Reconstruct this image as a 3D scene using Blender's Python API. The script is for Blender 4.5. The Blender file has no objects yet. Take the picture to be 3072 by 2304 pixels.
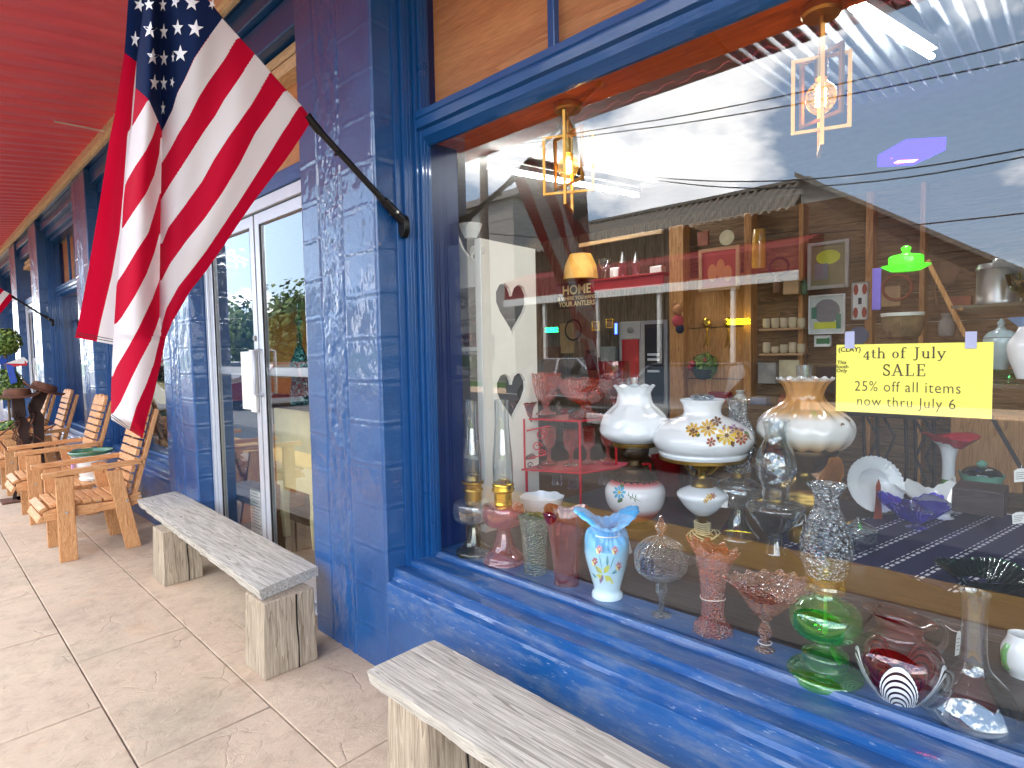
import bpy, bmesh, math, random
import numpy as np
from mathutils import Vector, Matrix, noise as mnoise

S = bpy.context.scene
COL = S.collection
random.seed(7)

# ------------------------------------------------------------------ camera
F_PX, CAM_YAW, CAM_PITCH, CAM_ROLL = 1772.22, math.radians(45.8765), math.radians(-3.2140), math.radians(-1.0898)
CAM = np.array([-1.5756, 0.0, 1.57])
_cy, _sy, _cp, _sp = math.cos(CAM_YAW), math.sin(CAM_YAW), math.cos(CAM_PITCH), math.sin(CAM_PITCH)
_F = np.array([_sy * _cp, _cy * _cp, _sp]); _R = np.array([_cy, -_sy, 0.0]); _U = np.cross(_R, _F)
_R, _U = _R * math.cos(CAM_ROLL) + _U * math.sin(CAM_ROLL), -_R * math.sin(CAM_ROLL) + _U * math.cos(CAM_ROLL)
cd = bpy.data.cameras.new('camera'); cam = bpy.data.objects.new('camera', cd); COL.objects.link(cam)
cd.sensor_width = 36.0; cd.sensor_fit = 'HORIZONTAL'; cd.lens = F_PX / 3072 * 36
cd.clip_start = 0.05; cd.clip_end = 3000
M4 = Matrix(((_R[0], _U[0], -_F[0], CAM[0]), (_R[1], _U[1], -_F[1], CAM[1]), (_R[2], _U[2], -_F[2], CAM[2]), (0, 0, 0, 1)))
cam.matrix_world = M4
S.camera = cam

# ------------------------------------------------------------------ world and sun
SUN_EL, SUN_AZ = math.radians(64), math.radians(70)      # azimuth from +Y towards +X: the sun stands behind the shop
W = bpy.data.worlds.new('World'); S.world = W; W.use_nodes = True
wn = W.node_tree.nodes; wl = W.node_tree.links; wn.clear()
wout = wn.new('ShaderNodeOutputWorld'); wbg = wn.new('ShaderNodeBackground'); wbg.inputs['Strength'].default_value = 0.15
sky = wn.new('ShaderNodeTexSky'); sky.sky_type = 'NISHITA'; sky.sun_disc = False
sky.sun_elevation = SUN_EL; sky.sun_rotation = SUN_AZ; sky.air_density = 1.0; sky.dust_density = 2.6; sky.ozone_density = 1.2
tc = wn.new('ShaderNodeTexCoord'); 
def wmath(op, a, b=None, c=None):
    n = wn.new('ShaderNodeMath'); n.operation = op
    for i, v in enumerate((a, b, c)):
        if v is None: continue
        if isinstance(v, (int, float)): n.inputs[i].default_value = v
        else: wl.new(v, n.inputs[i])
    return n.outputs[0]
def wnoise(scale, detail, rough, dist, off):
    mp = wn.new('ShaderNodeMapping'); wl.new(tc.outputs['Generated'], mp.inputs[0]); mp.inputs['Scale'].default_value = (scale, scale, scale*1.75); mp.inputs['Location'].default_value = off
    n = wn.new('ShaderNodeTexNoise'); n.inputs['Scale'].default_value = 1; n.inputs['Detail'].default_value = detail; n.inputs['Roughness'].default_value = rough; n.inputs['Distortion'].default_value = dist
    wl.new(mp.outputs[0], n.inputs['Vector']); return n.outputs['Fac']
def wramp(fac, stops):
    r = wn.new('ShaderNodeValToRGB'); wl.new(fac, r.inputs[0])
    for k, (p, c) in enumerate(stops): r.color_ramp.elements[k].position = p; r.color_ramp.elements[k].color = c
    return r.outputs[0]
# puffy cumulus, thickest low over the roofs, on a pale summer sky
big = wnoise(3.1, 10, .52, .15, (1.7, 4.2, .9)); fine = wnoise(9, 8, .6, .1, (3, 1, 2))
cov = wmath('ADD', big, wmath('MULTIPLY', wmath('SUBTRACT', fine, .5), .16))
cr_ = wramp(cov, [(.50, (0,0,0,1)), (.575, (1,1,1,1))]); ccol_ = wramp(wnoise(6, 6, .55, 0, (8, 2, 5)), [(.3, (12, 12.4, 13.2, 1)), (.62, (18.5, 18.5, 18.5, 1))])
pale = wn.new('ShaderNodeMixRGB'); pale.inputs[0].default_value = .42; wl.new(sky.outputs[0], pale.inputs[1]); pale.inputs[2].default_value = (6.6, 9.0, 12.4, 1)
wmix = wn.new('ShaderNodeMixRGB'); wl.new(wmath('MULTIPLY', cr_, 0.95), wmix.inputs[0]); wl.new(pale.outputs[0], wmix.inputs[1]); wl.new(ccol_, wmix.inputs[2])
wl.new(wmix.outputs[0], wbg.inputs['Color']); wl.new(wbg.outputs[0], wout.inputs['Surface'])

sd = bpy.data.lights.new('sun', 'SUN'); sd.energy = 4.0; sd.angle = math.radians(0.5); sd.color = (1.0, 0.95, 0.87)
sun = bpy.data.objects.new('sun', sd); COL.objects.link(sun)
_sdir = Vector((math.sin(SUN_AZ) * math.cos(SUN_EL), math.cos(SUN_AZ) * math.cos(SUN_EL), math.sin(SUN_EL)))
sun.rotation_euler = _sdir.to_track_quat('Z', 'Y').to_euler(); sun.location = (30, 20, 50)

S.view_settings.view_transform = 'Standard'; S.view_settings.look = 'None'; S.view_settings.exposure = 1.95; S.view_settings.gamma = 1.0
S.render.engine = 'CYCLES'
cy = S.cycles
cy.max_bounces = 14; cy.diffuse_bounces = 5; cy.glossy_bounces = 5; cy.transmission_bounces = 12; cy.transparent_max_bounces = 24
cy.caustics_reflective = False; cy.caustics_refractive = False; cy.sample_clamp_indirect = 4.0; cy.sample_clamp_direct = 0
cy.use_denoising = True

# ------------------------------------------------------------------ geometry helpers: where a line of sight meets a real plane
def _ray(x, y): return _F + _R * ((x - 1536) / F_PX) - _U * ((y - 1152) / F_PX)
def PX(x, y, X): d = _ray(x, y); return CAM + d * ((X - CAM[0]) / d[0])
def PY(x, y, Y): d = _ray(x, y); return CAM + d * ((Y - CAM[1]) / d[1])
def PZ(x, y, Z): d = _ray(x, y); return CAM + d * ((Z - CAM[2]) / d[2])
def DEPTH(p): return float((np.asarray(p) - CAM) @ _F)
def PIX(p):
    d = np.asarray(p, float) - CAM; z = d @ _F
    return 1536 + F_PX * (d @ _R) / z, 1152 - F_PX * (d @ _U) / z
VIEW_H = np.array([_F[0], _F[1], 0]); VIEW_H /= np.linalg.norm(VIEW_H)

class MB:
    """collects shapes and links them as one mesh object"""
    def __init__(s): s.v = []; s.f = []; s.mi = []
    def add(s, verts, faces, mi=0):
        o = len(s.v); s.v += [tuple(map(float, p)) for p in verts]
        for f in faces: s.f.append(tuple(i + o for i in f)); s.mi.append(mi)
        return s
    def box(s, a, b, mi=0):
        x0, y0, z0 = (min(a[i], b[i]) for i in range(3)); x1, y1, z1 = (max(a[i], b[i]) for i in range(3))
        return s.add([(x0,y0,z0),(x1,y0,z0),(x1,y1,z0),(x0,y1,z0),(x0,y0,z1),(x1,y0,z1),(x1,y1,z1),(x0,y1,z1)],
                     [(0,3,2,1),(4,5,6,7),(0,1,5,4),(1,2,6,5),(2,3,7,6),(3,0,4,7)], mi)
    def beam(s, p, q, w, h, up=(0,0,1), mi=0):
        p = Vector(p); q = Vector(q); d = (q - p).normalized(); u = Vector(up); r = d.cross(u)
        if r.length < 1e-5: r = d.cross(Vector((1,0,0)))
        r.normalize(); u = r.cross(d).normalized(); r *= w/2; u *= h/2
        return s.add([p-r-u,p+r-u,p+r+u,p-r+u,q-r-u,q+r-u,q+r+u,q-r+u],[(0,1,2,3),(7,6,5,4),(0,4,5,1),(1,5,6,2),(2,6,7,3),(3,7,4,0)], mi)
    def tube(s, pts, r, n=8, caps=True, mi=0):
        pts = [Vector(p) for p in pts]; rs = r if isinstance(r, (list, tuple)) else [r]*len(pts)
        rings = []; prev = None
        for i, p in enumerate(pts):
            d = ((pts[min(i+1,len(pts)-1)]-pts[max(i-1,0)])).normalized()
            if prev is None:
                a = d.cross(Vector((0,0,1)));
                if a.length < 1e-3: a = d.cross(Vector((1,0,0)))
            else: a = prev - d*prev.dot(d)
            a.normalize(); prev = a; b = d.cross(a)
            rings.append([p + (a*math.cos(2*math.pi*k/n)+b*math.sin(2*math.pi*k/n))*rs[i] for k in range(n)])
        vs = [v for rg in rings for v in rg]; fs = []
        for i in range(len(pts)-1):
            for k in range(n): fs.append((i*n+k, i*n+(k+1)%n, (i+1)*n+(k+1)%n, (i+1)*n+k))
        if caps: fs.append(tuple(reversed(range(n)))); fs.append(tuple(range((len(pts)-1)*n, len(pts)*n)))
        return s.add(vs, fs, mi)
    def lathe(s, prof, c=(0,0,0), n=40, mod=None, mi=0, close=False):
        """prof: (r,z) from bottom up; mod(theta,t,r,z)->(r,z)"""
        vs = []; fs = []; m = len(prof)
        for i, (r, z) in enumerate(prof):
            for k in range(n):
                th = 2*math.pi*k/n; rr, z2 = (r, z) if mod is None else mod(th, i/(m-1), r, z)
                vs.append((c[0]+rr*math.cos(th), c[1]+rr*math.sin(th), c[2]+z2))
        for i in range(m-1):
            for k in range(n): fs.append((i*n+k, i*n+(k+1)%n, (i+1)*n+(k+1)%n, (i+1)*n+k))
        if close:
            for k in range(n): fs.append(((m-1)*n+k, (m-1)*n+(k+1)%n, (k+1)%n, k))
        else:
            if prof[0][0] > 1e-6: fs.append(tuple(reversed(range(n))))
            if prof[-1][0] > 1e-6: fs.append(tuple(range((m-1)*n, m*n)))
        return s.add(vs, fs, mi)
    def prism(s, poly, a, b, fn, mi=0):
        """poly of (u,v), extruded between a and b; fn(u,v,w)->xyz"""
        n = len(poly); vs = [fn(u,v,a) for u,v in poly]+[fn(u,v,b) for u,v in poly]
        fs = [tuple(range(n))[::-1], tuple(range(n,2*n))]+[(i,(i+1)%n,n+(i+1)%n,n+i) for i in range(n)]
        return s.add(vs, fs, mi)
    def sphere(s, c, r, n=20, m=12, sc=(1,1,1), mi=0):
        vs = [(c[0],c[1],c[2]-r*sc[2])]; fs = []
        for i in range(1,m):
            ph = math.pi*i/m
            for k in range(n):
                th = 2*math.pi*k/n; vs.append((c[0]+r*sc[0]*math.sin(ph)*math.cos(th), c[1]+r*sc[1]*math.sin(ph)*math.sin(th), c[2]-r*sc[2]*math.cos(ph)))
        vs.append((c[0],c[1],c[2]+r*sc[2])); L = len(vs)-1
        for k in range(n): fs.append((0,1+(k+1)%n,1+k)); fs.append((L,1+(m-2)*n+k,1+(m-2)*n+(k+1)%n))
        for i in range(m-2):
            for k in range(n): fs.append((1+i*n+k,1+i*n+(k+1)%n,1+(i+1)*n+(k+1)%n,1+(i+1)*n+k))
        return s.add(vs, fs, mi)
    def grid(s, fn, nu, nv, mi=0):
        vs = [fn(i/nu, j/nv) for i in range(nu+1) for j in range(nv+1)]
        fs = [(i*(nv+1)+j, (i+1)*(nv+1)+j, (i+1)*(nv+1)+j+1, i*(nv+1)+j+1) for i in range(nu) for j in range(nv)]
        return s.add(vs, fs, mi)
    def build(s, name, mat, parent=None, smooth=35, bevel=0, seg=2, fix=True, solid=0):
        me = bpy.data.meshes.new(name); me.from_pydata(s.v, [], s.f)
        mats = mat if isinstance(mat, (list, tuple)) else [mat]
        for m in mats: me.materials.append(m)
        if len(mats) > 1: me.polygons.foreach_set('material_index', s.mi)
        if fix:
            bm = bmesh.new(); bm.from_mesh(me); bmesh.ops.recalc_face_normals(bm, faces=bm.faces); bm.to_mesh(me); bm.free()
        if smooth:
            me.polygons.foreach_set('use_smooth', [True]*len(me.polygons)); me.set_sharp_from_angle(angle=math.radians(smooth))
        me.update()
        o = bpy.data.objects.new(name, me); COL.objects.link(o)
        if bevel:
            b = o.modifiers.new('bevel', 'BEVEL'); b.width = bevel; b.segments = seg; b.limit_method = 'ANGLE'; b.angle_limit = math.radians(40); b.harden_normals = False
        if solid:
            b = o.modifiers.new('solid', 'SOLIDIFY'); b.thickness = solid
        if parent is not None: attach(o, parent)
        return o
def _split(s, name, mat, parent=None, **kw):
    """one object per separate piece"""
    par = list(range(len(s.v)))
    def find(i):
        while par[i] != i: par[i] = par[par[i]]; i = par[i]
        return i
    for f in s.f:
        for k in f[1:]: par[find(k)] = find(f[0])
    groups = {}
    for fi, f in enumerate(s.f): groups.setdefault(find(f[0]), []).append(f)
    out = []
    for fs in groups.values():
        ids = sorted({i for f in fs for i in f}); mp = {i: k for k, i in enumerate(ids)}
        m = MB(); m.add([s.v[i] for i in ids], [tuple(mp[i] for i in f) for f in fs]); out.append(m.build(name, mat, parent, **kw))
    return out
MB.build_split = _split
def attach(o, parent):
    o.parent = parent
    o.matrix_parent_inverse = Matrix.Translation(-Vector(root_loc(parent)))
def root_loc(o):
    l = Vector(o.location); p = o.parent
    while p is not None: l = l + Vector(p.location) + o.matrix_parent_inverse.to_translation(); o = p; p = o.parent
    return l
def thing(name, label, cat, loc=(0,0,0), group=None):
    o = bpy.data.objects.new(name, None); o.empty_display_size = .05; o.location = tuple(map(float, loc)); COL.objects.link(o)
    return tag(o, label, cat, group)
def tag(o, label, cat, group=None):
    o['label'] = label; o['category'] = cat
    if group: o['group'] = group
    return o
def structure(o): o['kind'] = 'structure'; return o
def copy_tree(o, parent=None, link=True):
    c = o.copy(); COL.objects.link(c)
    if parent is not None:
        mpi = o.matrix_parent_inverse.copy(); c.parent = parent; c.matrix_parent_inverse = mpi
    for ch in list(o.children): copy_tree(ch, c)
    return c

# ------------------------------------------------------------------ materials
def srgb(r, g, b):
    f = lambda c: (c/255/12.92 if c/255 <= .04045 else ((c/255+.055)/1.055)**2.4)
    return (f(r), f(g), f(b), 1)
class NT:
    def __init__(s, name):
        s.m = bpy.data.materials.new(name); s.m.use_nodes = True; s.n = s.m.node_tree.nodes; s.l = s.m.node_tree.links; s.n.clear()
        s.out = s.n.new('ShaderNodeOutputMaterial'); s._tc = None
    def node(s, t, **kw):
        n = s.n.new(t)
        for k, v in kw.items(): setattr(n, k, v)
        return n
    def set(s, sock, v):
        if hasattr(v, 'is_output'): s.l.new(v, sock)
        else: sock.default_value = v
    def coord(s, kind='Object', scale=(1,1,1), loc=(0,0,0), rot=(0,0,0)):
        if s._tc is None: s._tc = s.node('ShaderNodeTexCoord')
        mp = s.node('ShaderNodeMapping'); s.l.new(s._tc.outputs[kind], mp.inputs[0])
        mp.inputs['Scale'].default_value = scale; mp.inputs['Location'].default_value = loc; mp.inputs['Rotation'].default_value = rot
        return mp.outputs[0]
    def noise(s, vec, scale=5, detail=4, rough=.5, dist=0, out='Fac'):
        n = s.node('ShaderNodeTexNoise'); s.l.new(vec, n.inputs['Vector']); n.inputs['Scale'].default_value = scale
        n.inputs['Detail'].default_value = detail; n.inputs['Roughness'].default_value = rough; n.inputs['Distortion'].default_value = dist
        return n.outputs[out]
    def voronoi(s, vec, scale=5, feature='F1', out='Distance'):
        n = s.node('ShaderNodeTexVoronoi', feature=feature); s.l.new(vec, n.inputs['Vector']); n.inputs['Scale'].default_value = scale
        return n.outputs[out]
    def ramp(s, fac, stops, interp='LINEAR'):
        n = s.node('ShaderNodeValToRGB'); s.set(n.inputs[0], fac); e = n.color_ramp.elements; n.color_ramp.interpolation = interp
        while len(e) < len(stops): e.new(.5)
        for i, (p, c) in enumerate(stops):
            e[i].position = p; e[i].color = c if len(c) == 4 else (*c, 1)
        return n.outputs[0]
    def mix(s, fac, a, b, mode='MIX'):
        n = s.node('ShaderNodeMixRGB', blend_type=mode); s.set(n.inputs[0], fac); s.set(n.inputs[1], a); s.set(n.inputs[2], b); return n.outputs[0]
    def math(s, op, a, b=0.0, c=0.0):
        n = s.node('ShaderNodeMath', operation=op); s.set(n.inputs[0], a); s.set(n.inputs[1], b); s.set(n.inputs[2], c); return n.outputs[0]
    def attr(s, name):
        n = s.node('ShaderNodeAttribute'); n.attribute_name = name; return n
    def bump(s, h, strength=.3, dist=.01, normal=None):
        n = s.node('ShaderNodeBump'); s.set(n.inputs['Height'], h); n.inputs['Strength'].default_value = strength; n.inputs['Distance'].default_value = dist
        if normal is not None: s.l.new(normal, n.inputs['Normal'])
        return n.outputs[0]
    def pbsdf(s, color, rough=.5, metal=0, normal=None, spec=.5, coat=0, trans=0, ior=1.45, emit=None, estr=0, sss=0):
        p = s.node('ShaderNodeBsdfPrincipled'); s.set(p.inputs['Base Color'], color); s.set(p.inputs['Roughness'], rough); s.set(p.inputs['Metallic'], metal)
        p.inputs['Specular IOR Level'].default_value = spec; p.inputs['Coat Weight'].default_value = coat; p.inputs['Coat Roughness'].default_value = .06
        p.inputs['Transmission Weight'].default_value = trans; p.inputs['IOR'].default_value = ior
        if sss: p.inputs['Subsurface Weight'].default_value = sss; p.inputs['Subsurface Radius'].default_value = (.02,.02,.02)
        if emit is not None: s.set(p.inputs['Emission Color'], emit); p.inputs['Emission Strength'].default_value = estr
        if normal is not None: s.l.new(normal, p.inputs['Normal'])
        return p.outputs[0]
    def done(s, shader): s.l.new(shader, s.out.inputs['Surface']); return s.m

def flat(name, rgb, rough=.5, metal=0, bump=0, bscale=60, var=.12, spec=.5, coat=0, emit=None, estr=0):
    """painted or plain surface with slight mottling"""
    t = NT(name); co = t.coord(); c = srgb(*rgb)
    nz = t.noise(co, 9, 5, .6)
    col = t.mix(t.ramp(nz, [(.3,(0,0,0)),(.7,(1,1,1))]), tuple(k*(1-var) for k in c[:3])+(1,), tuple(min(1,k*(1+var)) for k in c[:3])+(1,))
    nm = t.bump(t.noise(co, bscale, 4, .6), bump, .004) if bump else None
    return t.done(t.pbsdf(col, rough, metal, nm, spec, coat, emit=emit, estr=estr))

def wood(name, dark, light, axis='x', scale=1.0, rough=.6, ring=22, bump=.25, knots=True, grey=0, spec=.35, wav=1.0):
    """grain along one object axis"""
    t = NT(name); a_ = .35+.85*wav; st = {'x':(a_,14,14),'y':(14,a_,14),'z':(14,14,a_)}[axis]
    co = t.coord(scale=tuple(k*scale for k in st)); co1 = t.coord(scale=(scale,)*3)
    warp = t.noise(co, 1.3, 3, .5, 1.2*wav)
    g = t.noise(co, 4.0, 8, .65, .6*wav)
    band = t.math('FRACT', t.math('MULTIPLY', warp, ring*.35))
    fac = t.math('ADD', t.math('MULTIPLY', g, .75), t.math('MULTIPLY', band, .28))
    col = t.ramp(fac, [(.28, srgb(*dark)), (.5, tuple((a+b)/2 for a,b in zip(srgb(*dark), srgb(*light)))), (.78, srgb(*light))])
    if knots:
        v = t.voronoi(t.coord(scale={'x':(1,3,3),'y':(3,1,3),'z':(3,3,1)}[axis]), 2.6*scale)
        k = t.ramp(v, [(.0,(1,1,1)),(.055,(.85,.85,.85)),(.09,(0,0,0))]); dk = tuple(c*.28 for c in srgb(*dark)[:3])+(1,)
        col = t.mix(t.math('MULTIPLY', k, .75), col, dk)
    fine = t.noise(t.coord(scale=tuple(k*scale*6 for k in st)), 3, 3, .6)
    col = t.mix(.25, col, t.mix(1, col, t.ramp(fine, [(.35,(.35,.35,.35)),(.65,(1.2,1.2,1.2))]), 'MULTIPLY'))
    nm = t.bump(t.math('ADD', t.math('MULTIPLY', g, .7), t.math('MULTIPLY', fine, .5)), bump, .004)
    return t.done(t.pbsdf(col, rough, 0, nm, spec))

def glassmat(name, rgb, clear=.35, rough=.0, ior=1.45, bump=0, bscale=40, dens=.62, kind='voronoi', body=.07):
    """thin blown or pressed glass: tinted see-through walls, deeper tint and stronger mirror towards the edges, a little body colour"""
    t = NT(name); c = srgb(*rgb); thin = tuple(k**(dens*.8) for k in c[:3])+(1,); thick = tuple(k**(dens*1.9) for k in c[:3])+(1,)
    lw = t.node('ShaderNodeLayerWeight'); lw.inputs['Blend'].default_value = .5; nm = None
    if bump:
        co = t.coord(); h = t.voronoi(co, bscale) if kind == 'voronoi' else t.noise(co, bscale, 3, .5)
        nm = t.bump(h, bump, .016); t.l.new(nm, lw.inputs['Normal'])
    f = lw.outputs['Facing']
    tr = t.node('ShaderNodeBsdfTransparent'); tc_ = t.mix(t.math('POWER', f, 2.2), thin, thick)
    if bump:   # pressed facets: their bright and dark sparkle is put into the tint, cell by cell
        cell = t.ramp(t.voronoi(co, bscale*.8, 'F1', 'Color'), [(.25,(.42,.42,.42)),(.5,(.95,.95,.95)),(.75,(1.25,1.25,1.25))]); tc_ = t.mix(.8, tc_, t.mix(1, tc_, cell, 'MULTIPLY'))
    t.l.new(tc_, tr.inputs['Color'])
    gl = t.node('ShaderNodeBsdfGlossy'); gl.inputs['Roughness'].default_value = max(rough, .05 if bump else .02); gl.inputs['Color'].default_value = (1,1,1,1)
    bc = tuple(min(1, k*1.1) for k in c[:3])+(1,)
    di = t.node('ShaderNodeBsdfDiffuse'); di.inputs['Color'].default_value = bc
    tl = t.node('ShaderNodeBsdfTranslucent'); tl.inputs['Color'].default_value = bc
    if nm is not None:
        for n_ in (gl, di): t.l.new(nm, n_.inputs['Normal'])
    b_ = t.node('ShaderNodeMixShader'); b_.inputs[0].default_value = .5; t.l.new(di.outputs[0], b_.inputs[1]); t.l.new(tl.outputs[0], b_.inputs[2])
    m1 = t.node('ShaderNodeMixShader'); t.l.new(t.math('ADD', t.math('MULTIPLY', t.math('POWER', f, 2.0), body), body*.5), m1.inputs[0]); t.l.new(tr.outputs[0], m1.inputs[1]); t.l.new(b_.outputs[0], m1.inputs[2])
    m2 = t.node('ShaderNodeMixShader'); t.l.new(t.math('ADD', t.math('MULTIPLY', t.math('POWER', f, 3.0), .8), .15 if bump else .09), m2.inputs[0]); t.l.new(m1.outputs[0], m2.inputs[1]); t.l.new(gl.outputs[0], m2.inputs[2])
    return t.done(m2.outputs[0])
def emission(name, rgb, strength):
    t = NT(name); e = t.node('ShaderNodeEmission'); e.inputs[0].default_value = srgb(*rgb); e.inputs[1].default_value = strength
    return t.done(e.outputs[0])
def pane(name, base=.10, tint=(.95,.97,.96)):
    """flat shop glass: mirror reflection that grows with the angle, the rest passes"""
    t = NT(name); fr = t.node('ShaderNodeLayerWeight'); fr.inputs['Blend'].default_value = 0.5
    fac = t.math('MINIMUM', t.math('ADD', t.math('MULTIPLY', t.math('POWER', fr.outputs['Facing'], 4.0), .9), base), 1.0)
    gl = t.node('ShaderNodeBsdfGlossy'); gl.inputs['Roughness'].default_value = 0.0; gl.inputs['Color'].default_value = (1,1,1,1)
    nm = t.bump(t.noise(t.coord(), 1.1, 2, .5), .03, .02); t.l.new(nm, gl.inputs['Normal'])
    tr = t.node('ShaderNodeBsdfTransparent'); tr.inputs['Color'].default_value = (*tint, 1)
    mx = t.node('ShaderNodeMixShader'); t.l.new(fac, mx.inputs[0]); t.l.new(tr.outputs[0], mx.inputs[1]); t.l.new(gl.outputs[0], mx.inputs[2])
    return t.done(mx.outputs[0])
# ================================================================== materials of the setting
def m_blue_paint(name='blue_paint', rough=.22, rough2=.38):
    t = NT(name); co = t.coord()
    n1 = t.noise(co, 3, 6, .6); n2 = t.noise(t.coord(scale=(3,3,1)), 60, 4, .6); n3 = t.noise(co, 220, 2, .5)
    col = t.mix(t.ramp(n1, [(.35,(0,0,0)),(.7,(1,1,1))]), (.0046,.055,.180,1), (.0085,.085,.25,1))
    spk = t.ramp(t.voronoi(co, 34, 'F1'), [(.0,(1,1,1)),(.045,(1,1,1)),(.06,(0,0,0))])
    col = t.mix(t.math('MULTIPLY', t.math('MULTIPLY', spk, t.ramp(t.noise(co, 2.3, 2), [(.52,(0,0,0)),(.62,(1,1,1))])), .45), col, (.25,.33,.48,1))
    nm = t.bump(t.math('ADD', t.math('MULTIPLY', n2, .6), t.math('MULTIPLY', n3, .5)), .6, .006)
    r = t.math('ADD', t.math('MULTIPLY', n1, rough2-rough), rough)
    return t.done(t.pbsdf(col, r, 0, nm, .65, coat=.75))
def m_blue_trim(name, axis, dust=0.0):
    t = NT(name); st = {'y':(90,4,90),'z':(90,90,4)}[axis]
    n1 = t.noise(t.coord(scale=st), 1.0, 5, .6); co = t.coord(); n0 = t.noise(co, 4, 5, .65)
    col = t.mix(n0, (.0046,.054,.18,1), (.0085,.084,.26,1))
    if dust:
        dm = t.ramp(t.noise(t.coord(scale=(10,2.2,10)), 2.2, 6, .7), [(.45,(0,0,0)),(.75,(1,1,1))])
        col = t.mix(t.math('MULTIPLY', dm, dust), col, (.13,.17,.24,1))
        chip = t.ramp(t.noise(t.coord(scale=(60,9,60)), 1.6, 5, .7), [(.62,(0,0,0)),(.66,(1,1,1))])
        col = t.mix(t.math('MULTIPLY', chip, .55), col, (.34,.40,.50,1))
    nm = t.bump(t.math('ADD', t.math('MULTIPLY', n1, .8), t.math('MULTIPLY', t.noise(co, 25, 5, .6), .5)), .5, .005)
    return t.done(t.pbsdf(col, t.math('ADD', t.math('MULTIPLY', n0, .25), .2), 0, nm, .6, coat=.2))
BLUE = m_blue_paint(); BLUE_Y = m_blue_trim('blue_trim_paint_level', 'y'); BLUE_Z = m_blue_trim('blue_trim_paint_upright', 'z'); BLUE_SILL = m_blue_trim('blue_sill_paint', 'y', .8)
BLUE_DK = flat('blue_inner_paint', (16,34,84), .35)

def m_concrete():
    t = NT('stamped_concrete'); co = t.coord(); a = t.noise(co, 1.6, 8, .62, .4); b = t.noise(co, 11, 7, .7); c = t.noise(co, 240, 3, .6)
    col = t.ramp(a, [(.28, srgb(178,154,130)), (.45, srgb(193,168,142)), (.6, srgb(198,173,146)), (.78, srgb(207,180,151))])
    ora = t.ramp(t.noise(co, 2.1, 3, .5), [(.62,(0,0,0)),(.74,(1,1,1))])
    col = t.mix(t.math('MULTIPLY', ora, .5), col, srgb(212,166,126))
    grn = t.ramp(t.noise(t.coord(loc=(5,3,1)), 1.3, 4, .6), [(.56,(0,0,0)),(.72,(1,1,1))])
    col = t.mix(t.math('MULTIPLY', grn, .45), col, srgb(150,142,116))
    dk = t.ramp(b, [(.28,(.74,.72,.70)),(.5,(1,1,1)),(.75,(1.1,1.1,1.1))]); col = t.mix(.8, col, t.mix(1, col, dk, 'MULTIPLY'))
    # thin cracks of the stamped slate texture
    w = t.node('ShaderNodeTexVoronoi', feature='DISTANCE_TO_EDGE'); wv = t.mix(.16, t.coord(scale=(2.6,2.0,2.6)), t.noise(co, 6, 6, .65, 0, 'Color'), 'ADD'); t.l.new(wv, w.inputs['Vector']); w.inputs['Scale'].default_value = 1.5
    crk = t.ramp(w.outputs['Distance'], [(0,(1,1,1)),(.009,(.25,.25,.25)),(.03,(0,0,0))])
    msk = t.ramp(t.noise(co, 2.7, 3, .6), [(.5,(0,0,0)),(.6,(1,1,1))]); crk = t.math('MULTIPLY', crk, msk)
    col = t.mix(t.math('MULTIPLY', crk, .2), col, srgb(116,98,82))
    sp = t.ramp(t.voronoi(co, 9), [(0,(1,1,1)),(.035,(1,1,1)),(.05,(0,0,0))]); sp = t.math('MULTIPLY', sp, t.ramp(t.noise(co, 3.3, 2), [(.55,(0,0,0)),(.6,(1,1,1))]))
    col = t.mix(t.math('MULTIPLY', sp, .5), col, srgb(70,58,50))
    ridge = t.noise(t.coord(scale=(1,1.8,1), rot=(0,0,.7)), 7, 9, .72, 1.0)
    h = t.math('SUBTRACT', t.math('ADD', t.math('MULTIPLY', ridge, 1.5), t.math('MULTIPLY', c, .16)), t.math('MULTIPLY', crk, .6))
    return t.done(t.pbsdf(col, .78, 0, t.bump(h, .62, .012), .3))
CONC = m_concrete()
GROUT = flat('grey_joint_dirt', (120,106,92), .95, bump=.4)
ASPH = flat('asphalt', (66,66,68), .9, bump=.6, bscale=90, var=.25)
GRASS = flat('roadside_grass', (62,92,38), .95, bump=.6, bscale=40, var=.4)
ALU = flat('brushed_aluminium', (205,208,214), .38, .55, bump=.08, bscale=200, var=.03)
WHITE = flat('white_paint', (232,230,222), .45, bump=.05, var=.03)
BLACK = flat('black_rubber', (12,12,13), .55)
BLK_MET = flat('black_metal', (22,20,20), .38, .4, bump=.15, bscale=90)
GLASS = pane('shop_glass', .095)
GLASS2 = pane('door_glass', .15)
def m_awning():
    t = NT('red_sheet_metal'); co = t.coord(); n = t.noise(t.coord(scale=(.6,4,1)), 4, 5, .6)
    col = t.mix(n, srgb(236,84,96), srgb(250,120,126))
    st = t.ramp(t.noise(t.coord(scale=(1,6,1)), 3, 6, .7), [(.6,(0,0,0)),(.8,(1,1,1))])
    col = t.mix(t.math('MULTIPLY', st, .3), col, srgb(186,44,58))
    return t.done(t.pbsdf(col, t.math('ADD', t.math('MULTIPLY', n, .2), .24), 0, t.bump(t.noise(co, 14, 4, .6), .12, .01), .6))
AWN = m_awning()
PINE = wood('pine_ledger_board', (206,176,134), (240,216,172), 'y', .8, .6, 16, .2, False)
TANBOARD = wood('tan_panel', (186,122,78), (214,154,104), 'y', .5, .5, 8, .1, False)
ORANGE = wood('orange_varnished_soffit', (150,66,10), (206,104,24), 'y', .6, .35, 14, .2, False)
GREYWOOD = wood('weathered_grey_timber', (140,131,117), (222,213,197), 'y', 1.25, .85, 26, .9, True, wav=.25)
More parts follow.
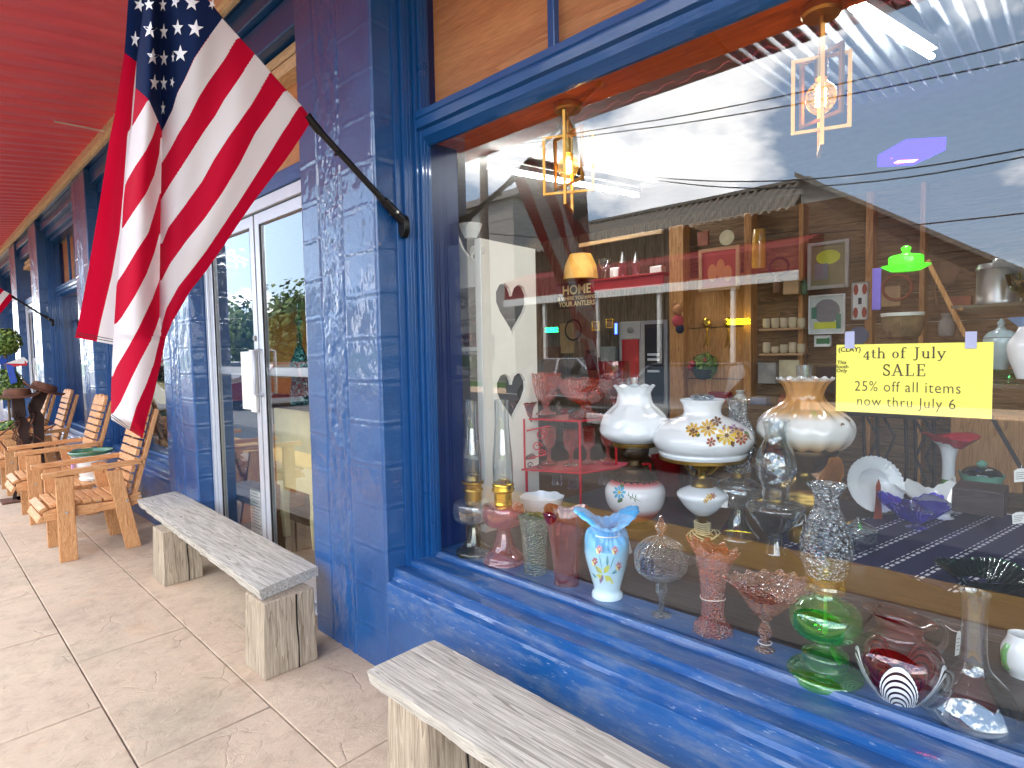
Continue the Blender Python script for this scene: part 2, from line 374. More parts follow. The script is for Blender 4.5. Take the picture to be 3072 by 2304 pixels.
GREYWOOD_Z = wood('weathered_grey_timber_upright', (120,102,82), (196,178,152), 'z', 1.1, .85, 30, .9, True, wav=.3)
CEDARS = {a: wood('cedar_' + n, (172,108,60), (226,172,118), a, 1.5, .55, 24, .25, True) for a, n in (('x','lengthwise'),('y','crosswise'),('z','upright'))}
MUSTARD = wood('mustard_plank', (142,88,22), (206,146,58), 'y', 1.3, .42, 22, .15, False)
DARKPLANK = wood('dark_plank_floor', (40,32,34), (74,62,62), 'y', .9, .32, 18, .2, False)
OLDWALL = wood('old_brown_boards', (78,60,42), (140,112,80), 'y', .7, .75, 18, .35, True)
OLDPOST = wood('amber_post', (150,100,52), (200,148,92), 'z', .8, .6, 16, .2, True)
GREYWALL = wood('grey_brown_boards', (84,74,60), (140,124,102), 'z', .6, .8, 18, .35, False)
PLASTER = flat('pale_interior_plaster', (196,190,180), .85, bump=.1)
CEIL = flat('grey_ceiling', (150,146,138), .9, bump=.1)
FLOORIN = wood('shop_floor_boards', (70,48,30), (120,86,54), 'y', .6, .5, 16, .2, False)

# ================================================================== ground, road, sidewalk
g = MB().box((-600,-600,-.40),(600,600,-.20)).build('ground', GRASS, smooth=0); structure(g)
r = MB().box((-14.6,-300,-.19),(-2.44,300,-.155)).build('road', ASPH, smooth=0); structure(r)
pk = MB().box((-17.2,-60,-.19),(-14.62,80,-.14)).build('parking_strip', CONC, smooth=0); structure(pk)
sw = MB(); sb = MB()
def slab(x0, x1, y0, y1): sw.box((x0+.003,y0+.003,-.10),(x1-.003,y1-.003,random.uniform(-.0012,0)))
strips = [(-1.95,-1.55,[3.0,4.6]),(-1.55,-1.025,[2.1,3.155,4.20,5.05]),(-1.025,-.505,[2.58,3.72,5.07]),(-.505,.10,[2.0,3.205,4.285,5.3])]
for x0, x1, cuts in strips:
    ys = [-4.2,-2.9,-1.6,-.4,.85]+cuts; y = cuts[-1]
    while y < 30: y += 1.12; ys.append(y)
    for a, b in zip(ys[:-1], ys[1:]): slab(x0, x1, a, b)
sw = sw.build('sidewalk', CONC, bevel=.004); structure(sw)
gr = MB().box((-1.95,-4.2,-.12),(.10,31,-.011)).build('sidewalk_joints', GROUT, smooth=0); structure(gr)
def m_yellow():
    t = NT('yellow_kerb_paint'); co = t.coord(); n = t.noise(co, 5, 6, .65); d = t.noise(t.coord(scale=(30,8,30)), 3, 4, .6)
    c = t.mix(n, srgb(196,138,40), srgb(226,170,66)); c = t.mix(t.math('MULTIPLY', t.ramp(d, [(.60,(0,0,0)),(.66,(1,1,1))]), .7), c, srgb(120,90,46))
    return t.done(t.pbsdf(c, .7, normal=t.bump(n, .4, .01)))
KB = m_yellow(); kb = MB()
for k in range(40): kb.box((-2.55,-60+3.1*k+.003,-.30),(-1.953,-60+3.1*(k+1)-.003,.004))
kb = kb.build('kerb', KB, bevel=.015); structure(kb)

# ================================================================== shop building
shop = thing('shop_building', 'long blue painted block shop front with glass doors and display windows', 'building', (0,2.76,0))
def pillar_mesh(seed):
    """painted block pillar, 0.72 m wide: two block columns with a rough mortar strip between"""
    mb = MB(); Wd, Ht = .73, 3.78; nu, nv = 92, 420
    def prof(u, z):
        y = u*Wd; h = 0.0; col = 0 if y < .30 else (1 if y < .53 else 2)
        for b in (.30,.53): h -= .0075*(.75+.35*mnoise.noise((seed+b*7,z*1.7,2)))*math.exp(-((y-b-.012*mnoise.noise((seed,z*2.6,b*9)))/.006)**2)
        if col != 1:
            off = .02 if col == 0 else .115; k = (z+off)/.2075; row = round(k); amp = .75+.6*abs(mnoise.noise((row*1.7+seed, col*3.1, 5)))
            zz = (k-row)*.2075 + .009*mnoise.noise((y*6+seed, row*2.3, 3.1))+.004*mnoise.noise((y*30, row*5.1, seed))
            h += amp*(-.0042*math.exp(-(zz/.0045)**2)+.0050*math.exp(-((zz-.010)/.006)**2))*(.65+.6*mnoise.noise((y*12,row*3,1)))
            h += .0016*mnoise.noise((y*11, z*11, seed)) + .0008*mnoise.noise((y*45, z*45, seed))
        else:
            h += .0040*mnoise.noise((y*20, z*9, seed+5))*1.5 + .0034*mnoise.noise((y*55, z*40, seed)) + .0014*mnoise.noise((y*110, z*90, seed)) - .001
        e = min(y, Wd-y); h -= .010*math.exp(-(e/.006)**2)
        return h
    mb.grid(lambda u, v: (-prof(u, v*Ht), u*Wd, v*Ht), nu, nv)
    def side(v0):
        def fn(u, v):
            z = v*Ht; x = u*.5; k = (z+.02)/.2075; zz = (k-round(k))*.2075+.012*mnoise.noise((x*4+seed,z*1.7,v0))
            h = (-.006*math.exp(-(zz/.006)**2)+.004*math.exp(-((zz-.012)/.009)**2))*(.6+.5*mnoise.noise((x*9,z*2,seed)))+.0015*mnoise.noise((x*15,z*15,seed)); d = -h if v0 == 0 else h
            if u == 0: d = 0
            return (x + (.010 if u == 0 else 0), v0*Wd + d*(1), z)
        mb.grid(fn, 26, 420)
    side(0); side(1)
    return mb.build('pillar', BLUE, shop, smooth=60)
def place(o, dy):
    c = copy_tree(o, o.parent); c.location = (o.location[0], o.location[1]+dy, o.location[2]); return c
P1Y = 2.395
pil = pillar_mesh(1.3); pil.location = (0, P1Y, 0)
for py in (5.0, 8.36, 11.95, 14.45, 17.9, 20.6, 23.6): place(pil, py-P1Y)
place(pil, -3.1-P1Y)

# ---- display window: mouldings, sill steps, transom bar, glass (built for y from ya to yb)
def shop_window(ya, yb, big=True):
    win = bpy.data.objects.new('display_window', None); COL.objects.link(win); win.empty_display_size = .1; attach(win, shop)
    pr_sill = [(.0,.30),(.0,.452),(.004,.462),(.028,.470),(.040,.482),(.042,.514),(.050,.520),(.128,.512),(.134,.516),(.136,.537),(.146,.542),(.250,.540),(.258,.546),(.266,.560),(.280,.562),(.287,.556),(.287,.30)]
    nseg = max(2, int((yb-ya)/.03))
    mb = MB(); vs = []; n = len(pr_sill)
    for i in range(nseg+1):
        y = ya+(yb-ya)*i/nseg
        for j, (x, z) in enumerate(pr_sill):
            w = 0 if j in (0, n-1) else 1
            vs.append((x+w*.0022*mnoise.noise((y*3.1,j*2.7,1)), y, z+w*.0018*mnoise.noise((y*4.3,j*3.3,7))))
    fs = [(i*n+j, (i+1)*n+j, (i+1)*n+j+1, i*n+j+1) for i in range(nseg) for j in range(n-1)]
    mb.add(vs, fs); sill = mb.build('window_sill', BLUE_SILL, win, smooth=28)
    ap = MB(); NU, NV = int((yb-ya)/.04), 14
    ap.grid(lambda u, v: (.0015-.003*mnoise.noise((u*(yb-ya)*3, v*2, 4))-.002*mnoise.noise((u*(yb-ya)*16, v*9, 2)), ya+(yb-ya)*u, .455*v), NU, NV)
    ap.build('apron_wall', BLUE, shop, smooth=50)
    led = MB().box((.291,ya,.40),(.45,yb,.558)).build('inner_ledge', BLUE_SILL, win, smooth=0)
    # jamb columns both ends
    for yy, sg in ((yb,-1),(ya,1)):
        jm = MB()
        for x0, x1, d in ((.112,.148,.012),(.150,.208,.030),(.210,.228,.048),(.230,.289,.062)):
            jm.box((x0, yy, .47), (x1, yy+sg*d, 3.52))
        for xx in (.172,.19,.25,.268): jm.tube([(xx, yy+sg*(.031 if xx < .21 else .063), .53), (xx, yy+sg*(.031 if xx < .21 else .063), 3.5)], .0035, 6)
        jm.build('jamb_moulding', BLUE_Z, win, bevel=.004)
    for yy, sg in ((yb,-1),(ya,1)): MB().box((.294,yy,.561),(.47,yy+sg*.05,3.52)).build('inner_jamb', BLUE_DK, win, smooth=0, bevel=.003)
    pr = [(.205,2.722),(.205,2.695),(.213,2.690),(.213,2.683),(.208,2.680),(.212,2.648),(.232,2.640),(.240,2.612),(.262,2.596),(.278,2.582),(.292,2.580),(.292,2.768),(.262,2.748),(.236,2.742),(.215,2.728)]
    tb = MB(); n = len(pr); vs = []
    y0, y1 = ya+.05, yb-.048
    for i in range(nseg+1):
        y = y0+(y1-y0)*i/nseg
        for j, (x, z) in enumerate(pr): vs.append((x+.0018*mnoise.noise((y*3,j*2.1,2)), y, z+(.004 if j in (9,10) else .0018)*mnoise.noise((y*5,j*1.9,6))))
    fs = [(i*n+j, (i+1)*n+j, (i+1)*n+(j+1)%n, i*n+(j+1)%n) for i in range(nseg) for j in range(n)]+[tuple(range(n))[::-1], tuple(range(nseg*n, nseg*n+n))]
    tb.add(vs, fs); tb.build('transom_bar', BLUE_Y, win, smooth=28)
    hd = MB().box((.12,y0,3.50),(.30,y1,3.60)).box((.06,ya,3.60),(.30,yb,3.78)).box((.17,y0,3.44),(.29,y1,3.50)); hd.build('window_head', BLUE_Y, win, bevel=.006)
    mu = MB(); k = yb-.03-.83
    while k > ya+.3: mu.box((.262,k-.017,2.75),(.296,k+.017,3.46)); k -= .455
    mu.build_split('transom_mullion', BLUE_Z, win, bevel=.004)
    MB().box((.335,ya+.05,2.77),(.36,yb-.05,3.50)).build('transom_panel', TANBOARD, win, smooth=0)
    gl = MB().add([(.2885,y0,.556),(.2885,y1,.556),(.2885,y1,2.585),(.2885,y0,2.585)],[(0,3,2,1)]); glo = gl.build('window_glass', GLASS, win, smooth=0, fix=False)
    MB().add([(.300,y0,2.765),(.300,y1,2.765),(.300,y1,3.47),(.300,y0,3.47)],[(0,3,2,1)]).build('transom_glass', TRGLASS, win, smooth=0, fix=False)
    sf = MB().box((.296,ya+.02,2.605),(.515,yb-.02,2.64)).build('soffit_board', ORANGE, win, smooth=0, bevel=.004)
    return sill
def m_trglass():
    t = NT('pebbled_transom_glass'); nm = t.bump(t.voronoi(t.coord(), 190), .12, .004)
    gl = t.node('ShaderNodeBsdfGlossy'); gl.inputs['Roughness'].default_value = .18; t.l.new(nm, gl.inputs['Normal'])
    tr = t.node('ShaderNodeBsdfTransparent'); tr.inputs['Color'].default_value = (.97,.96,.94,1)
    mx = t.node('ShaderNodeMixShader'); mx.inputs[0].default_value = .06; t.l.new(tr.outputs[0], mx.inputs[1]); t.l.new(gl.outputs[0], mx.inputs[2]); return t.done(mx.outputs[0])
TRGLASS = m_trglass()
shop_window(-2.37, P1Y); shop_window(5.73, 8.36); shop_window(9.09, 11.95); shop_window(15.18, 17.9); shop_window(18.63, 20.6); shop_window(21.33, 23.6)

# ---- pairs of glass doors
def door_pair(ya, yb, X=.13):
    fr = MB(); zt = 2.60
    fr.box((X-.02,ya+.004,0),(X+.06,ya+.05,zt)); fr.box((X-.02,yb-.05,0),(X+.06,yb-.004,zt)); fr.box((X-.02,ya+.052,zt-.075),(X+.06,yb-.052,zt)); fr.box((X-.05,ya+.004,0),(X+.09,yb-.004,.02))
    fr.build('door_frame', ALU, shop, bevel=.004)
    ym = (ya+yb)/2
    for s, (a, b) in enumerate(((ya+.056,ym-.012),(ym+.012,yb-.056))):
        lf = MB(); st = .062
        lf.box((X,a,.03),(X+.045,a+st,zt-.081)); lf.box((X,b-st,.03),(X+.045,b,zt-.081)); lf.box((X+.001,a+st,.03),(X+.044,b-st,.22)); lf.box((X+.001,a+st,zt-.155),(X+.044,b-st,zt-.081))
        leaf = lf.build('glass_door', ALU, shop, bevel=.003)
        MB().box((X+.004,a+st,.22),(X+.012,a+st+.012,zt-.155)).box((X+.004,b-st-.012,.22),(X+.012,b-st,zt-.155)).build_split('gasket', BLACK, leaf, smooth=0)
        MB().add([(X+.018,a+st,.22),(X+.018,b-st,.22),(X+.018,b-st,zt-.155),(X+.018,a+st,zt-.155)],[(0,3,2,1)]).build('door_pane', GLASS2, leaf, smooth=0, fix=False)
        MB().box((X+.03,a+st,1.43),(X+.085,b-st,1.49)).build('push_bar', ALU, leaf, bevel=.006)
        if s == 1:
            MB().box((X-.014,a+.012,1.19),(X-.002,a+.27,1.60)).box((X-.03,a+.006,1.18),(X-.0145,a+.085,1.61)).build('push_plate', WHITE, leaf, bevel=.003)
            MB().tube([(X-.005,a-.05,1.30),(X-.055,a-.05,1.31),(X-.055,a-.05,1.60),(X-.005,a-.05,1.61)], .012, 8).build('pull_handle', ALU, leaf)
            MB().tube([(X-.012,a+.032,1.69),(X+.002,a+.032,1.69)], .019, 16).build('lock', flat('lock_steel', (150,148,146), .35, .8), leaf)
    # blue bar and transom above the doors
    MB().box((X-.03,ya+.004,zt+.002),(X+.08,yb-.004,zt+.10)).build('door_head', BLUE_Y, shop, bevel=.005)
    MB().box((X+.09,ya+.004,zt+.10),(X+.11,yb-.004,3.26)).build('transom_panel', TANBOARD, shop, smooth=0)
    MB().box((X-.01,ya+.004,3.26),(X+.12,yb-.004,3.33)).box((X+.01,ya+.004,3.36),(X+.12,yb-.004,3.42)).build('transom_board', PINE, shop, bevel=.004)
    MB().box((.07,ya+.004,3.44),(.25,yb-.004,3.62)).box((.03,ya+.004,3.63),(.25,yb-.004,3.78)).build('door_head', BLUE_Y, shop, bevel=.008)
for a, b in ((3.135,4.99),(12.69,14.44)): door_pair(a, b)

# ---- body of the building: roof, end walls, back wall, ceiling, floor
MB().box((.55,-9,-.12),(9.8,31,-.005)).build('shop_floor', FLOORIN, shop, smooth=0)
MB().box((.292,-9,.0),(.55,31,-.12)).build('floor_edge', FLOORIN, shop, smooth=0)
MB().box((.31,-9,3.44),(9.8,31,3.52)).build('ceiling', CEIL, shop, smooth=0)
MB().box((.31,-9,3.80),(9.9,31,3.98)).build('roof', flat('roof_felt', (90,90,92), .9), shop, smooth=0)
MB().box((9.0,-9,-.004),(9.2,31,3.438)).build('back_wall', PLASTER, shop, smooth=0)
MB().box((.05,-9.2,0),(9.9,-9.0,3.8)).box((.05,31,0),(9.9,31.2,3.8)).build('end_wall', BLUE, shop, smooth=0)
MB().box((.02,-9,.0),(.3,-3.12,3.78)).box((.02,24.35,.0),(.3,31,3.78)).build('front_wall', BLUE, shop, smooth=0)
MB().box((-.002,-9,3.785),(.5,31,4.6)).build('parapet', BLUE, shop, smooth=0)

# ================================================================== awning over the sidewalk
aw = thing('porch_awning', 'red corrugated metal awning on a pale timber ledger above the sidewalk', 'awning', (-1,2.8,3.8))
def awn_sheet():
    mb = MB(); y0, y1 = -5.0, 30.0; pitch = .985
    def zc(y):
        k = ((y-.87)/pitch) % 1.0; z = 0
        q = (k*4) % 1.0
        z += .030*max(-.5, min(.5, math.sin(2*math.pi*q)*.9))
        z += .05*math.exp(-((k-.02)/.010)**2)
        return z
    ys = np.arange(y0, y1, pitch/150)
    for x0, x1 in ((-2.16,-.02),):
        vs = [(x, y, 3.885+.115*x+zc(y)) for y in ys for x in (x0, (x0+x1)/2, x1)]
        fs = [(i*3+j, (i+1)*3+j, (i+1)*3+j+1, i*3+j+1) for i in range(len(ys)-1) for j in range(2)]
        mb.add(vs, fs)
    return mb.build('awning_sheet', AWN, aw, smooth=50, fix=False)
awn_sheet()
MB().box((-2.19,-5,3.60),(-2.163,30,3.70)).build('awning_fascia', AWN, aw, bevel=.004)
MB().beam((-2.175,-5,3.665),(-2.175,30,3.665), .002, .002).build('drip_edge', AWN, aw, smooth=0)
MB().box((-.055,-5,3.785),(-.004,30,3.875)).box((-.040,-5,3.755),(-.003,30,3.783)).build('ledger_board', PINE, aw, bevel=.004)
MB().tube([(-.46,7.0,3.80),(-.02,7.05,3.825)], .009, 8).build('tie_rod', WHITE, aw)
# ================================================================== timber benches
def bench(name, label, A, B, C, D, zt, th, legs, group='weathered timber benches'):
    """A,B street-side far/near corners, C,D wall-side far/near corners of the top board"""
    A, B, C, D = (np.array(p) for p in (A, B, C, D)); ctr = (A+B+C+D)/4
    t = thing(name, label, 'bench', (ctr[0], ctr[1], 0), group)
    mb = MB(); n = 60; m = 8
    def edge(u, v):
        p = (A*(1-u)+B*u)*(1-v)+(C*(1-u)+D*u)*v
        if v == 0: p = p + np.array([.010*mnoise.noise((p[1]*9, 1, 0))+.006*mnoise.noise((p[1]*30, 4, 0)), 0, 0])
        return p
    vs = []; idx = {}
    for k, z in enumerate((zt-th, zt)):
        for i in range(n+1):
            for j in range(m+1):
                p = edge(i/n, j/m); zz = z + (.0012*mnoise.noise((p[0]*14, p[1]*2, k))*1.0 if k else 0)
                if k and j in (0, m): zz -= .004+.003*mnoise.noise((p[1]*20, j, 3))
                if k == 0 and j == 0: p = p + np.array([.012+.006*mnoise.noise((p[1]*12,2,2)), 0, 0])
                idx[k,i,j] = len(vs); vs.append((p[0], p[1], zz))
    fs = []
    for i in range(n):
        for j in range(m):
            fs.append((idx[1,i,j], idx[1,i+1,j], idx[1,i+1,j+1], idx[1,i,j+1])); fs.append((idx[0,i,j], idx[0,i,j+1], idx[0,i+1,j+1], idx[0,i+1,j]))
        for j in (0, m): fs.append((idx[0,i,j], idx[1,i,j], idx[1,i+1,j], idx[0,i+1,j]))
    for j in range(m):
        for i in (0, n): fs.append((idx[0,i,j], idx[0,i,j+1], idx[1,i,j+1], idx[1,i,j]))
    mb.add(vs, fs).build('seat', GREYWOOD, t, smooth=30)
    for (x0, x1, y0, y1) in legs:
        lb = MB(); bx = .012
        zs = [0, .006, .15, .28, zt-th-.001]
        ring = []
        for z in zs:
            k = 1 - z/zt
            ring.append([(x0-bx*k, y0-bx*k, z), (x1+bx*k*.4, y0-bx*k, z), (x1+bx*k*.4, y1+bx*k, z), (x0-bx*k, y1+bx*k, z)])
        vv = [p for r in ring for p in r]; ff = [(0,3,2,1), tuple(range(16,20))]
        for i in range(4):
            for k in range(4): ff.append((i*4+k, i*4+(k+1)%4, (i+1)*4+(k+1)%4, (i+1)*4+k))
        lb.add(vv, ff)
        lg = lb.build('leg', GREYWOOD_Z, t, bevel=.006, smooth=30)
        ck = MB(); xc = x0+(x1-x0)*.62
        ck.prism([(xc-.003,.0),(xc+.003,.0),(xc+.006,.12),(xc+.002,.24),(xc+.007,zt-th-.004),(xc-.001,zt-th-.004),(xc-.004,.22),(xc+.001,.11)], y0-.0155, y0-.005, lambda u,v,w: (u,w+.010*v/zt,v))
        ck.build('crack', flat('dark_crack', (26,22,18), .95), lg, smooth=0)
    return t
bench('timber_bench', 'weathered grey timber bench standing in front of the glass doors', (-.315,5.46,0), (-.425,2.86,0), (.010,5.55,0), (-.068,2.95,0), .43, .055,
      [(-.425,-.165,2.815,3.03), (-.395,-.16,4.50,4.73)])
bench('timber_bench', 'weathered grey timber bench at the bottom edge, under the display window sill', (-.467,1.833,0), (-.50,-.6,0), (-.158,1.834,0), (-.20,-.6,0), .43, .055,
      [(-.455,-.195,1.50,1.72), (-.47,-.21,-.4,-.18)])

# ================================================================== cedar armchairs
def cedar_chair():
    t = thing('garden_chair', 'x', 'chair', (-.55,5.92,0))
    y0, y1 = 5.632, 6.205
    for s, (ya, yb) in enumerate(((y0,y0+.036),(y1-.036,y1))):
        MB().box((-.806,ya,0),(-.692,yb,.664)).build('leg', CEDARS['z'], t, bevel=.004)
        MB().prism([(-.368,0),(-.258,0),(-.372,.664),(-.476,.664)], ya, yb, lambda u,v,w: (u,w,v)).build('leg', CEDARS['z'], t, bevel=.004)
        yi = (yb+.002, yb+.036) if s == 0 else (ya-.036, ya-.002)
        MB().prism([(-.885,.330),(-.885,.405),(-.80,.425),(-.43,.405),(-.235,.45),(-.225,.355),(-.30,.345)], yi[0], yi[1], lambda u,v,w: (u,w,v)).build('seat_rail', CEDARS['x'], t, bevel=.004)
        MB().prism([(-.885,.666),(-.885,.706),(-.20,.730),(-.20,.690)], ya-.008, yb+.012, lambda u,v,w: (u,w,v)).build('arm', CEDARS['x'], t, bevel=.004)
        bt = MB()
        for bx_, bz in ((-.75,.385),(-.345,.40),(-.25,.42),(-.25,.385),(-.225,.705)):
            sgn = -1 if s == 0 else 1; yy = ya if s == 0 else yb
            bt.tube([(bx_,yy+sgn*.001,bz),(bx_,yy+sgn*.008,bz)], .009, 10)
        bt.build_split('bolt', flat('zinc_bolt', (200,200,196), .35, .8), t)
    st = MB()
    for k, (x, z, a) in enumerate(((-.905,.352,1.05),(-.885,.425,.55),(-.815,.447,.12),(-.745,.449,-.04),(-.675,.446,-.05),(-.605,.442,-.05),(-.535,.437,-.05),(-.465,.432,0),(-.395,.436,.05))):
        w = .056; dx, dz = math.cos(a)*w/2, math.sin(a)*w/2
        st.beam((x,y0+.038,z),(x,y1-.038,z), .026, w, (math.cos(a),0,math.sin(a)))
    st.build('seat', CEDARS['y'], t, bevel=.004)
    bk = MB(); lean = .20
    zs = [.44+.068*k for k in range(10)]
    for k, z in enumerate(zs): 
        x = -.335+lean*(z-.44)/.7
        bk.beam((x,y0+.05,z),(x,y1-.05,z), .03, .054, (.28,0,1))
    xt = -.335+lean*(zs[-1]+.075-.44)/.7; z0 = zs[-1]+.036; W_ = y1-y0-.10
    poly = [(0,0)]+[(0,.06)]
    for lobe in range(3):
        for q in range(9):
            a = math.pi*(1-q/8); cx_ = (lobe+.5)/3; poly.append(((cx_+math.cos(a)/6.3)*W_, .055+.048*math.sin(a)*(1.15 if lobe == 1 else 1)))
    poly += [(W_,.06),(W_,0)]
    bk.prism(poly, -.015, .015, lambda u,v,w: (xt-.012+w+v*.28, y0+.05+u, z0+v))
    bk.build('backrest', CEDARS['y'], t, bevel=.003)
    for yy in (y0+.085, y1-.085):
        MB().beam((-.345+.045,yy,.34),(-.345+.045+lean*1.12,yy,1.13), .07, .035, (1,0,-.28)).build('back_rail', CEDARS['z'], t, bevel=.004)
    return t
ch = cedar_chair()
ch['label'] = 'nearest light cedar armchair, its slatted back touched by the hanging flag'; ch['group'] = 'cedar armchairs along the shop front'
for dy, lb in ((1.53,'light cedar armchair behind the white and green bowl, second from the benches'), (3.28,'light cedar armchair partly hidden by the rusty iron cowboy figures'), (4.75,'far cedar armchair at the left edge beside the boxwood topiary')):
    c = copy_tree(ch); c.location = (ch.location[0], ch.location[1]+dy, 0); c['label'] = lb

# low slatted table joining the near chairs, with a bowl
tb_ = thing('slatted_table', 'low cedar slatted table between the two near armchairs', 'table', (-.42,6.68,0))
mb = MB()
for k in range(6): mb.box((-.68+.088*k,6.40,.42),(-.605+.088*k,6.98,.445))
mb.build('table_top', CEDARS['y'], tb_, bevel=.003)
for x, y in ((-.65,6.43),(-.65,6.90),(-.24,6.43),(-.24,6.90)): MB().box((x,y,0),(x+.06,y+.05,.418)).build('leg', CEDARS['z'], tb_, bevel=.003)
ENAMEL = flat('white_enamel', (236,236,228), .25, coat=.4, var=.02); GREEN_EN = flat('green_enamel', (62,110,80), .3, coat=.4)
bw = thing('enamel_bowl', 'white enamel bowl with green rim standing on the slatted cedar table', 'bowl', (-.385,6.66,.446))
MB().lathe([(.10,0),(.105,.02),(.095,.03),(.125,.12),(.155,.22),(.15,.22),(.12,.12),(.02,.05)], (-.385,6.66,.446), 40).build('body', ENAMEL, bw)
MB().lathe([(.156,.236),(.172,.246),(.177,.262),(.172,.272),(.160,.266),(.150,.240)], (-.385,6.66,.446), 40, close=True).build('rim', GREEN_EN, bw)
MB().box((-.545,6.60,.57),(-.53,6.66,.63)).build('sticker', flat('printed_sticker', (196,150,190), .5), bw, smooth=0)

# ================================================================== rusty iron cowboy figures
RUST = flat('rusty_iron', (108,70,52), .85, .3, bump=.5, bscale=70, var=.35)
RUSTDK = flat('dark_rusty_iron', (58,42,36), .8, .4, bump=.4, bscale=70, var=.3)
def cowboy(name, label, x, y, ztop, tilt, zb=.0):
    t = thing(name, label, 'sculpture', (x,y,0), 'rusty iron cowboy figures')
    rot = Matrix.Rotation(tilt, 4, 'Y'); o = Vector((x,y,ztop))
    def T(p): return tuple(o + rot @ Vector(p))
    h = MB(); pr = [(.205,.0),(.208,.010),(.20,.014),(.140,.012),(.128,.022),(.122,.07),(.112,.098),(.07,.104),(0,.10)]
    h.lathe(pr, (0,0,0), 40, lambda th,tt,r,z: (r*(1+.10*abs(math.sin(th)) if r > .18 else r*(1+.05*math.sin(th)**2)) if False else r*(1+.10*math.sin(th)**2), z+(.05*abs(math.cos(th))**3 if r > .15 else 0)))
    h.v = [T(p) for p in h.v]; h.build('hat', RUST, t)
    MB().add([T(p) for p in [(-.055,-.05,0),(.055,-.05,0),(.055,.05,0),(-.055,.05,0),(-.06,-.055,-.22),(.06,-.055,-.22),(.06,.055,-.22),(-.06,.055,-.22)]], [(0,1,2,3),(7,6,5,4),(0,4,5,1),(1,5,6,2),(2,6,7,3),(3,7,4,0)]).build('head', RUSTDK, t, bevel=.006)
    b = T((0,0,-.22)); 
    MB().prism([(-.05,.02),(.03,.04),(.09,-.08),(.07,-.5),(.02,-.58),(-.03,-.5),(-.01,-.2)], -.03, .03, lambda u,v,w: (b[0]+u,b[1]+w,b[2]+v)).build('body', RUSTDK, t, bevel=.006)
    arms = MB()
    for s in (-1,1):
        arms.tube([(b[0],b[1]+s*.06,b[2]-.03),(b[0]+s*.20,b[1]+s*.07,b[2]-.20),(b[0]+s*.02-.1,b[1]+s*.08,b[2]-.36)], .009, 8)
        arms.tube([(b[0],b[1]+s*.06,b[2]-.05),(b[0]-.06,b[1]+s*.08,b[2]-.24),(b[0]+.12,b[1]+s*.08,b[2]-.42)], .008, 8)
    arms.build_split('rod_arm', RUST, t)
    lk = MB()
    for k in range(5): 
        c0 = (b[0]-.03+.012*(k%2), b[1]-.07, b[2]+.06-.034*k)
        lk.tube([(c0[0]+.017*math.cos(a*math.pi/5), c0[1]+(.008 if k%2 else 0)*math.sin(a), c0[2]+.024*math.sin(a*math.pi/5)) for a in range(11)], .005, 6)
    lk.build('chain', RUSTDK, t)
    lg = MB()
    for s in (-1,1): lg.beam((b[0]+.02+s*.03,b[1],b[2]-.5),(b[0]+s*.09,b[1],0), .035, .03)
    lg.build_split('leg', RUSTDK, t)
    MB().box((b[0]-.2,b[1]-.14,0),(b[0]+.2,b[1]+.14,.02)).build('base', RUST, t)
    return t
p = PY(52,1182,8.55); q = PY(128,1163,8.55)
cowboy('cowboy_figure', 'rusty iron cowboy figure wearing a level flat hat, left of the pair', p[0], p[1], p[2]-.04, 0.0)
cowboy('cowboy_figure', 'rusty iron cowboy figure with a tilted flat hat, beside the cedar chairs', q[0], q[1]+.05, q[2]-.05, .42)

# ================================================================== boxwood topiary in a planter
LEAF = NT('boxwood_leaf')
_c = LEAF.attr('leaf_tone'); _cc = LEAF.ramp(_c.outputs['Fac'], [(0,srgb(46,66,24)),(.5,srgb(84,112,42)),(1,srgb(150,170,84))])
LEAF = LEAF.done(LEAF.pbsdf(_cc, .45, spec=.4))
def leaf_ball(mb, c, r, n, size, tones, rnd, squash=(1,1,1), fill=.55):
    for i in range(n):
        d = Vector((rnd.gauss(0,1), rnd.gauss(0,1), rnd.gauss(0,1))).normalized(); rr = r*(fill+(1-fill)*rnd.random()**.4)*(1+.10*mnoise.noise(d*2.5+Vector(c)))
        p = Vector(c)+Vector((d.x*rr*squash[0], d.y*rr*squash[1], d.z*rr*squash[2])); s = size*rnd.uniform(.6,1.3)
        a = d.cross(Vector((rnd.gauss(0,1), rnd.gauss(0,1), rnd.gauss(0,1)))).normalized(); b = (d.cross(a)+d*rnd.uniform(-.6,.6)).normalized()
        mb.add([p-a*s*.5, p+b*s*.45, p+a*s*.5+d*s*.2, p-b*s*.45], [(0,1,2,3)]); tones.append(rnd.random())
def leafy(name, balls, size, parent, mat, seed=3, fix=False):
    rnd = random.Random(seed); mb = MB(); tones = []
    for c, r, n, sq, fill in balls: leaf_ball(mb, c, r, n, size, tones, rnd, sq, fill)
    o = mb.build(name, mat, parent, smooth=0, fix=False)
    at = o.data.attributes.new('leaf_tone', 'FLOAT', 'FACE'); at.data.foreach_set('value', tones); return o
ty = 9.9; tx0 = -.60
tp = thing('topiary', 'two ball boxwood topiary tied with a red white and blue bow', 'potted plant', (tx0,ty,0))
b1 = PY(14,1025,ty); b2 = PY(16,1175-20,ty); b3 = PY(14,1260,ty)
leafy('foliage', [(tuple(b1),.175,1500,(1,1,1),.7), (tuple(b2),.205,1700,(1,1,.95),.7)], .035, tp, LEAF)
MB().tube([(b1[0],ty,b3[2]-.1),(b1[0],ty,b1[2])], .014, 8).build('trunk', flat('topiary_trunk', (96,78,58), .9), tp)
pl = MB().lathe([(.16,0),(.20,.50),(.235,.52),(.235,.60),(.20,.60),(.19,.55)], (b1[0],ty,0), 28).build('pot', flat('stone_planter', (120,104,92), .9, bump=.4, bscale=30), tp)
leafy('underplanting', [((b1[0],ty,.66),.25,700,(1,1,.55),.4)], .05, tp, LEAF, 9)
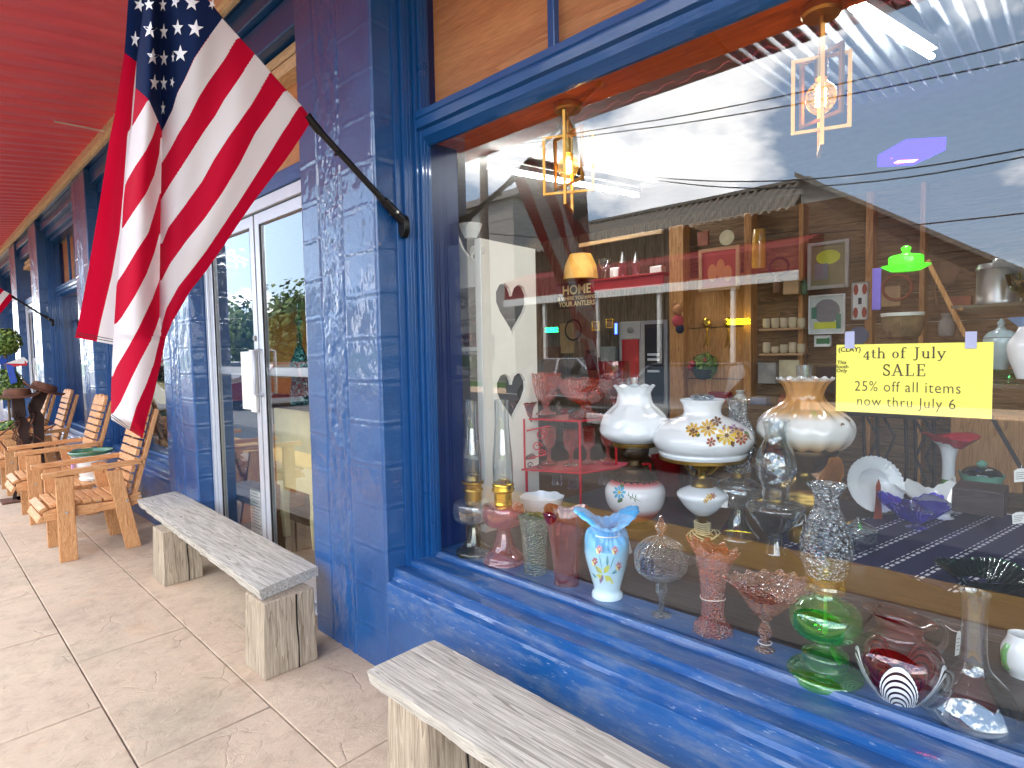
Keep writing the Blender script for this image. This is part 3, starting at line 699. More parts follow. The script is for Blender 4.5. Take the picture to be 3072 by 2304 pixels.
RIB = {n: flat('ribbon_'+n, c, .5) for n, c in (('blue',(36,72,160)),('red',(190,28,40)),('gold',(170,120,40)))}
bz = (b1[2]+b2[2])/2; bx0, by0 = b1[0]-.02, ty-.19
for n, pts in (('blue',[(0,0),(.02,.05),(-.12,.07),(-.14,-.02),(0,0)]), ('red',[(0,0),(.16,.06),(.19,-.03),(.04,-.04),(0,0)]), ('gold',[(0,.02),(-.10,.10),(-.16,.06),(-.02,-.01)]), ('blue',[(0,0),(.06,-.02),(.09,-.22),(.03,-.24),(.0,-.03)])):
    MB().prism([(u*1.1,v*1.1) for u,v in pts], -.012, .012, lambda u,v,w: (bx0+u, by0+w-abs(u)*.1, bz+v)).build('bow', RIB[n], tp, bevel=.004)
MB().prism([(0,0),(.16,.07),(.20,.02),(.18,-.01)], -.03, -.014, lambda u,v,w: (bx0+u*1.1, by0+w, bz+v*1.1)).build('bow', WHITE, tp, bevel=.004)
# ================================================================== flags on angled poles
def interp_poly(pts, y):
    pts = sorted(pts, key=lambda p: p[1]); ys = [p[1] for p in pts]; xs = [p[0] for p in pts]
    return float(np.interp(y, ys, xs))
FS = 760/1270
def g(pts, oy): return [(x, y+oy) for x, y in pts]
RB = {7:[(780,92),(690,215),(640,290),(590,400),(555,465),(530,550),(485,640)],
 8:[(862,182),(790,300),(710,410),(660,490),(610,590),(560,668),(520,745),(475,818)],
 9:[(945,272),(860,400),(790,500),(745,580),(688,660),(600,798),(520,918),(470,1003)],
 10:[(1023,362),(930,520),(860,620),(810,690),(740,798),(680,908),(600,1018),(510,1138),(475,1228)],
 11:[(1100,448),(1020,560),(945,668),(870,818),(780,968),(690,1098),(600,1208),(520,1318),(474,1408)],
 12:[(1175,525),(1080,668),(1000,798),(930,908),(860,1018),(780,1138),(700,1258),(640,1337),(560,1437),(500,1547),(478,1627),(474,1667)],
 13:[(1230,600),(1180,680),(1100,798),(1020,903),(940,1008),(860,1123),(780,1243),(700,1358),(620,1458),(530,1613),(495,1697),(485,1757),(440,1967),(405,2087),(380,2197)]}
LBD = {5:[(410,497),(370,565),(330,630)], 6:[(457,605),(430,690),(395,758),(340,838),(300,908),(291,938)],
 7:[(470,690),(465,768),(440,878),(400,968),(330,1068),(278,1148)], 8:[(470,958),(440,1068),(410,1168),(350,1258),(290,1358),(256,1408)],
 9:[(468,1158),(440,1268),(400,1378),(340,1488),(270,1598),(242,1627)], 10:[(466,1398),(430,1498),(370,1627),(310,1737),(250,1837),(226,1897)],
 11:[(466,1587),(430,1697),(370,1807),(320,1907),(270,2017),(223,2087)], 12:[(474,1667),(440,1817),(400,1927),(350,2037),(312,2167)]}
GL = [(432,-450),(400,-60),(390,0),(350,310),(345,440),(328,630),(300,868),(285,998),(275,1168),(258,1408),(250,1427),(238,1627),(228,1807),(222,1977),(222,2102)]
POLE_EDGE = [(300,-460),(715,10),(780,92),(862,182),(945,272),(1023,362),(1100,448),(1175,525),(1230,600)]
VAL = [(470,-450),(472,300),(478,660),(472,1000),(466,1398),(466,1587),(476,1700)]
AL = [(330,-450),(308,0),(300,120),(290,260),(240,580),(220,668),(165,1018),(110,1348),(60,1613),(42,1692)]
B1 = [(350,315),(335,450),(322,640),(305,668),(285,948),(265,1168),(225,1388),(170,1618),(150,1715)]
CANT = [(310,-500),(760,-500),(780,92),(690,215),(640,290),(590,400),(555,465),(530,550),(487,640),(478,660),(457,603),(410,497),(345,440),(300,430)]
CANT_A = [(250,-500),(420,-500),(420,360),(352,312),(290,264),(250,235)]
def sdist(poly, x, y):
    P = np.array(poly, float); Q = np.roll(P, -1, 0); d = Q-P; w = np.array([x,y])-P
    t = np.clip((w*d).sum(1)/(d*d).sum(1), 0, 1); ds = np.sqrt(((w-d*t[:,None])**2).sum(1)).min()
    ins = False
    for (x1,y1),(x2,y2) in zip(P, Q):
        if (y1 > y) != (y2 > y) and x < (x2-x1)*(y-y1)/(y2-y1)+x1: ins = not ins
    return ds if ins else -ds
def row_v(B, x, y):
    ks = []; 
    for k in sorted(B):
        ys = [p[1] for p in B[k]]
        if min(ys) <= y <= max(ys): ks.append((interp_poly(B[k], y), k))
    ks.sort()
    if not ks: return None
    xs = [a for a,_ in ks]; vs = [b for _,b in ks]
    xs = [xs[0]-40]+xs+[xs[-1]+40]; vs = [vs[0]-.5]+vs+[vs[-1]+.5]
    return float(np.interp(x, xs, vs))
FY = 2.36
def flag_pt(X, Y, off): return PY(200+X*FS, Y*FS, FY+off)
def front_off(X, Y, s, xL, xR, xv):
    fade = min(1, max(0, (Y+420)/700))
    if X >= xv:
        a = (X-xv)/max(60, xR-xv); o = .055*math.exp(-(X-xv)/42)-.055*math.sin(math.pi*min(1,a))*min(1,(xR-xv)/300)+.014*math.sin((X-xv)/46+Y/260)*math.exp(-((a-.4)/.35)**2)
    else:
        a = (X-xL)/max(30, xv-xL); o = .055*math.exp(-(xv-X)/40)-.075*math.sin(math.pi*a)**.8+.05*(1-a)**3
    if Y < 640:
        q = max(0, 1-abs(Y-250)/500)
        o += .014*math.sin((X-470)/19.0)*math.exp(-((X-490)/90)**2)*q
    return o*fade
def m_flag():
    t = NT('flag_fabric'); v = t.attr('stripe').outputs['Fac']; c = t.attr('canton').outputs['Fac']
    par = t.math('GREATER_THAN', t.math('FRACT', t.math('MULTIPLY', v, .5)), .5)
    wv = t.noise(t.coord(scale=(1,1,1)), 900, 2, .5)
    col = t.mix(par, srgb(200,12,50), srgb(240,235,230))
    col = t.mix(t.math('GREATER_THAN', c, 0.0), col, srgb(24,42,82))
    col = t.mix(.18, col, t.mix(1, col, t.ramp(wv, [(.3,(.6,.6,.6)),(.7,(1.15,1.15,1.15))]), 'MULTIPLY'))
    d = t.pbsdf(col, .75, spec=.2, normal=t.bump(t.noise(t.coord(), 700, 2), .25, .002)); tl = t.node('ShaderNodeBsdfTranslucent'); t.l.new(col, tl.inputs[0])
    mx = t.node('ShaderNodeMixShader'); mx.inputs[0].default_value = .42; t.l.new(d, mx.inputs[1]); t.l.new(tl.outputs[0], mx.inputs[2]); return t.done(mx.outputs[0])
FLAGM = m_flag(); STARM = flat('star_white', (236,236,236), .7)
def make_flag():
    root = thing('american_flag', 'x', 'flag', (-.35,FY,2.3))
    verts, st, ct, faces = [], [], [], []
    NR = 170; NL, NRt = 30, 56
    def yrow(r): return -440+(2196+440)*r/NR
    # left and right face of the deep centre fold meet along one shared line
    for side, n_ in ((0, NL), (1, NRt)):
        b0 = len(verts)
        for r in range(NR+1):
            Y = yrow(r); xL = interp_poly(GL, Y)
            if Y > 2102: xL = 222+(380-222)*(Y-2102)/(2197-2102)
            xR = interp_poly(POLE_EDGE, Y) if Y < 600 else interp_poly(RB[13], Y); xR = max(xR, xL+4); xv = interp_poly(VAL, Y)
            has_v = xv < xR-3 and Y < 1690; xs = xv if has_v else xR-3
            for k in range(n_+1):
                s = k/n_; X = xL+(xs-xL)*s if side == 0 else xs+(xR-xs)*s
                verts.append(flag_pt(X, Y, front_off(X, Y, s, xL, xR, xv if has_v else xR+40)))
                if has_v: v = row_v(RB if side else LBD, X, Y)
                else: v = row_v({**LBD, 13: RB[13]}, X, Y)
                if v is None: v = 7.5 if side else 4.5
                st.append(min(v, 12.99)); ct.append(sdist(CANT, X, Y)/50 if Y < 700 else -5)
        o0 = n_+1
        for r in range(NR):
            for k in range(n_): faces.append((b0+r*o0+k, b0+(r+1)*o0+k, b0+(r+1)*o0+k+1, b0+r*o0+k+1))
    base = len(verts); NR2, NC2 = 110, 26
    for r in range(NR2+1):
        Y0 = -440+(1730+440)*r/NR2
        for k in range(NC2+1):
            s = k/NC2; Y = Y0-(38*(1-s) if Y0 > 1600 else 0)*(max(0,Y0-1600)/130)
            xl = interp_poly(AL, Y); xr = interp_poly(GL, Y)+14; X = xl+(xr-xl)*s
            verts.append(flag_pt(X, Y, .09+.035*math.sin(s*3.1)+.02*math.sin(Y/210)*s))
            b = interp_poly(B1, Y); v = 1+(X-b)/70 if Y > 300 else .5
            st.append(min(max(v,.02),1.98)); ct.append(sdist(CANT_A, X, Y)/50 if Y < 600 else -5)
    o1 = NC2+1
    for r in range(NR2):
        for k in range(NC2): faces.append((base+r*o1+k, base+(r+1)*o1+k, base+(r+1)*o1+k+1, base+r*o1+k+1))
    mb = MB(); mb.add(verts, faces); o = mb.build('cloth', FLAGM, root, smooth=180, fix=False)
    a = o.data.attributes.new('stripe', 'FLOAT', 'POINT'); a.data.foreach_set('value', st)
    a = o.data.attributes.new('canton', 'FLOAT', 'POINT'); a.data.foreach_set('value', ct)
    stars = [(365,25,34,.95,.3),(412,22,32,.9,-.1),(482,25,36,.55,0),(543,8,34,.7,.2),(628,15,40,1,.1),(728,22,26,.7,.5),(418,150,42,.9,.1),(487,160,40,.55,0),(557,140,40,.72,0),(645,143,44,.95,.15),(343,197,40,.6,.1),
             (432,285,42,.78,.1),(488,293,40,.55,0),(533,288,28,.3,0),(570,270,42,.9,0),(440,415,40,.62,.1),(487,418,38,.48,0),(529,412,26,.45,.3),(483,542,36,.35,0),
             (480,-110,40,.6,0),(545,-115,38,.8,0),(620,-120,40,.9,.1),(700,-95,40,.9,.2),(410,-110,36,.7,0),(350,-105,34,.7,0)]
    sm = MB()
    for (sx, sy, sr, xs, rt) in stars:
        pts = []
        for k in range(10):
            rr = sr if k % 2 == 0 else sr*.40; a = -math.pi/2+k*math.pi/5+rt; pts.append((sx+rr*math.cos(a)*xs, sy+rr*math.sin(a)*1.08))
        vs = []
        for X, Y in [(sx,sy)]+pts:
            xL = interp_poly(GL, Y); xR = interp_poly(POLE_EDGE, Y); xv = interp_poly(VAL, Y)
            if sx < xL+6: off = .09+.035*math.sin(min(1,max(0,(X-interp_poly(AL,Y))/(xL+14-interp_poly(AL,Y))))*3.1)
            else: X = max(X, xL+1); off = front_off(X, Y, 0, xL, xR, xv)
            vs.append(flag_pt(X, Y, off-.006))
        sm.add(vs, [(0,1+k,1+(k+1)%10) for k in range(10)])
    sm.build('star_pattern', STARM, root, smooth=0, fix=False)
    # hems: double row of stitching along the fly end
    hm = MB()
    for d in (14, 26):
        hm.tube([flag_pt(222+(312-222)*k/8+2, 2102+(2170-2102)*k/8-d, front_off(222+90*k/8, 2090+8*k, 0, 222, 400, 440)-.006) for k in range(9)], .0012, 4)
        hm.tube([flag_pt(48+(232-48)*k/8, 1692+(1728-1692)*k/8-d, .075) for k in range(9)], .0012, 4)
    hm.build('stitching', flat('dark_thread', (60,40,44), .9), root)
    # pole, ferrule, socket bracket
    pb = Vector((.130, FY, 2.20)); pd = (Vector(PY(640,0,FY))-Vector(PY(935,365,FY))).normalized()
    a0 = Vector(PY(935,365,FY)); tip = a0+pd*1.15
    MB().tube([pb+Vector((-.05,0,.035)), a0-pd*.03, a0+pd*.12+Vector((0,.03,-.01)), tip+Vector((0,.04,-.02))], [.0145,.0145,.013,.012], 14).build('pole', BLK_MET, root)
    MB().tube([a0-pd*.05, a0+pd*.03], .018, 14).tube([a0-pd*.16, a0-pd*.15], .0165, 14).build_split('ferrule', BLK_MET, root)
    MB().sphere(tip, .025).build('finial', flat('gold_finial', (190,150,70), .3, .9), root)
    br = MB(); br.tube([pb+Vector((.0,0,0)), pb+Vector((-.105,0,.078))], [.024,.021], 16)
    br.build('socket', BLK_MET, root)
    MB().prism([(-.028*math.sin(a*math.pi/8)*1.0, -.055*math.cos(a*math.pi/8)) for a in range(16)], .118, .150, lambda u,v,w: (w, FY+u, 2.175+v)).build('wall_plate', BLK_MET, root, bevel=.003)
    MB().tube([pb+Vector((-.05,-.03,.03)), pb+Vector((-.05,.03,.03))], .007, 10).build('clamp_screw', flat('screw_steel', (170,168,160), .35, .9), root)
    return root
fl = make_flag()
fl['label'] = 'large striped American flag hanging from a black pole beside the display window'; fl['group'] = 'flags on the shop front'
f2 = copy_tree(fl); f2.location = (fl.location[0]-.01, fl.location[1]+9.45-.05, fl.location[2]-.02); f2['label'] = 'far American flag cut off by the left edge, on a black pole'
# ================================================================== display window: floor, platform, cloth
ZL, ZF, ZP = .559, .555, .640
MB().box((.452,-2.4,.50),(2.6,2.42,ZF)).build('display_floor', DARKPLANK, shop, smooth=0)
plat = thing('display_platform', 'low dark wooden platform on the window floor behind the front row of glass', 'platform', (1.3,.6,ZF))
MB().box((.80,-2.3,ZP-.028),(2.3,2.32,ZP)).build('top_board', DARKPLANK, plat, bevel=.003)
MB().box((.95,-2.2,ZF+.001),(2.2,2.2,ZP-.029)).build('plinth', flat('dark_plinth', (36,28,24), .7), plat, smooth=0)

def crs(p, k=4):
    """smooth a profile with Catmull-Rom"""
    out = []; n = len(p)
    for i in range(n-1):
        p0, p1, p2, p3 = p[max(i-1,0)], p[i], p[i+1], p[min(i+2,n-1)]
        for j in range(k):
            t = j/k
            out.append(tuple(max(0 if a == 0 else -9, .5*((2*p1[a])+(-p0[a]+p2[a])*t+(2*p0[a]-5*p1[a]+4*p2[a]-p3[a])*t*t+(-p0[a]+3*p1[a]-3*p2[a]+p3[a])*t**3)) for a in (0,1)))
    out.append(p[-1]); return out
def hollow(p, th, floor=None):
    """closed double wall: outer profile up, inner profile down to a floor"""
    z0 = p[0][1]; floor = z0+th*1.6 if floor is None else floor
    inner = [(max(r-th, .0005), z) for r, z in reversed(p) if z > floor]
    return [(0.0005, z0)]+p+inner+[(inner[-1][0]*.6, floor), (.0005, floor)]
class Base:
    """a spot on a surface of height z seen at (px, py); pixel profiles become metres at that spot's distance"""
    def __init__(s, px, py, z, rpx=0):
        p = np.array(PZ(px, py, z)); sc = DEPTH(p)/F_PX
        c = p + VIEW_H*rpx*sc; s.s = DEPTH(c)/F_PX; s.c = c; s.y0 = PIX(c)[1]; s.z = z; s.px = px
    def prof(s, pts): return [(r*s.s, (s.y0-y)*s.s) for r, y in pts]
    def at(s, px, py): return np.array([s.c[0], s.c[1], s.z]) + (s.y0-py)*s.s*np.array([0,0,1]) + (px-s.px)*s.s*_RH
_RH = np.array([_R[0], _R[1], 0]); _RH /= np.linalg.norm(_RH)
TOCAM = -VIEW_H
def ware(name, label, cat, px, py, z, rpx, parts, group=None, base=None):
    """parts: (part name, material, pixel profile, options)"""
    b = base or Base(px, py, z, rpx); t = thing(name, label, cat, b.c, group); objs = {}
    for pn, mat, pts, *o in parts:
        o = o[0] if o else {}; pr = b.prof(pts)
        if o.get('smooth', 1): pr = crs(pr, o.get('k', 4))
        if 'wall' in o: pr = hollow(pr, o['wall'], o.get('floor'))
        par = objs[o['under']] if 'under' in o else t
        ob = MB().lathe(pr, (b.c[0], b.c[1], b.z), o.get('n', 48), o.get('mod')).build(pn, mat, par, smooth=o.get('ang', 50))
        objs[pn] = ob
    return t, b, objs
def ribs(n, a, z0=-9, z1=9):
    return lambda th, t, r, z: (r*(1+a*math.cos(n*th)) if z0 <= z <= z1 else r, z)
def ribs_rim(n, a, m, zr, amp, flare=0, ph=0):
    """ribs plus a ruffled rim that starts at height zr"""
    def f(th, t, r, z):
        r2 = r*(1+a*math.cos(n*th)); k = max(0, (z-zr))
        w = math.cos(m*th+ph)
        return (r2*(1+flare*w*min(1, k/.03)), z+amp*w*min(1, k/.03))
    return f
def on_lathe(b, pr, px, py, eps=.0015):
    """where the sight line meets the front of a turned body"""
    d = _ray(px, py); cx, cy = b.c[0], b.c[1]; zs = [q[1]+b.z for q in pr]; rs = [q[0] for q in pr]
    z = b.z+(b.y0-py)*b.s
    for _ in range(6):
        r = float(np.interp(z, zs, rs))+eps; ox, oy = CAM[0]-cx, CAM[1]-cy
        A = d[0]**2+d[1]**2; B = 2*(ox*d[0]+oy*d[1]); C = ox*ox+oy*oy-r*r; D = B*B-4*A*C
        tt = -B/(2*A) if D < 0 else (-B-math.sqrt(D))/(2*A); p = CAM+d*tt; z = p[2]
    return p
def blossom(mb, b, pr, px, py, R, n, mi, rot=0, asp=1.0, inner=None):
    c = on_lathe(b, pr, px, py, .0022)
    for k in range(n):
        a = rot+2*math.pi*k/n; w = math.pi/n*.85; pts = []
        for rr, da in ((.12,0),(.6,-w),(.92,-w*.55),(1,0),(.92,w*.55),(.6,w)):
            pts.append(on_lathe(b, pr, px+R*rr*math.cos(a+da)*asp, py+R*rr*math.sin(a+da), .0016+.0002*k))
        mb.add(pts, [tuple(range(6))], mi)
    if inner is not None:
        pts = [on_lathe(b, pr, px+R*.22*math.cos(a)*asp, py+R*.22*math.sin(a), .0034) for a in np.linspace(0, 2*math.pi, 9)[:-1]]
        mb.add(pts, [tuple(range(8))], inner)
def leafp(mb, b, pr, p0, p1, w, mi, eps=.0014):
    x0, y0 = p0; x1, y1 = p1; dx, dy = x1-x0, y1-y0; L = math.hypot(dx, dy); nx, ny = -dy/L, dx/L
    ps = [(x0,y0),(x0+dx*.35+nx*w,y0+dy*.35+ny*w),(x0+dx*.7+nx*w*.7,y0+dy*.7+ny*w*.7),(x1,y1),(x0+dx*.7-nx*w*.7,y0+dy*.7-ny*w*.7),(x0+dx*.35-nx*w,y0+dy*.35-ny*w)]
    mb.add([on_lathe(b, pr, x, y, eps) for x, y in ps], [tuple(range(6))], mi)
PAPER = flat('white_tag_card', (236,234,226), .7, var=.02); INK = flat('grey_ink', (70,66,70), .8); STRING = flat('cotton_string', (226,214,204), .8)
def price_tag(label, at, w, h, tilt, knot, spin=0.0, lines=3):
    """card hanging by a string; at = top centre of the card, knot = where the string is tied"""
    at = Vector(at); t = thing('price_tag', label, 'price tag', at, 'price tags tied to the glassware')
    r = Vector(_RH)*math.cos(spin)+Vector(VIEW_H)*math.sin(spin); u = Vector((0,0,1)); n = r.cross(u)
    r2 = r*math.cos(tilt)+u*math.sin(tilt); u2 = -r*math.sin(tilt)+u*math.cos(tilt)
    poly = [(-w/2,-.15*h),(-w*.2,0),(w*.2,0),(w/2,-.15*h),(w/2,-h),(-w/2,-h)]
    MB().prism(poly, 0, .0008, lambda a,c,d: tuple(at+r2*a+u2*c+n*d)).build('card', PAPER, t, smooth=0)
    if lines:
        m = MB()
        for k in range(lines): 
            L = w*random.uniform(.5,.8); y = -h*(.3+.6*k/lines)
            for dd in (-.0006, .0014): m.add([tuple(at+r2*(-w*.4)+u2*y+n*dd), tuple(at+r2*(-w*.4+L)+u2*(y+.001)+n*dd), tuple(at+r2*(-w*.4+L)+u2*(y-.0008)+n*dd), tuple(at+r2*(-w*.4)+u2*(y-.0014)+n*dd)], [(0,1,2,3)])
        m.build('writing', INK, t, smooth=0, fix=False)
    k = Vector(knot); mid = (at+k)/2+Vector((0,0,-.006))
    MB().tube([k, mid, at+u2*(-.06*h)], .0011, 6).build('string', STRING, t)

CLEAR = glassmat('clear_glass', (236,240,240), .42, body=.02); CLEARQ = glassmat('quilted_clear_glass', (230,238,242), .25, bump=1.0, bscale=85, body=.05)
OLIVE = glassmat('olive_glass', (150,138,44), .35, dens=.75, body=.15); PINK = glassmat('pink_glass', (236,150,160), .38, body=.16); GREENV = glassmat('leaf_green_glass', (76,160,80), .35, bump=1.0, bscale=120, dens=.75, body=.3)
RUBY = glassmat('ruby_glass', (190,20,34), .42, dens=.7, body=.3); BROWNG = glassmat('brown_glass', (78,58,40), .32, bump=.9, bscale=170, dens=.9, body=.2); AMBER = glassmat('amber_glass', (222,130,26), .38, bump=.9, bscale=110, dens=.75, body=.32)
MARI = glassmat('marigold_glass', (246,118,16), .35, bump=1.0, bscale=130, dens=.75, body=.34); LIME = glassmat('lime_green_glass', (110,222,100), .42, dens=.55, body=.12); CRAN = glassmat('cranberry_glass', (186,26,56), .45, body=.2)
AMBERINA = glassmat('amberina_glass', (248,112,12), .4, bump=.8, bscale=150, dens=.75, body=.34); VIOLET = glassmat('violet_glass', (110,96,250), .45, body=.25); DKGREEN = glassmat('dark_green_glass', (92,130,112), .4)
BRASS = flat('aged_brass', (150,120,58), .32, .9, bump=.12, bscale=120); GOLD = flat('bright_brass', (226,186,70), .25, .95, bump=.1, bscale=200); BRONZE = flat('dark_bronze', (84,66,44), .42, .85, bump=.3, bscale=120)
def m_opal(name, stops, z0, z1, rough=.12):
    """opal glass with colour bands sprayed on by height (object z between z0 and z1)"""
    t = NT(name); sep = t.node('ShaderNodeSeparateXYZ'); t.l.new(t.coord(), sep.inputs[0])
    f = t.math('DIVIDE', t.math('SUBTRACT', sep.outputs[2], z0), z1-z0)
    return t.done(t.pbsdf(t.ramp(f, stops), rough, coat=.6, sss=.0))
OPAL = flat('white_opal_glass', (238,240,240), .12, coat=.6, var=.01)

# ---- oil lamps at the left end of the ledge
chim = lambda cx, yb, yt, r0, r1, r2: [(r0,yb),(r0*1.0,yb-(yb-yt)*.08),(r1,yb-(yb-yt)*.3),(r0*.86,yb-(yb-yt)*.5),(r2,yb-(yb-yt)*.75),(r2,yt)]
ware('oil_lamp', 'oil lamp with clear ribbed font on an olive green glass foot', 'oil lamp', 1420, 1675, ZL, 50, [
    ('foot', OLIVE, [(54,1660),(54,1650),(46,1643),(30,1630),(22,1608),(17,1580),(16,1572)], {'wall':.004,'mod':ribs(12,.025)}),
    ('font', CLEAR, [(14,1571),(24,1566),(50,1560),(60,1546),(61,1512),(54,1502),(30,1497)], {'wall':.003,'mod':ribs(22,.02)}),
    ('collar', BRASS, [(26,1497),(26,1470),(30,1468),(30,1464),(26,1460),(27,1450),(33,1446),(33,1440),(24,1436),(22,1424),(14,1420)], {'smooth':0}),
    ('chimney', CLEAR, chim(0,1440,1202,27,28,19), {'wall':.0014})])
ware('oil_lamp', 'pink glass oil lamp with a bright brass burner and tall chimney', 'oil lamp', 1513, 1704, ZL, 58, [
    ('foot', PINK, [(63,1688),(64,1680),(58,1672),(56,1664),(44,1652),(32,1636),(26,1616),(22,1596),(21,1586)], {'wall':.005,'mod':ribs(14,.02)}),
    ('font', PINK, [(21,1586),(24,1580),(50,1570),(60,1556),(63,1540),(62,1520),(56,1512),(30,1508)], {'wall':.003,'mod':ribs(26,.014)}),
    ('collar', GOLD, [(28,1508),(25,1502),(27,1498),(27,1474),(33,1470),(34,1464),(31,1458),(33,1452),(31,1446),(20,1440),(14,1434)], {'smooth':0}),
    ('chimney', CLEAR, chim(0,1462,1198,30,30,21), {'wall':.0014})])
_b = Base(1513,1704,ZL,58)
MB().tube([_b.at(1512,1497)+TOCAM*.028, _b.at(1512,1497)+TOCAM*.036], .0105, 18).build('wick_knob', GOLD, bpy.data.objects['oil_lamp.001'])
# ---- bowls and vases of the front row
ware('milk_bowl', 'white milk glass bowl with scalloped rim behind the green vase', 'bowl', 1629, 1585, ZP, 26, [
    ('body', OPAL, [(27,1580),(27,1574),(24,1568),(36,1548),(54,1524),(63,1500),(66,1487)], {'wall':.004,'mod':ribs_rim(8,.015,8,.055,.003)})])
ware('glass_vase', 'leaf green pressed glass vase with starburst pattern', 'vase', 1607, 1728, ZL, 32, [
    ('body', GREENV, [(32,1721),(33,1710),(34,1680),(36,1640),(40,1590),(45,1560),(48,1546)], {'wall':.004,'mod':ribs_rim(6,.02,12,.13,.0022)})])
_, b, _o = ware('glass_vase', 'dark ruby glass vase with flared square mouth', 'vase', 1704, 1763, ZL, 40, [
    ('body', RUBY, [(40,1752),(39,1740),(39,1720),(42,1690),(47,1640),(56,1585),(68,1545),(74,1530)], {'wall':.006,'n':64,'mod':lambda th,t,r,z: (r*(1+.10*math.cos(4*th+.6)*min(1,.35+z*4)+.012*math.cos(24*th)), z+.006*math.cos(4*th+.6)*max(0,(z-.1)*8))})])
price_tag('white price tag hanging on the dark ruby vase', b.at(1681,1558)+TOCAM*.05, .016, .05, -.12, b.at(1686,1541)+TOCAM*.062, lines=0)
VASEM = m_opal('sky_blue_satin_glass', [(0,srgb(214,236,240)),(.35,srgb(186,222,236)),(.62,srgb(160,212,236)),(.8,srgb(110,188,228)),(1,srgb(70,160,220))], 0, .30, .2)
def m_vase(zb):
    t = NT('sky_blue_satin_glass_banded'); sep = t.node('ShaderNodeSeparateXYZ'); t.l.new(t.coord(), sep.inputs[0])
    f = t.math('DIVIDE', t.math('SUBTRACT', sep.outputs[2], zb), .27)
    c = t.ramp(f, [(0,srgb(222,238,240)),(.35,srgb(200,228,238)),(.66,srgb(168,216,238)),(.82,srgb(112,190,230)),(1,srgb(76,166,224))])  # pale at the foot, deeper blue towards the lip
    return t.done(t.pbsdf(c, .2, coat=.4, sss=.0))
VB = m_vase(ZL)
def vase_mod(th, t, r, z):
    k = max(0, min(1, (z-.205)/.05)); a = th-math.atan2(_RH[1], _RH[0])
    w = math.cos(2*a)
    return (r*(1+k*(.16*w+.03*math.cos(18*th))), z+k*(.032*w+.003*math.cos(18*th+1)-.010))
_, b, _o = ware('ruffled_vase', 'sky blue satin glass vase with ruffled lip and painted rosebuds', 'vase', 1829, 1805, ZL, 46, [
    ('body', VB, [(44,1793),(46,1786),(45,1776),(40,1768),(40,1756),(50,1720),(62,1676),(66,1646),(62,1622),(52,1603),(42,1594),(38,1580),(37,1562),(42,1550),(60,1538),(78,1534),(84,1542)], {'wall':.003,'n':84,'mod':vase_mod})])
pr = crs(b.prof([(46,1793),(45,1776),(40,1768),(40,1756),(50,1720),(62,1676),(66,1646),(62,1622),(52,1603),(42,1594),(38,1580)]))
PF = [flat('petal_pink', (206,150,168), .5), flat('petal_cream', (232,226,150), .5), flat('leaf_yellow', (206,206,96), .5), flat('leaf_teal', (84,150,160), .5), flat('petal_rose', (176,96,110), .5), flat('petal_mauve', (150,120,150), .5)]
mb = MB()
for (x, y, r, m) in ((1797,1648,13,0),(1845,1650,14,0),(1784,1684,12,4),(1856,1698,13,0)):
    blossom(mb, b, pr, x, y, r, 6, m, .3, .8, 1); leafp(mb, b, pr, (x,y+14), (x+1,y-12), 5, 4, .003); leafp(mb, b, pr, (x-2,y+16), (x-9,y-4), 3.5, 1, .0032)
for p0, p1 in (((1797,1662),(1807,1712)),((1845,1664),(1828,1712)),((1784,1694),(1800,1722)),((1854,1706),(1832,1722))): leafp(mb, b, pr, p0, p1, 1.4, 3)
for p0, p1, w, m in (((1806,1722),(1784,1696),7,2),((1812,1720),(1828,1694),8,2),((1806,1724),(1780,1740),9,2),((1814,1726),(1840,1752),9,2),((1808,1724),(1800,1752),6,5),((1822,1700),(1822,1664),4,3),((1836,1722),(1852,1714),3,3),((1790,1735),(1776,1718),3,3)): leafp(mb, b, pr, p0, p1, w, m)
mb.build('painted_flowers', PF, bpy.data.objects['ruffled_vase'], smooth=0, fix=False)
MB().tube([b.at(1829+46*math.cos(a), 1597)+0*VIEW_H if False else np.array([b.c[0]+43*b.s*math.cos(a), b.c[1]+43*b.s*math.sin(a), b.z+(b.y0-1596)*b.s]) for a in np.linspace(0, 2*math.pi, 40)], .0022, 6).build('beaded_collar', OPAL, bpy.data.objects['ruffled_vase'])
price_tag('white price tag leaning on the right side of the sky blue vase', b.at(1884,1605)+TOCAM*.02, .022, .075, .28, b.at(1868,1598)+TOCAM*.03, .5, 0)
# ---- covered compote, carnival vase, amber compote
ware('covered_compote', 'dark brown glass covered candy dish on a tall stem with faceted lid', 'candy dish', 1995, 1862, ZL, 44, [
    ('stem', BROWNG, [(50,1853),(49,1850),(30,1843),(14,1836),(10,1826),(9,1800),(10,1782),(17,1772),(18,1755),(15,1744),(24,1738)], {}),
    ('bowl', BROWNG, [(24,1737),(50,1728),(72,1708),(78,1690),(78,1664)], {'wall':.004,'mod':ribs(24,.018)}),
    ('lid', BROWNG, [(79,1661),(77,1652),(66,1634),(46,1617),(20,1606),(11,1600)], {'wall':.003,'mod':ribs(28,.02)}),
    ('finial', AMBER, [(10,1600),(9,1594),(17,1584),(18,1574),(12,1564),(9,1558),(5,1546),(1,1542)], {})], base=Base(1995,1862,ZL,44))
b = Base(1995,1862,ZL,44)
price_tag('white price tag lying on the lid of the dark brown candy dish', b.at(2034,1618)+TOCAM*.03, .017, .05, .75, b.at(1998,1603)+TOCAM*.02, .3, 0)
def mari_mod(th, t, r, z):
    k = max(0, (z-.15)/.06); return (r*(1+.03*math.cos(8*th)*(1 if z < .05 else .4)+.03*k*math.cos(10*th)), z+.004*k*math.cos(10*th)+.008*k*math.cos(th-2.4))
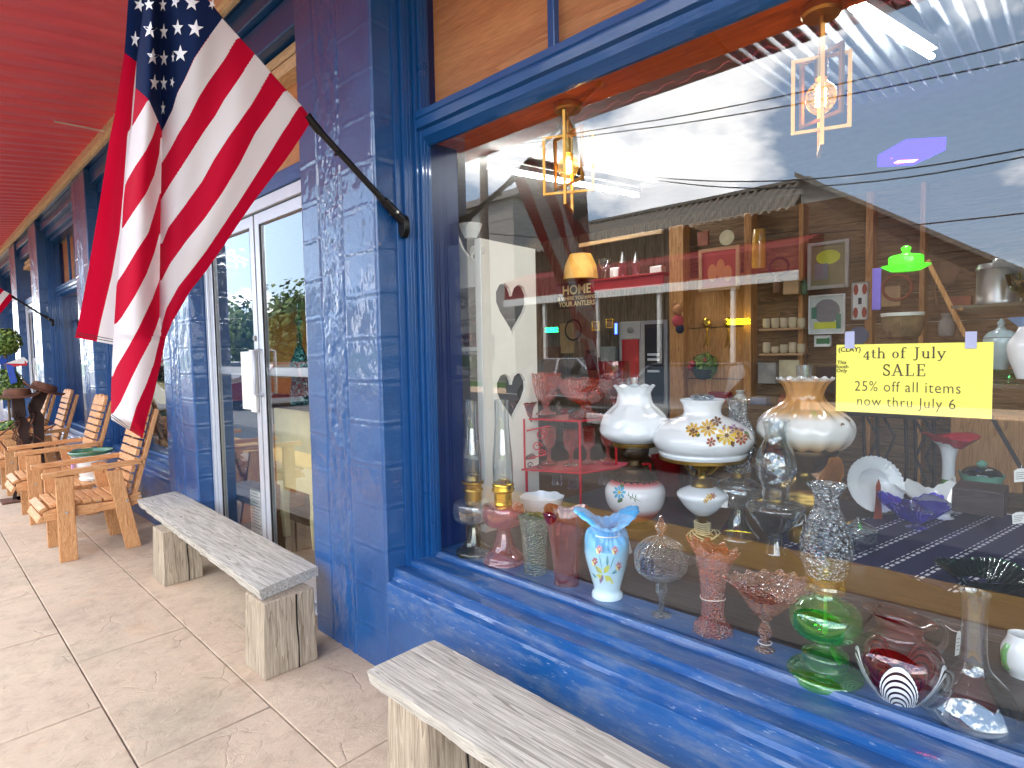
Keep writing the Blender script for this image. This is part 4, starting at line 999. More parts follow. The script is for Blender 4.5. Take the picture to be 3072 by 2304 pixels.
_, b, _o = ware('carnival_vase', 'orange marigold carnival glass vase flared at the top', 'vase', 2156, 1915, ZL, 52, [
    ('body', MARI, [(58,1903),(58,1886),(54,1876),(44,1866),(35,1852),(33,1820),(35,1786),(39,1740),(45,1700),(56,1664),(70,1642),(74,1636)], {'wall':.005,'n':64,'mod':mari_mod})])
MB().tube([(b.c[0]+36*b.s*math.cos(a), b.c[1]+36*b.s*math.sin(a), b.z+(b.y0-1788)*b.s+.003*math.sin(a*2)) for a in np.linspace(0, 2*math.pi, 26)], .0016, 6).build('string', STRING, bpy.data.objects['carnival_vase'])
price_tag('white price tag tucked behind the orange carnival vase', b.at(2186,1830)+VIEW_H*.03, .02, .05, -.15, b.at(2180,1795)+VIEW_H*.02, 0, 0)
def amb_mod(th, t, r, z):
    k = max(0, min(1, (z-.13)/.05)); return (r*(1+k*.04*math.cos(16*th)+.01*math.cos(24*th)), z+k*(.006*math.cos(16*th)-.012*math.cos(2*(th-.9))))
_, b, _o = ware('amber_compote', 'amber glass footed compote with wide ruffled bowl', 'compote', 2316, 1972, ZL, 50, [
    ('stem', AMBER, [(58,1961),(57,1958),(30,1948),(17,1940),(13,1930),(14,1912),(20,1900),(19,1886),(12,1870),(12,1858),(20,1850)], {}),
    ('bowl', AMBER, [(12,1850),(24,1842),(46,1822),(66,1796),(84,1774),(104,1754),(118,1744)], {'wall':.004,'n':96,'mod':amb_mod})])
MB().tube([(b.c[0]+19*b.s*math.cos(a), b.c[1]+19*b.s*math.sin(a), b.z+(b.y0-1926)*b.s) for a in np.linspace(0, 2*math.pi, 20)], .0016, 6).build('string', STRING, bpy.data.objects['amber_compote'])
# ---- clear finger lamp
_, b, _o = ware('oil_lamp', 'clear glass finger lamp with a loop handle and full bulbous chimney', 'oil lamp', 2358, 1742, ZF, 74, [
    ('foot', CLEAR, [(87,1722),(86,1712),(78,1694),(56,1674),(34,1662),(28,1650),(20,1620),(19,1606)], {'wall':.005}),
    ('font', CLEAR, [(19,1606),(30,1598),(50,1572),(70,1542),(82,1522),(80,1512),(66,1503),(34,1497)], {'wall':.003,'mod':ribs(6,.02)}),
    ('burner', BRASS, [(27,1497),(26,1490),(30,1486),(30,1480),(24,1476),(12,1466)], {'smooth':0}),
    ('chimney', CLEAR, [(39,1492),(40,1470),(40,1452),(52,1424),(58,1394),(52,1358),(38,1328),(31,1308),(32,1290),(38,1268),(40,1257)], {'wall':.0016})])
MB().tube([b.at(2410,1570), b.at(2424,1540), b.at(2440,1528), b.at(2446,1545), b.at(2436,1570), b.at(2408,1580)], .007, 10).build('handle', CLEAR, bpy.data.objects['oil_lamp.002'])
price_tag('narrow white price tag hanging from the handle of the clear finger lamp', b.at(2442,1540)+TOCAM*.02, .012, .072, -.1, b.at(2440,1536)+TOCAM*.01, .9, 0)
# ---- green lamp with quilted chimney
_, b, _o = ware('oil_lamp', 'lime green glass oil lamp with clear quilted chimney', 'oil lamp', 2523, 2066, ZL, 92, [
    ('foot', LIME, [(105,2036),(106,2024),(102,2010),(84,1998),(64,1992),(62,1984),(64,1966),(62,1954),(40,1942),(26,1932),(24,1924)], {'wall':.006,'n':64,'mod':ribs(36,.012,.02,.06)}),
    ('font', LIME, [(24,1924),(40,1910),(78,1898),(96,1876),(99,1850),(92,1822),(70,1802),(40,1788),(32,1768),(31,1764)], {'wall':.003,'n':64}),
    ('wick', flat('lamp_wick', (206,196,160), .9), [(7,1898),(9,1880),(5,1850),(5,1800),(5,1764)], {'n':12}),
    ('burner', GOLD, [(30,1764),(34,1760),(36,1752),(40,1740),(36,1734),(14,1728),(6,1700)], {'smooth':0}),
    ('collar', glassmat('pale_amber_glass', (240,220,150), .5), [(54,1764),(55,1752),(52,1740),(53,1722)], {'wall':.002}),
    ('chimney', CLEARQ, [(52,1720),(58,1704),(68,1670),(72,1632),(66,1594),(52,1556),(38,1524),(33,1500),(38,1470),(50,1452),(54,1446)], {'wall':.0018,'n':72,'mod':lambda th,t,r,z: (r*(1+.022*math.cos(14*th)*math.cos(z*210)), z)})])
price_tag('white price tag behind the foot of the lime green lamp', b.at(2562,1946)+VIEW_H*.03, .035, .07, .5, b.at(2540,1930)+TOCAM*.0, 0, 0)
# ---- cranberry pitcher
def m_pitcher(zb):
    t = NT('pulled_feather_glass'); 
    lw = t.node('ShaderNodeLayerWeight'); lw.inputs['Blend'].default_value = .5
    tr = t.node('ShaderNodeBsdfTransparent'); t.l.new(t.mix(t.math('POWER', lw.outputs['Facing'], 1.6), (.80,.16,.24,1), (.5,.03,.07,1)), tr.inputs['Color'])
    di = t.node('ShaderNodeBsdfTranslucent'); di.inputs['Color'].default_value = srgb(206,30,60)
    m0 = t.node('ShaderNodeMixShader'); m0.inputs[0].default_value = .24; t.l.new(tr.outputs[0], m0.inputs[1]); t.l.new(di.outputs[0], m0.inputs[2])
    gl = t.node('ShaderNodeBsdfGlossy'); gl.inputs['Roughness'].default_value = .02
    mx = t.node('ShaderNodeMixShader'); t.l.new(t.math('ADD', t.math('MULTIPLY', t.math('POWER', lw.outputs['Facing'], 3.0), .8), .09), mx.inputs[0]); t.l.new(m0.outputs[0], mx.inputs[1]); t.l.new(gl.outputs[0], mx.inputs[2])
    f = t.attr('feather').outputs['Fac']; w = t.pbsdf(srgb(236,236,236), .15, coat=.5); bl = t.pbsdf(srgb(40,10,18), .15, coat=.5)
    s2 = t.math('GREATER_THAN', t.math('FRACT', t.math('MULTIPLY', f, 7.0)), .42)
    m2 = t.node('ShaderNodeMixShader'); t.l.new(s2, m2.inputs[0]); t.l.new(bl, m2.inputs[1]); t.l.new(w, m2.inputs[2])
    m3 = t.node('ShaderNodeMixShader'); t.l.new(t.math('GREATER_THAN', f, 0.0), m3.inputs[0]); t.l.new(mx.outputs[0], m3.inputs[1]); t.l.new(m2.outputs[0], m3.inputs[2])
    return t.done(m3.outputs[0])
PITM = m_pitcher(ZL)
def pit_mod(th, t, r, z):
    k = max(0, min(1, (z-.195)/.03)); a = th-math.atan2(_RH[1], _RH[0])
    return (r*(1+k*(.10*max(0,-math.cos(a))**6)), z+k*(-.016*math.cos(a)))
_, b, _o = ware('pitcher', 'cranberry red glass pitcher with white pulled feather loops', 'pitcher', 2731, 2117, ZL, 54, [
    ('body', PITM, [(54,2102),(58,2092),(64,2082),(86,2052),(106,2014),(115,1978),(108,1944),(88,1918),(66,1902),(60,1890),(62,1872),(76,1852),(94,1840)], {'wall':.0025,'n':120,'mod':pit_mod,'k':7})])
def feather_attr(o, b):
    me = o.data; vals = []
    for v in me.vertices:
        th = math.atan2(v.co.y-b.c[1], v.co.x-b.c[0]); z = (v.co.z-b.z)/b.s; q = ((th-math.atan2(CAM[1]-b.c[1],CAM[0]-b.c[0]))/(2*math.pi)*5+.5) % 1.0; u = (q-.5)*2
        h = 138*(1-abs(u)**2.2)+8; f = (h-z)/150 if z < 155 else -.2
        vals.append(f if f > 0 else -.2)
    a = me.attributes.new('feather', 'FLOAT', 'POINT'); a.data.foreach_set('value', vals)
feather_attr(_o['body'], b)
MB().tube([b.at(2818,1868), b.at(2850,1862), b.at(2872,1890), b.at(2868,1926), b.at(2846,1958), b.at(2830,1972)], .0085, 10).build('handle', CLEAR, bpy.data.objects['pitcher'])
price_tag('white price tag on the clear handle of the cranberry pitcher', b.at(2884,1876)+TOCAM*.03, .026, .068, -.12, b.at(2858,1868)+TOCAM*.01, .5, 4)
# ---- big clear decanter at the right edge
_, b, _o = ware('decanter', 'large clear glass decanter with a slim neck at the right edge of the window', 'decanter', 2990, 2203, ZL, 95, [
    ('body', CLEAR, [(100,2180),(122,2168),(130,2144),(124,2110),(100,2066),(70,2030),(44,2000),(34,1962),(31,1900),(32,1840),(36,1790),(40,1770)], {'wall':.0022,'n':72})])
ware('white_pitcher', 'small white glass pitcher with a green handle, cut off by the right edge', 'pitcher', 3092, 2040, ZL+.0, 30, [
    ('body', OPAL, [(30,2030),(34,2020),(50,1990),(52,1950),(40,1920),(36,1900)], {'wall':.003})])
b = Base(3092,2040,ZL,30)
MB().tube([b.at(3050,1930), b.at(3036,1950), b.at(3036,1985), b.at(3046,2005)], .008, 10).build('handle', LIME, bpy.data.objects['white_pitcher'])
# ================================================================== table lamps with glass shades
def torus(mb, c, R, r, n=40, m=8):
    vs = [(c[0]+(R+r*math.cos(b))*math.cos(a), c[1]+(R+r*math.cos(b))*math.sin(a), c[2]+r*math.sin(b)) for a in np.linspace(0,2*math.pi,n,endpoint=False) for b in np.linspace(0,2*math.pi,m,endpoint=False)]
    return mb.add(vs, [(i*m+j, ((i+1)%n)*m+j, ((i+1)%n)*m+(j+1)%m, i*m+(j+1)%m) for i in range(n) for j in range(m)])
PAINTS = [flat('paint_gold_petal', (214,170,66), .4), flat('paint_brown', (120,84,54), .4), flat('paint_rust', (170,96,62), .4), flat('paint_sky', (100,176,206), .4), flat('paint_leaf', (92,116,66), .4), flat('paint_mauve', (132,96,128), .4), flat('paint_yellow', (228,188,60), .4)]
# -- lamp with white ribbed shade and painted globe
b = Base(1917, 1592, ZP, 55)
def m_globe():
    t = NT('painted_globe_glass'); sep = t.node('ShaderNodeSeparateXYZ'); t.l.new(t.coord(), sep.inputs[0])
    z0 = b.z+(b.y0-1556)*b.s; z1 = b.z+(b.y0-1432)*b.s
    f = t.math('DIVIDE', t.math('SUBTRACT', sep.outputs[2], z0), z1-z0)
    c = t.ramp(f, [(0,srgb(176,70,30)),(.2,srgb(206,100,54)),(.38,srgb(238,232,228)),(.84,srgb(238,236,234)),(.93,srgb(206,110,110)),(1,srgb(186,84,84))])
    return t.done(t.pbsdf(c, .12, coat=.6))
ware('parlour_lamp', 'brass parlour lamp with white frilled shade over a globe painted with a blue flower', 'lamp', 1917, 1592, ZP, 55, [
    ('foot', BRONZE, [(56,1582),(56,1574),(48,1568),(40,1562),(46,1556)], {}),
    ('globe', m_globe(), [(46,1555),(60,1544),(80,1516),(89,1484),(86,1458),(68,1440),(46,1432)], {}),
    ('crown', BRONZE, [(50,1440),(64,1430),(60,1422),(46,1414),(42,1402),(24,1396),(19,1388),(20,1376),(30,1372),(40,1360),(42,1342),(36,1338)], {'mod':ribs(18,.03),'smooth':0}),
    ('fitter', BRASS, [(66,1334),(68,1326),(68,1322),(64,1321)], {'smooth':0}),
    ('shade', OPAL, [(64,1322),(76,1318),(94,1306),(103,1292),(101,1276),(98,1264),(90,1244),(70,1224),(60,1216),(54,1208),(50,1192),(49,1178),(56,1164),(62,1156)], {'wall':.003,'n':72,'mod':ribs_rim(11,.0,11,.47,.004)}),
    ('chimney', CLEAR, [(22,1180),(22,1133)], {'wall':.0014,'smooth':0})], base=b)
pr = crs(b.prof([(46,1555),(60,1544),(80,1516),(89,1484),(86,1458),(68,1440)]))
mb = MB(); blossom(mb, b, pr, 1858, 1477, 22, 8, 3, 0, .9, 6)
for p0, p1, w, m in (((1868,1494),(1852,1508),7,4),((1872,1462),(1860,1452),7,4),((1872,1480),(1928,1508),1.2,4),((1888,1488),(1884,1476),1.5,4),((1898,1492),(1896,1478),1.5,4),((1906,1496),(1908,1482),1.5,4),((1890,1490),(1894,1500),1.5,4),((1902,1496),(1908,1508),1.5,4)): leafp(mb, b, pr, p0, p1, w, m)
mb.build('painted_flower', PAINTS, bpy.data.objects['parlour_lamp'], smooth=0, fix=False)
mb = MB()
for k in range(22):
    a = 2*math.pi*k/22; R_ = 62*b.s; z = b.z+(b.y0-1432)*b.s
    mb.tube([(b.c[0]+R_*.9*math.cos(a),b.c[1]+R_*.9*math.sin(a),z+.006),(b.c[0]+R_*1.06*math.cos(a+.1),b.c[1]+R_*1.06*math.sin(a+.1),z-.002),(b.c[0]+R_*math.cos(a+.2),b.c[1]+R_*math.sin(a+.2),z-.014)], [.004,.005,.002], 6)
mb.build('pierced_gallery', BRONZE, bpy.data.objects['parlour_lamp'])
# -- lamp with broad white dome shade and painted daisies
b = Base(2120, 1624, ZP, 40)
ware('student_lamp', 'table lamp with broad white dome shade printed with yellow daisies', 'lamp', 2120, 1624, ZP, 40, [
    ('foot', BRASS, [(40,1614),(40,1610),(24,1604),(15,1600),(14,1560),(20,1548),(24,1543)], {}),
    ('font', OPAL, [(24,1542),(48,1522),(66,1498),(74,1482),(68,1472),(50,1462),(34,1456)], {}),
    ('stem', BRASS, [(34,1456),(30,1450),(28,1442),(16,1434),(14,1426),(14,1412),(20,1406),(28,1400),(31,1390),(30,1376),(34,1372)], {'smooth':0}),
    ('shade_ring', BRASS, [(120,1374),(126,1372),(126,1364),(120,1362)], {'smooth':0,'n':64}),
    ('shade', OPAL, [(123,1363),(127,1354),(126,1348),(137,1336),(145,1318),(142,1300),(126,1278),(100,1262),(74,1250),(58,1243),(53,1232),(56,1214),(64,1200),(65,1196)], {'wall':.003,'n':72}),
    ('chimney_rim', CLEARQ, [(30,1198),(34,1192),(34,1186),(30,1184)], {'wall':.002})], base=b)
prs = crs(b.prof([(127,1354),(126,1348),(137,1336),(145,1318),(142,1300),(126,1278),(100,1262),(74,1250)]))
mb = MB()
for x, y, r, m, n in ((2079,1289,22,0,8),(2125,1284,27,0,10),(2180,1306,31,6,10),(2209,1286,24,5,8),(2224,1316,20,2,8),(2150,1264,16,1,6),(2133,1326,15,2,6),(2080,1298,14,1,6),(2214,1300,16,0,7)): blossom(mb, b, prs, x, y, r, n, m, x*.1, 1.0, 1)
for p0, p1, w, m in (((2066,1286),(2056,1282),4,1),((2100,1300),(2090,1312),5,4),((2150,1300),(2160,1330),5,1),((2196,1320),(2200,1342),7,1),((2232,1292),(2250,1312),6,4),((2190,1266),(2206,1272),6,5),((2140,1262),(2128,1266),5,1),((2232,1300),(2256,1322),3,1),((2168,1290),(2176,1272),5,5)): leafp(mb, b, prs, p0, p1, w, m)
mb.build('printed_flowers', PAINTS, bpy.data.objects['student_lamp'], smooth=0, fix=False)
prf = crs(b.prof([(24,1542),(48,1522),(66,1498),(74,1482),(68,1472)]))
mb = MB()
for x, y, r, m in ((2128,1492,11,0),(2138,1488,10,2),(2117,1502,8,0)): blossom(mb, b, prf, x, y, r, 6, m, 0, 1, 1)
mb.build('printed_sprig', PAINTS, bpy.data.objects['student_lamp'], smooth=0, fix=False)
mb = MB()
for s in (-1,1): mb.tube([b.at(2120+s*60,1372), b.at(2120+s*50,1396), b.at(2120+s*26,1420), b.at(2120+s*8,1424)], .004, 8)
for s in (-1,1): mb.tube([b.at(2120+s*20,1372)+TOCAM*.07, b.at(2120+s*18,1404)+TOCAM*.05, b.at(2120+s*6,1424)+TOCAM*.012], .004, 8)
mb.build_split('shade_arm', BRASS, bpy.data.objects['student_lamp'])
cord = flat('cream_lamp_cord', (226,208,160), .6)
pts = []
for k in range(150):
    a = k*.42; u = k/150; R_ = (21+3*math.sin(k*1.7))*b.s if u < .62 else (24+26*(u-.62)/.38+4*math.sin(k*.9))*b.s
    y = 1562+38*u/.62 if u < .62 else 1604+8*math.sin(k*.5)
    pts.append((b.c[0]+R_*math.cos(a), b.c[1]+R_*math.sin(a), b.z+max((b.y0-y)*b.s,.004)))
pts += [tuple(b.at(2085,1622)+TOCAM*.05), tuple(b.at(2050,1632)+TOCAM*.06)]
cdo = MB().tube(pts, .0034, 6).build('lamp_cord', cord); tag(cdo, 'cream lamp cord wound around the foot of the dome shade lamp', 'cord')
price_tag('large handwritten white tag leaning on the white font of the dome shade lamp', b.at(2166,1470)+TOCAM*.07, .058, .066, -.12, b.at(2150,1466)+TOCAM*.03, 0, 6)
# -- lamp with tan sprayed shade on a brass base
b = Base(2440, 1695, ZF, 60)
def m_tan():
    t = NT('tan_sprayed_shade_glass'); sep = t.node('ShaderNodeSeparateXYZ'); t.l.new(t.coord(), sep.inputs[0])
    z0 = b.z+(b.y0-1337)*b.s; z1 = b.z+(b.y0-1130)*b.s
    f = t.math('DIVIDE', t.math('SUBTRACT', sep.outputs[2], z0), z1-z0)
    c = t.ramp(f, [(0,srgb(206,150,92)),(.08,srgb(226,200,160)),(.2,srgb(238,236,228)),(.42,srgb(238,236,230)),(.52,srgb(222,176,116)),(.62,srgb(206,150,88)),(.94,srgb(208,156,96)),(.97,srgb(236,236,236)),(1,srgb(236,238,240))])
    return t.done(t.pbsdf(c, .08, coat=.8))
ware('parlour_lamp', 'brass lamp with a tan and white glass shade, frilled top, left of the yellow sign', 'lamp', 2440, 1695, ZF, 60, [
    ('foot', BRASS, [(78,1680),(78,1660),(60,1650),(46,1640),(44,1600),(40,1570),(52,1550)], {}),
    ('font', BRASS, [(52,1550),(72,1530),(80,1505),(82,1490),(78,1478),(76,1466),(66,1452),(40,1438),(24,1424),(20,1414)], {'mod':ribs(30,.004)}),
    ('bowl', BRONZE, [(20,1414),(40,1408),(56,1390),(64,1364),(66,1356)], {'mod':ribs(28,.03)}),
    ('gallery', BRONZE, [(88,1356),(92,1348),(90,1340),(94,1336)], {'mod':ribs(40,.02),'smooth':0}),
    ('shade', m_tan(), [(95,1337),(112,1326),(128,1306),(134,1284),(128,1262),(108,1240),(78,1220),(58,1202),(52,1186),(54,1168),(64,1148),(74,1138),(78,1134)], {'wall':.003,'n':84,'mod':ribs_rim(14,.0,14,.435,.006)}),
    ('chimney', CLEAR, [(24,1160),(24,1096)], {'wall':.0014,'smooth':0})], base=b)
prt = crs(b.prof([(95,1337),(112,1326),(128,1306),(134,1284),(128,1262),(108,1240)]))
mb = MB()
for p0, p1, w, m in (((2545,1256),(2528,1276),6,1),((2546,1256),(2552,1264),5,1),((2532,1250),(2546,1258),2,1),((2528,1268),(2522,1278),3,1)): leafp(mb, b, prt, p0, p1, w, m)
mb.build('painted_leaf', PAINTS, bpy.data.objects['parlour_lamp.001'], smooth=0, fix=False)
# -- clear oil lamp behind the dome lamp
ware('oil_lamp', 'clear glass oil lamp with a frosted swirl chimney, between the dome lamp and finger lamp', 'oil lamp', 2234, 1628, ZP, 55, [
    ('foot', CLEAR, [(62,1614),(62,1606),(50,1592),(34,1572),(24,1548),(20,1524)], {'wall':.004,'mod':ribs(18,.02)}),
    ('font', CLEAR, [(20,1524),(36,1514),(62,1492),(70,1468),(60,1446),(40,1434),(22,1428)], {'wall':.003}),
    ('burner', BRASS, [(21,1428),(21,1410),(26,1406),(26,1400),(16,1396)], {'smooth':0}),
    ('chimney', CLEARQ, [(38,1412),(40,1396),(40,1376),(52,1350),(54,1322),(44,1284),(28,1252),(26,1236),(28,1214),(36,1196)], {'wall':.0018})])

# ================================================================== red wire corner stand with red glass
REDM = flat('red_enamelled_iron', (196,26,38), .35, bump=.05, var=.06)
fb = np.array(PZ(1739, 1540, ZP)); dep = DEPTH(fb)
def rk(px, py, da=0.0): return np.array(_ray(px, py))*(dep+da)+CAM
rt = thing('corner_stand', 'red iron corner stand with two shelves of red and amber glass', 'display stand', fb)
# plan: front post, left end, right end, back
zt_, zm_ = rk(1739,1262)[2], rk(1743,1418)[2]
Lp = rk(1585,1250,.16); Rp = rk(1870,1256,.20); Fp = rk(1739,1262)
Lm = rk(1510,1374,.18); Rm = rk(1950,1388,.24); Fm = rk(1743,1418)
def shelf(name, L, F_, R_, z, th=.010):
    back = (L+R_)/2+VIEW_H*.20; poly = [(p[0],p[1]) for p in (L,F_,R_,back)]
    return MB().prism(poly, z-th, z, lambda u,v,w: (u,v,w)).build(name, REDM, rt, bevel=.002)
shelf('shelf', Lp, Fp, Rp, zt_); shelf('shelf', Lm, Fm, Rm, zm_)
def col(p): return (p[0],p[1])
for a, z0, z1 in ((Fp,ZP,zt_),(rk(1572,1300,.15),zm_,zt_),(rk(1848,1300,.20),zm_,zt_),(rk(1580,1440,.16),ZP,zm_),(Lm+VIEW_H*.02,ZP,zm_),(Rm,ZP,zm_)):
    MB().tube([(a[0],a[1],z0),(a[0],a[1],z1)], .0075, 10).build('post', REDM, rt)
mb = MB()
def scroll(c, r, turns=1.4, ax=None):
    ax = _RH if ax is None else ax
    return [tuple(np.array(c)+ax*(r*(1-t*.75)*math.cos(t*turns*2*math.pi))+np.array([0,0,1])*(r*(1-t*.75)*math.sin(t*turns*2*math.pi))) for t in np.linspace(0,1,22)]
for c, r in ((rk(1625,1305,.13),.034),(rk(1612,1340,.13),.030),(rk(1625,1360,.13),.024),(rk(1548,1440,.16),.034),(rk(1550,1475,.16),.03),(rk(1545,1520,.16),.026),(rk(1890,1330,.22),.03),(rk(1900,1360,.22),.026)): mb.tube(scroll(c, r), .0035, 6)
mb.tube([rk(1580,1292,.15), rk(1650,1278,.13)], .005, 8).tube([rk(1508,1420,.17), rk(1578,1408,.16)], .005, 8).tube([rk(1590,1375,.15), rk(1640,1362,.13)], .004, 8).tube([rk(1508,1500,.17), rk(1578,1490,.16)], .005, 8)
mb.build_split('scroll', REDM, rt)
HOOK = flat('black_wire', (24,22,22), .5, .4)
mb = MB()
for x, y in ((1590,1395),(1618,1400),(1690,1275),(1780,1270),(1700,1280)): mb.tube(scroll(rk(x,y,.10), .018, 1.1), .0025, 6)
mb.build_split('wire_hook', HOOK, rt)
def on_shelf(name, label, cat, px, py, z, r, parts, group=None):
    """ware on a shelf of the stand, py = front of its foot"""
    bb = Base.__new__(Base); p = np.array(PZ(px, py, z)); p = CAM+_ray(px,py)*min(max(DEPTH(p), dep-.02), dep+.24); bb.c = np.array([p[0],p[1],z]); bb.s = DEPTH(bb.c)/F_PX; bb.y0 = PIX(bb.c)[1]; bb.z = z; bb.px = px
    return ware(name, label, cat, px, py, z, r, parts, group, base=bb)
gob = [(24,0),(24,-3),(10,-8),(6,-16),(7,-34),(9,-42),(20,-54),(25,-72),(24,-94),(25,-108)]
for k, (x, y, w, lb) in enumerate(((1647,1388,1.0,'leftmost amber to red goblet on the lower shelf of the red stand'),(1713,1397,1.0,'amber to red goblet just left of the front post of the red stand'),(1765,1389,1.0,'amber to red goblet just right of the front post of the red stand'),(1824,1382,.95,'amber to red goblet beside the white shade, rightmost on the red stand'))):
    t_, b_, o_ = on_shelf('goblet', lb, 'goblet', x, y, zm_, 20, [('body', AMBERINA, [(r*.92*w,y+dy) for r,dy in gob[:6]], {'n':32}), ('cup', AMBERINA, [(r*.95*w,y+dy) for r,dy in gob[5:]], {'wall':.002,'n':36})], 'amber goblets on the red stand')
on_shelf('carnival_vase', 'tall red carnival glass vase at the left end of the red stand', 'vase', 1571, 1376, zm_, 30, [('body', glassmat('red_carnival_glass', (200,26,34), .35, bump=.9, bscale=120, body=.3), [(38,1372),(37,1366),(26,1352),(18,1336),(22,1310),(28,1270),(33,1230),(42,1205)], {'wall':.004,'n':56,'mod':ribs_rim(9,.03,12,.17,.003)})])
PMAR = glassmat('peach_marigold_glass', (250,120,10), .35, bump=1.0, bscale=100, dens=.75, body=.36)
t_, b_, o_ = on_shelf('milk_jug', 'orange carnival glass jug with angular handle on top of the red stand', 'jug', 1638, 1245, zt_, 28, [('body', PMAR, [(34,1242),(32,1238),(14,1230),(9,1222),(12,1214),(30,1190),(42,1160),(46,1130),(46,1118)], {'wall':.003,'n':44,'mod':ribs_rim(8,.02,7,.12,.004)})])
MB().tube([b_.at(1598,1122), b_.at(1576,1114), b_.at(1578,1150), b_.at(1590,1182), b_.at(1616,1200)], .0085, 10).build('handle', PMAR, t_)
on_shelf('punch_bowl', 'orange carnival glass footed bowl on top of the red stand', 'bowl', 1758, 1252, zt_, 40, [('body', PMAR, [(52,1248),(50,1244),(24,1232),(17,1222),(22,1212),(50,1198),(74,1176),(82,1152),(82,1136)], {'wall':.004,'n':64,'mod':ribs_rim(10,.02,10,.10,.004)})])
on_shelf('ruby_goblet', 'large ruby pressed glass goblet behind the orange bowl', 'goblet', 1842, 1246, zt_, 26, [('body', RUBY, [(34,1242),(14,1232),(8,1200),(20,1180),(44,1162),(48,1120),(48,1084)], {'wall':.003,'n':48,'mod':ribs_rim(10,.015,16,.19,.0015)})])
bd = thing('glass_bird', 'small clear and red glass bird between the orange jug and bowl', 'figurine', rk(1690,1245))
MB().sphere(rk(1692,1234), .022, sc=(1.5,.8,.8)).build('body', RUBY, bd); MB().tube([rk(1682,1226), rk(1674,1212), rk(1676,1204)], [.012,.009,.004], 8).tube([rk(1706,1234), rk(1724,1226)], [.012,.003], 8).build('neck', CLEAR, bd)
# prisms hanging behind the stand
PRISM = glassmat('crystal_drop', (225,228,245), .3)
for k, (x, y) in enumerate(((1672,1420),(1720,1432),(1812,1418))):
    mb = MB()
    for j in range(5): mb.tube([rk(x-11+j*5.5,y,.12), rk(x-14+j*7,y+30,.12), rk(x-12+j*6,y+38,.12)], [.002,.006,.001], 6)
    tag(mb.build('crystal_cluster', PRISM), ('left','middle','right')[k]+' cluster of clear crystal drops hanging under the red stand shelf', 'crystal drops', 'crystal drops under the red stand')

# ================================================================== right half of the display: plate, bowls, cloth
PL = Base(2640, 1545, ZP, 20)
es = thing('plate_easel', 'dark red wooden easel holding the white plate', 'easel', PL.c)
TC_ = np.array([CAM[0]-PL.c[0],CAM[1]-PL.c[1],0]); TC_ /= np.linalg.norm(TC_)
EAS = flat('mahogany', (146,58,32), .3, coat=.4, var=.2)
pc = PL.at(2630,1452)
mb = MB(); mb.prism([(-.030,0),(.055,0),(.05,.03),(.022,.045),(.016,.10),(.012,.17),(.0,.195),(-.012,.17),(-.014,.10),(-.02,.05)], -.006, .006, lambda u,v,w: tuple(PL.at(2646,1572)+_RH*u*1.1+np.array([0,0,v*1.36])+TC_*(.15-v*.45+w)))
mb.build('upright', EAS, es, bevel=.002)
MB().prism([(-.05,0),(.07,0),(.07,.012),(.045,.03),(-.03,.03),(-.05,.012)], -.03, -.015, lambda u,v,w: tuple(PL.at(2640,1578)+_RH*u+np.array([0,0,v])+TC_*(w+.19))).build('foot', EAS, es, bevel=.002)
MB().box(tuple(PL.at(2686,1590)-np.array([.006,.006,0])), tuple(PL.at(2686,1552)+np.array([.006,.006,0]))).build('peg', EAS, es, bevel=.002)
pt = thing('ruffled_plate', 'white plate with beaded ruffled edge standing on the dark red easel', 'plate', pc)
ax = Vector(TOCAM*.93+np.array([0,0,.30])).normalized(); u_ = Vector((0,0,1)).cross(ax).normalized(); v_ = ax.cross(u_)
rp = 84*DEPTH(pc)/F_PX
mb = MB(); rings = [(0,.0),(.5,.0),(.54,.012),(.58,.016),(.8,.022),(.94,.030),(1.0,.036),(1.0,.031),(.8,.016),(.5,-.006),(0,-.006)]
n = 96; vs = []
for rr, d in rings:
    for k in range(n):
        a = 2*math.pi*k/n; w = 1+(.018*math.cos(36*a) if rr > .9 else 0); e = .006*math.cos(36*a) if rr > .9 else 0
        vs.append(tuple(Vector(pc)+u_*(rp*rr*w*math.cos(a))+v_*(rp*rr*w*math.sin(a))+ax*(d*.8+e*.6)))
mb.add(vs, [(i*n+k, i*n+(k+1)%n, (i+1)*n+(k+1)%n, (i+1)*n+k) for i in range(len(rings)-1) for k in range(n)])
mb.build('dish', OPAL, pt, smooth=60)
# cream ruffled compote
CREAM = flat('peach_opal_glass', (236,206,150), .12, coat=.6)
def ruff(nl, a, zc, ph):
    def f(th, t, r, z):
        k = max(0, min(1, (z-zc)/.05)); return (r*(1+k*(a*math.cos(nl*th+ph)+.03*math.cos(26*th))), z+k*(.022*math.cos(nl*th+ph)+.004*math.cos(26*th)))
    return f
t_, b_, o_ = ware('ruffled_compote', 'white and peach glass compote with deep ruffles behind the violet bowl', 'compote', 2846, 1560, ZP, 28, [
    ('foot', OPAL, [(32,1554),(30,1550),(22,1546),(22,1538)], {}),
    ('bowl', OPAL, [(22,1538),(44,1528),(72,1508),(98,1484),(112,1474)], {'wall':.003,'n':104,'mod':ruff(6,.08,.03,.4)})])
t_, b_, o_ = ware('violet_bowl', 'violet blue glass bowl with wide wavy wings on the dark cloth', 'bowl', 2772, 1590, ZP+.003, 34, [
    ('foot', VIOLET, [(38,1584),(38,1582),(12,1576),(10,1570)], {}),
    ('bowl', VIOLET, [(10,1570),(30,1556),(56,1538),(78,1520),(98,1506)], {'wall':.003,'n':96,'mod':ruff(4,.12,.02,1.2)})])
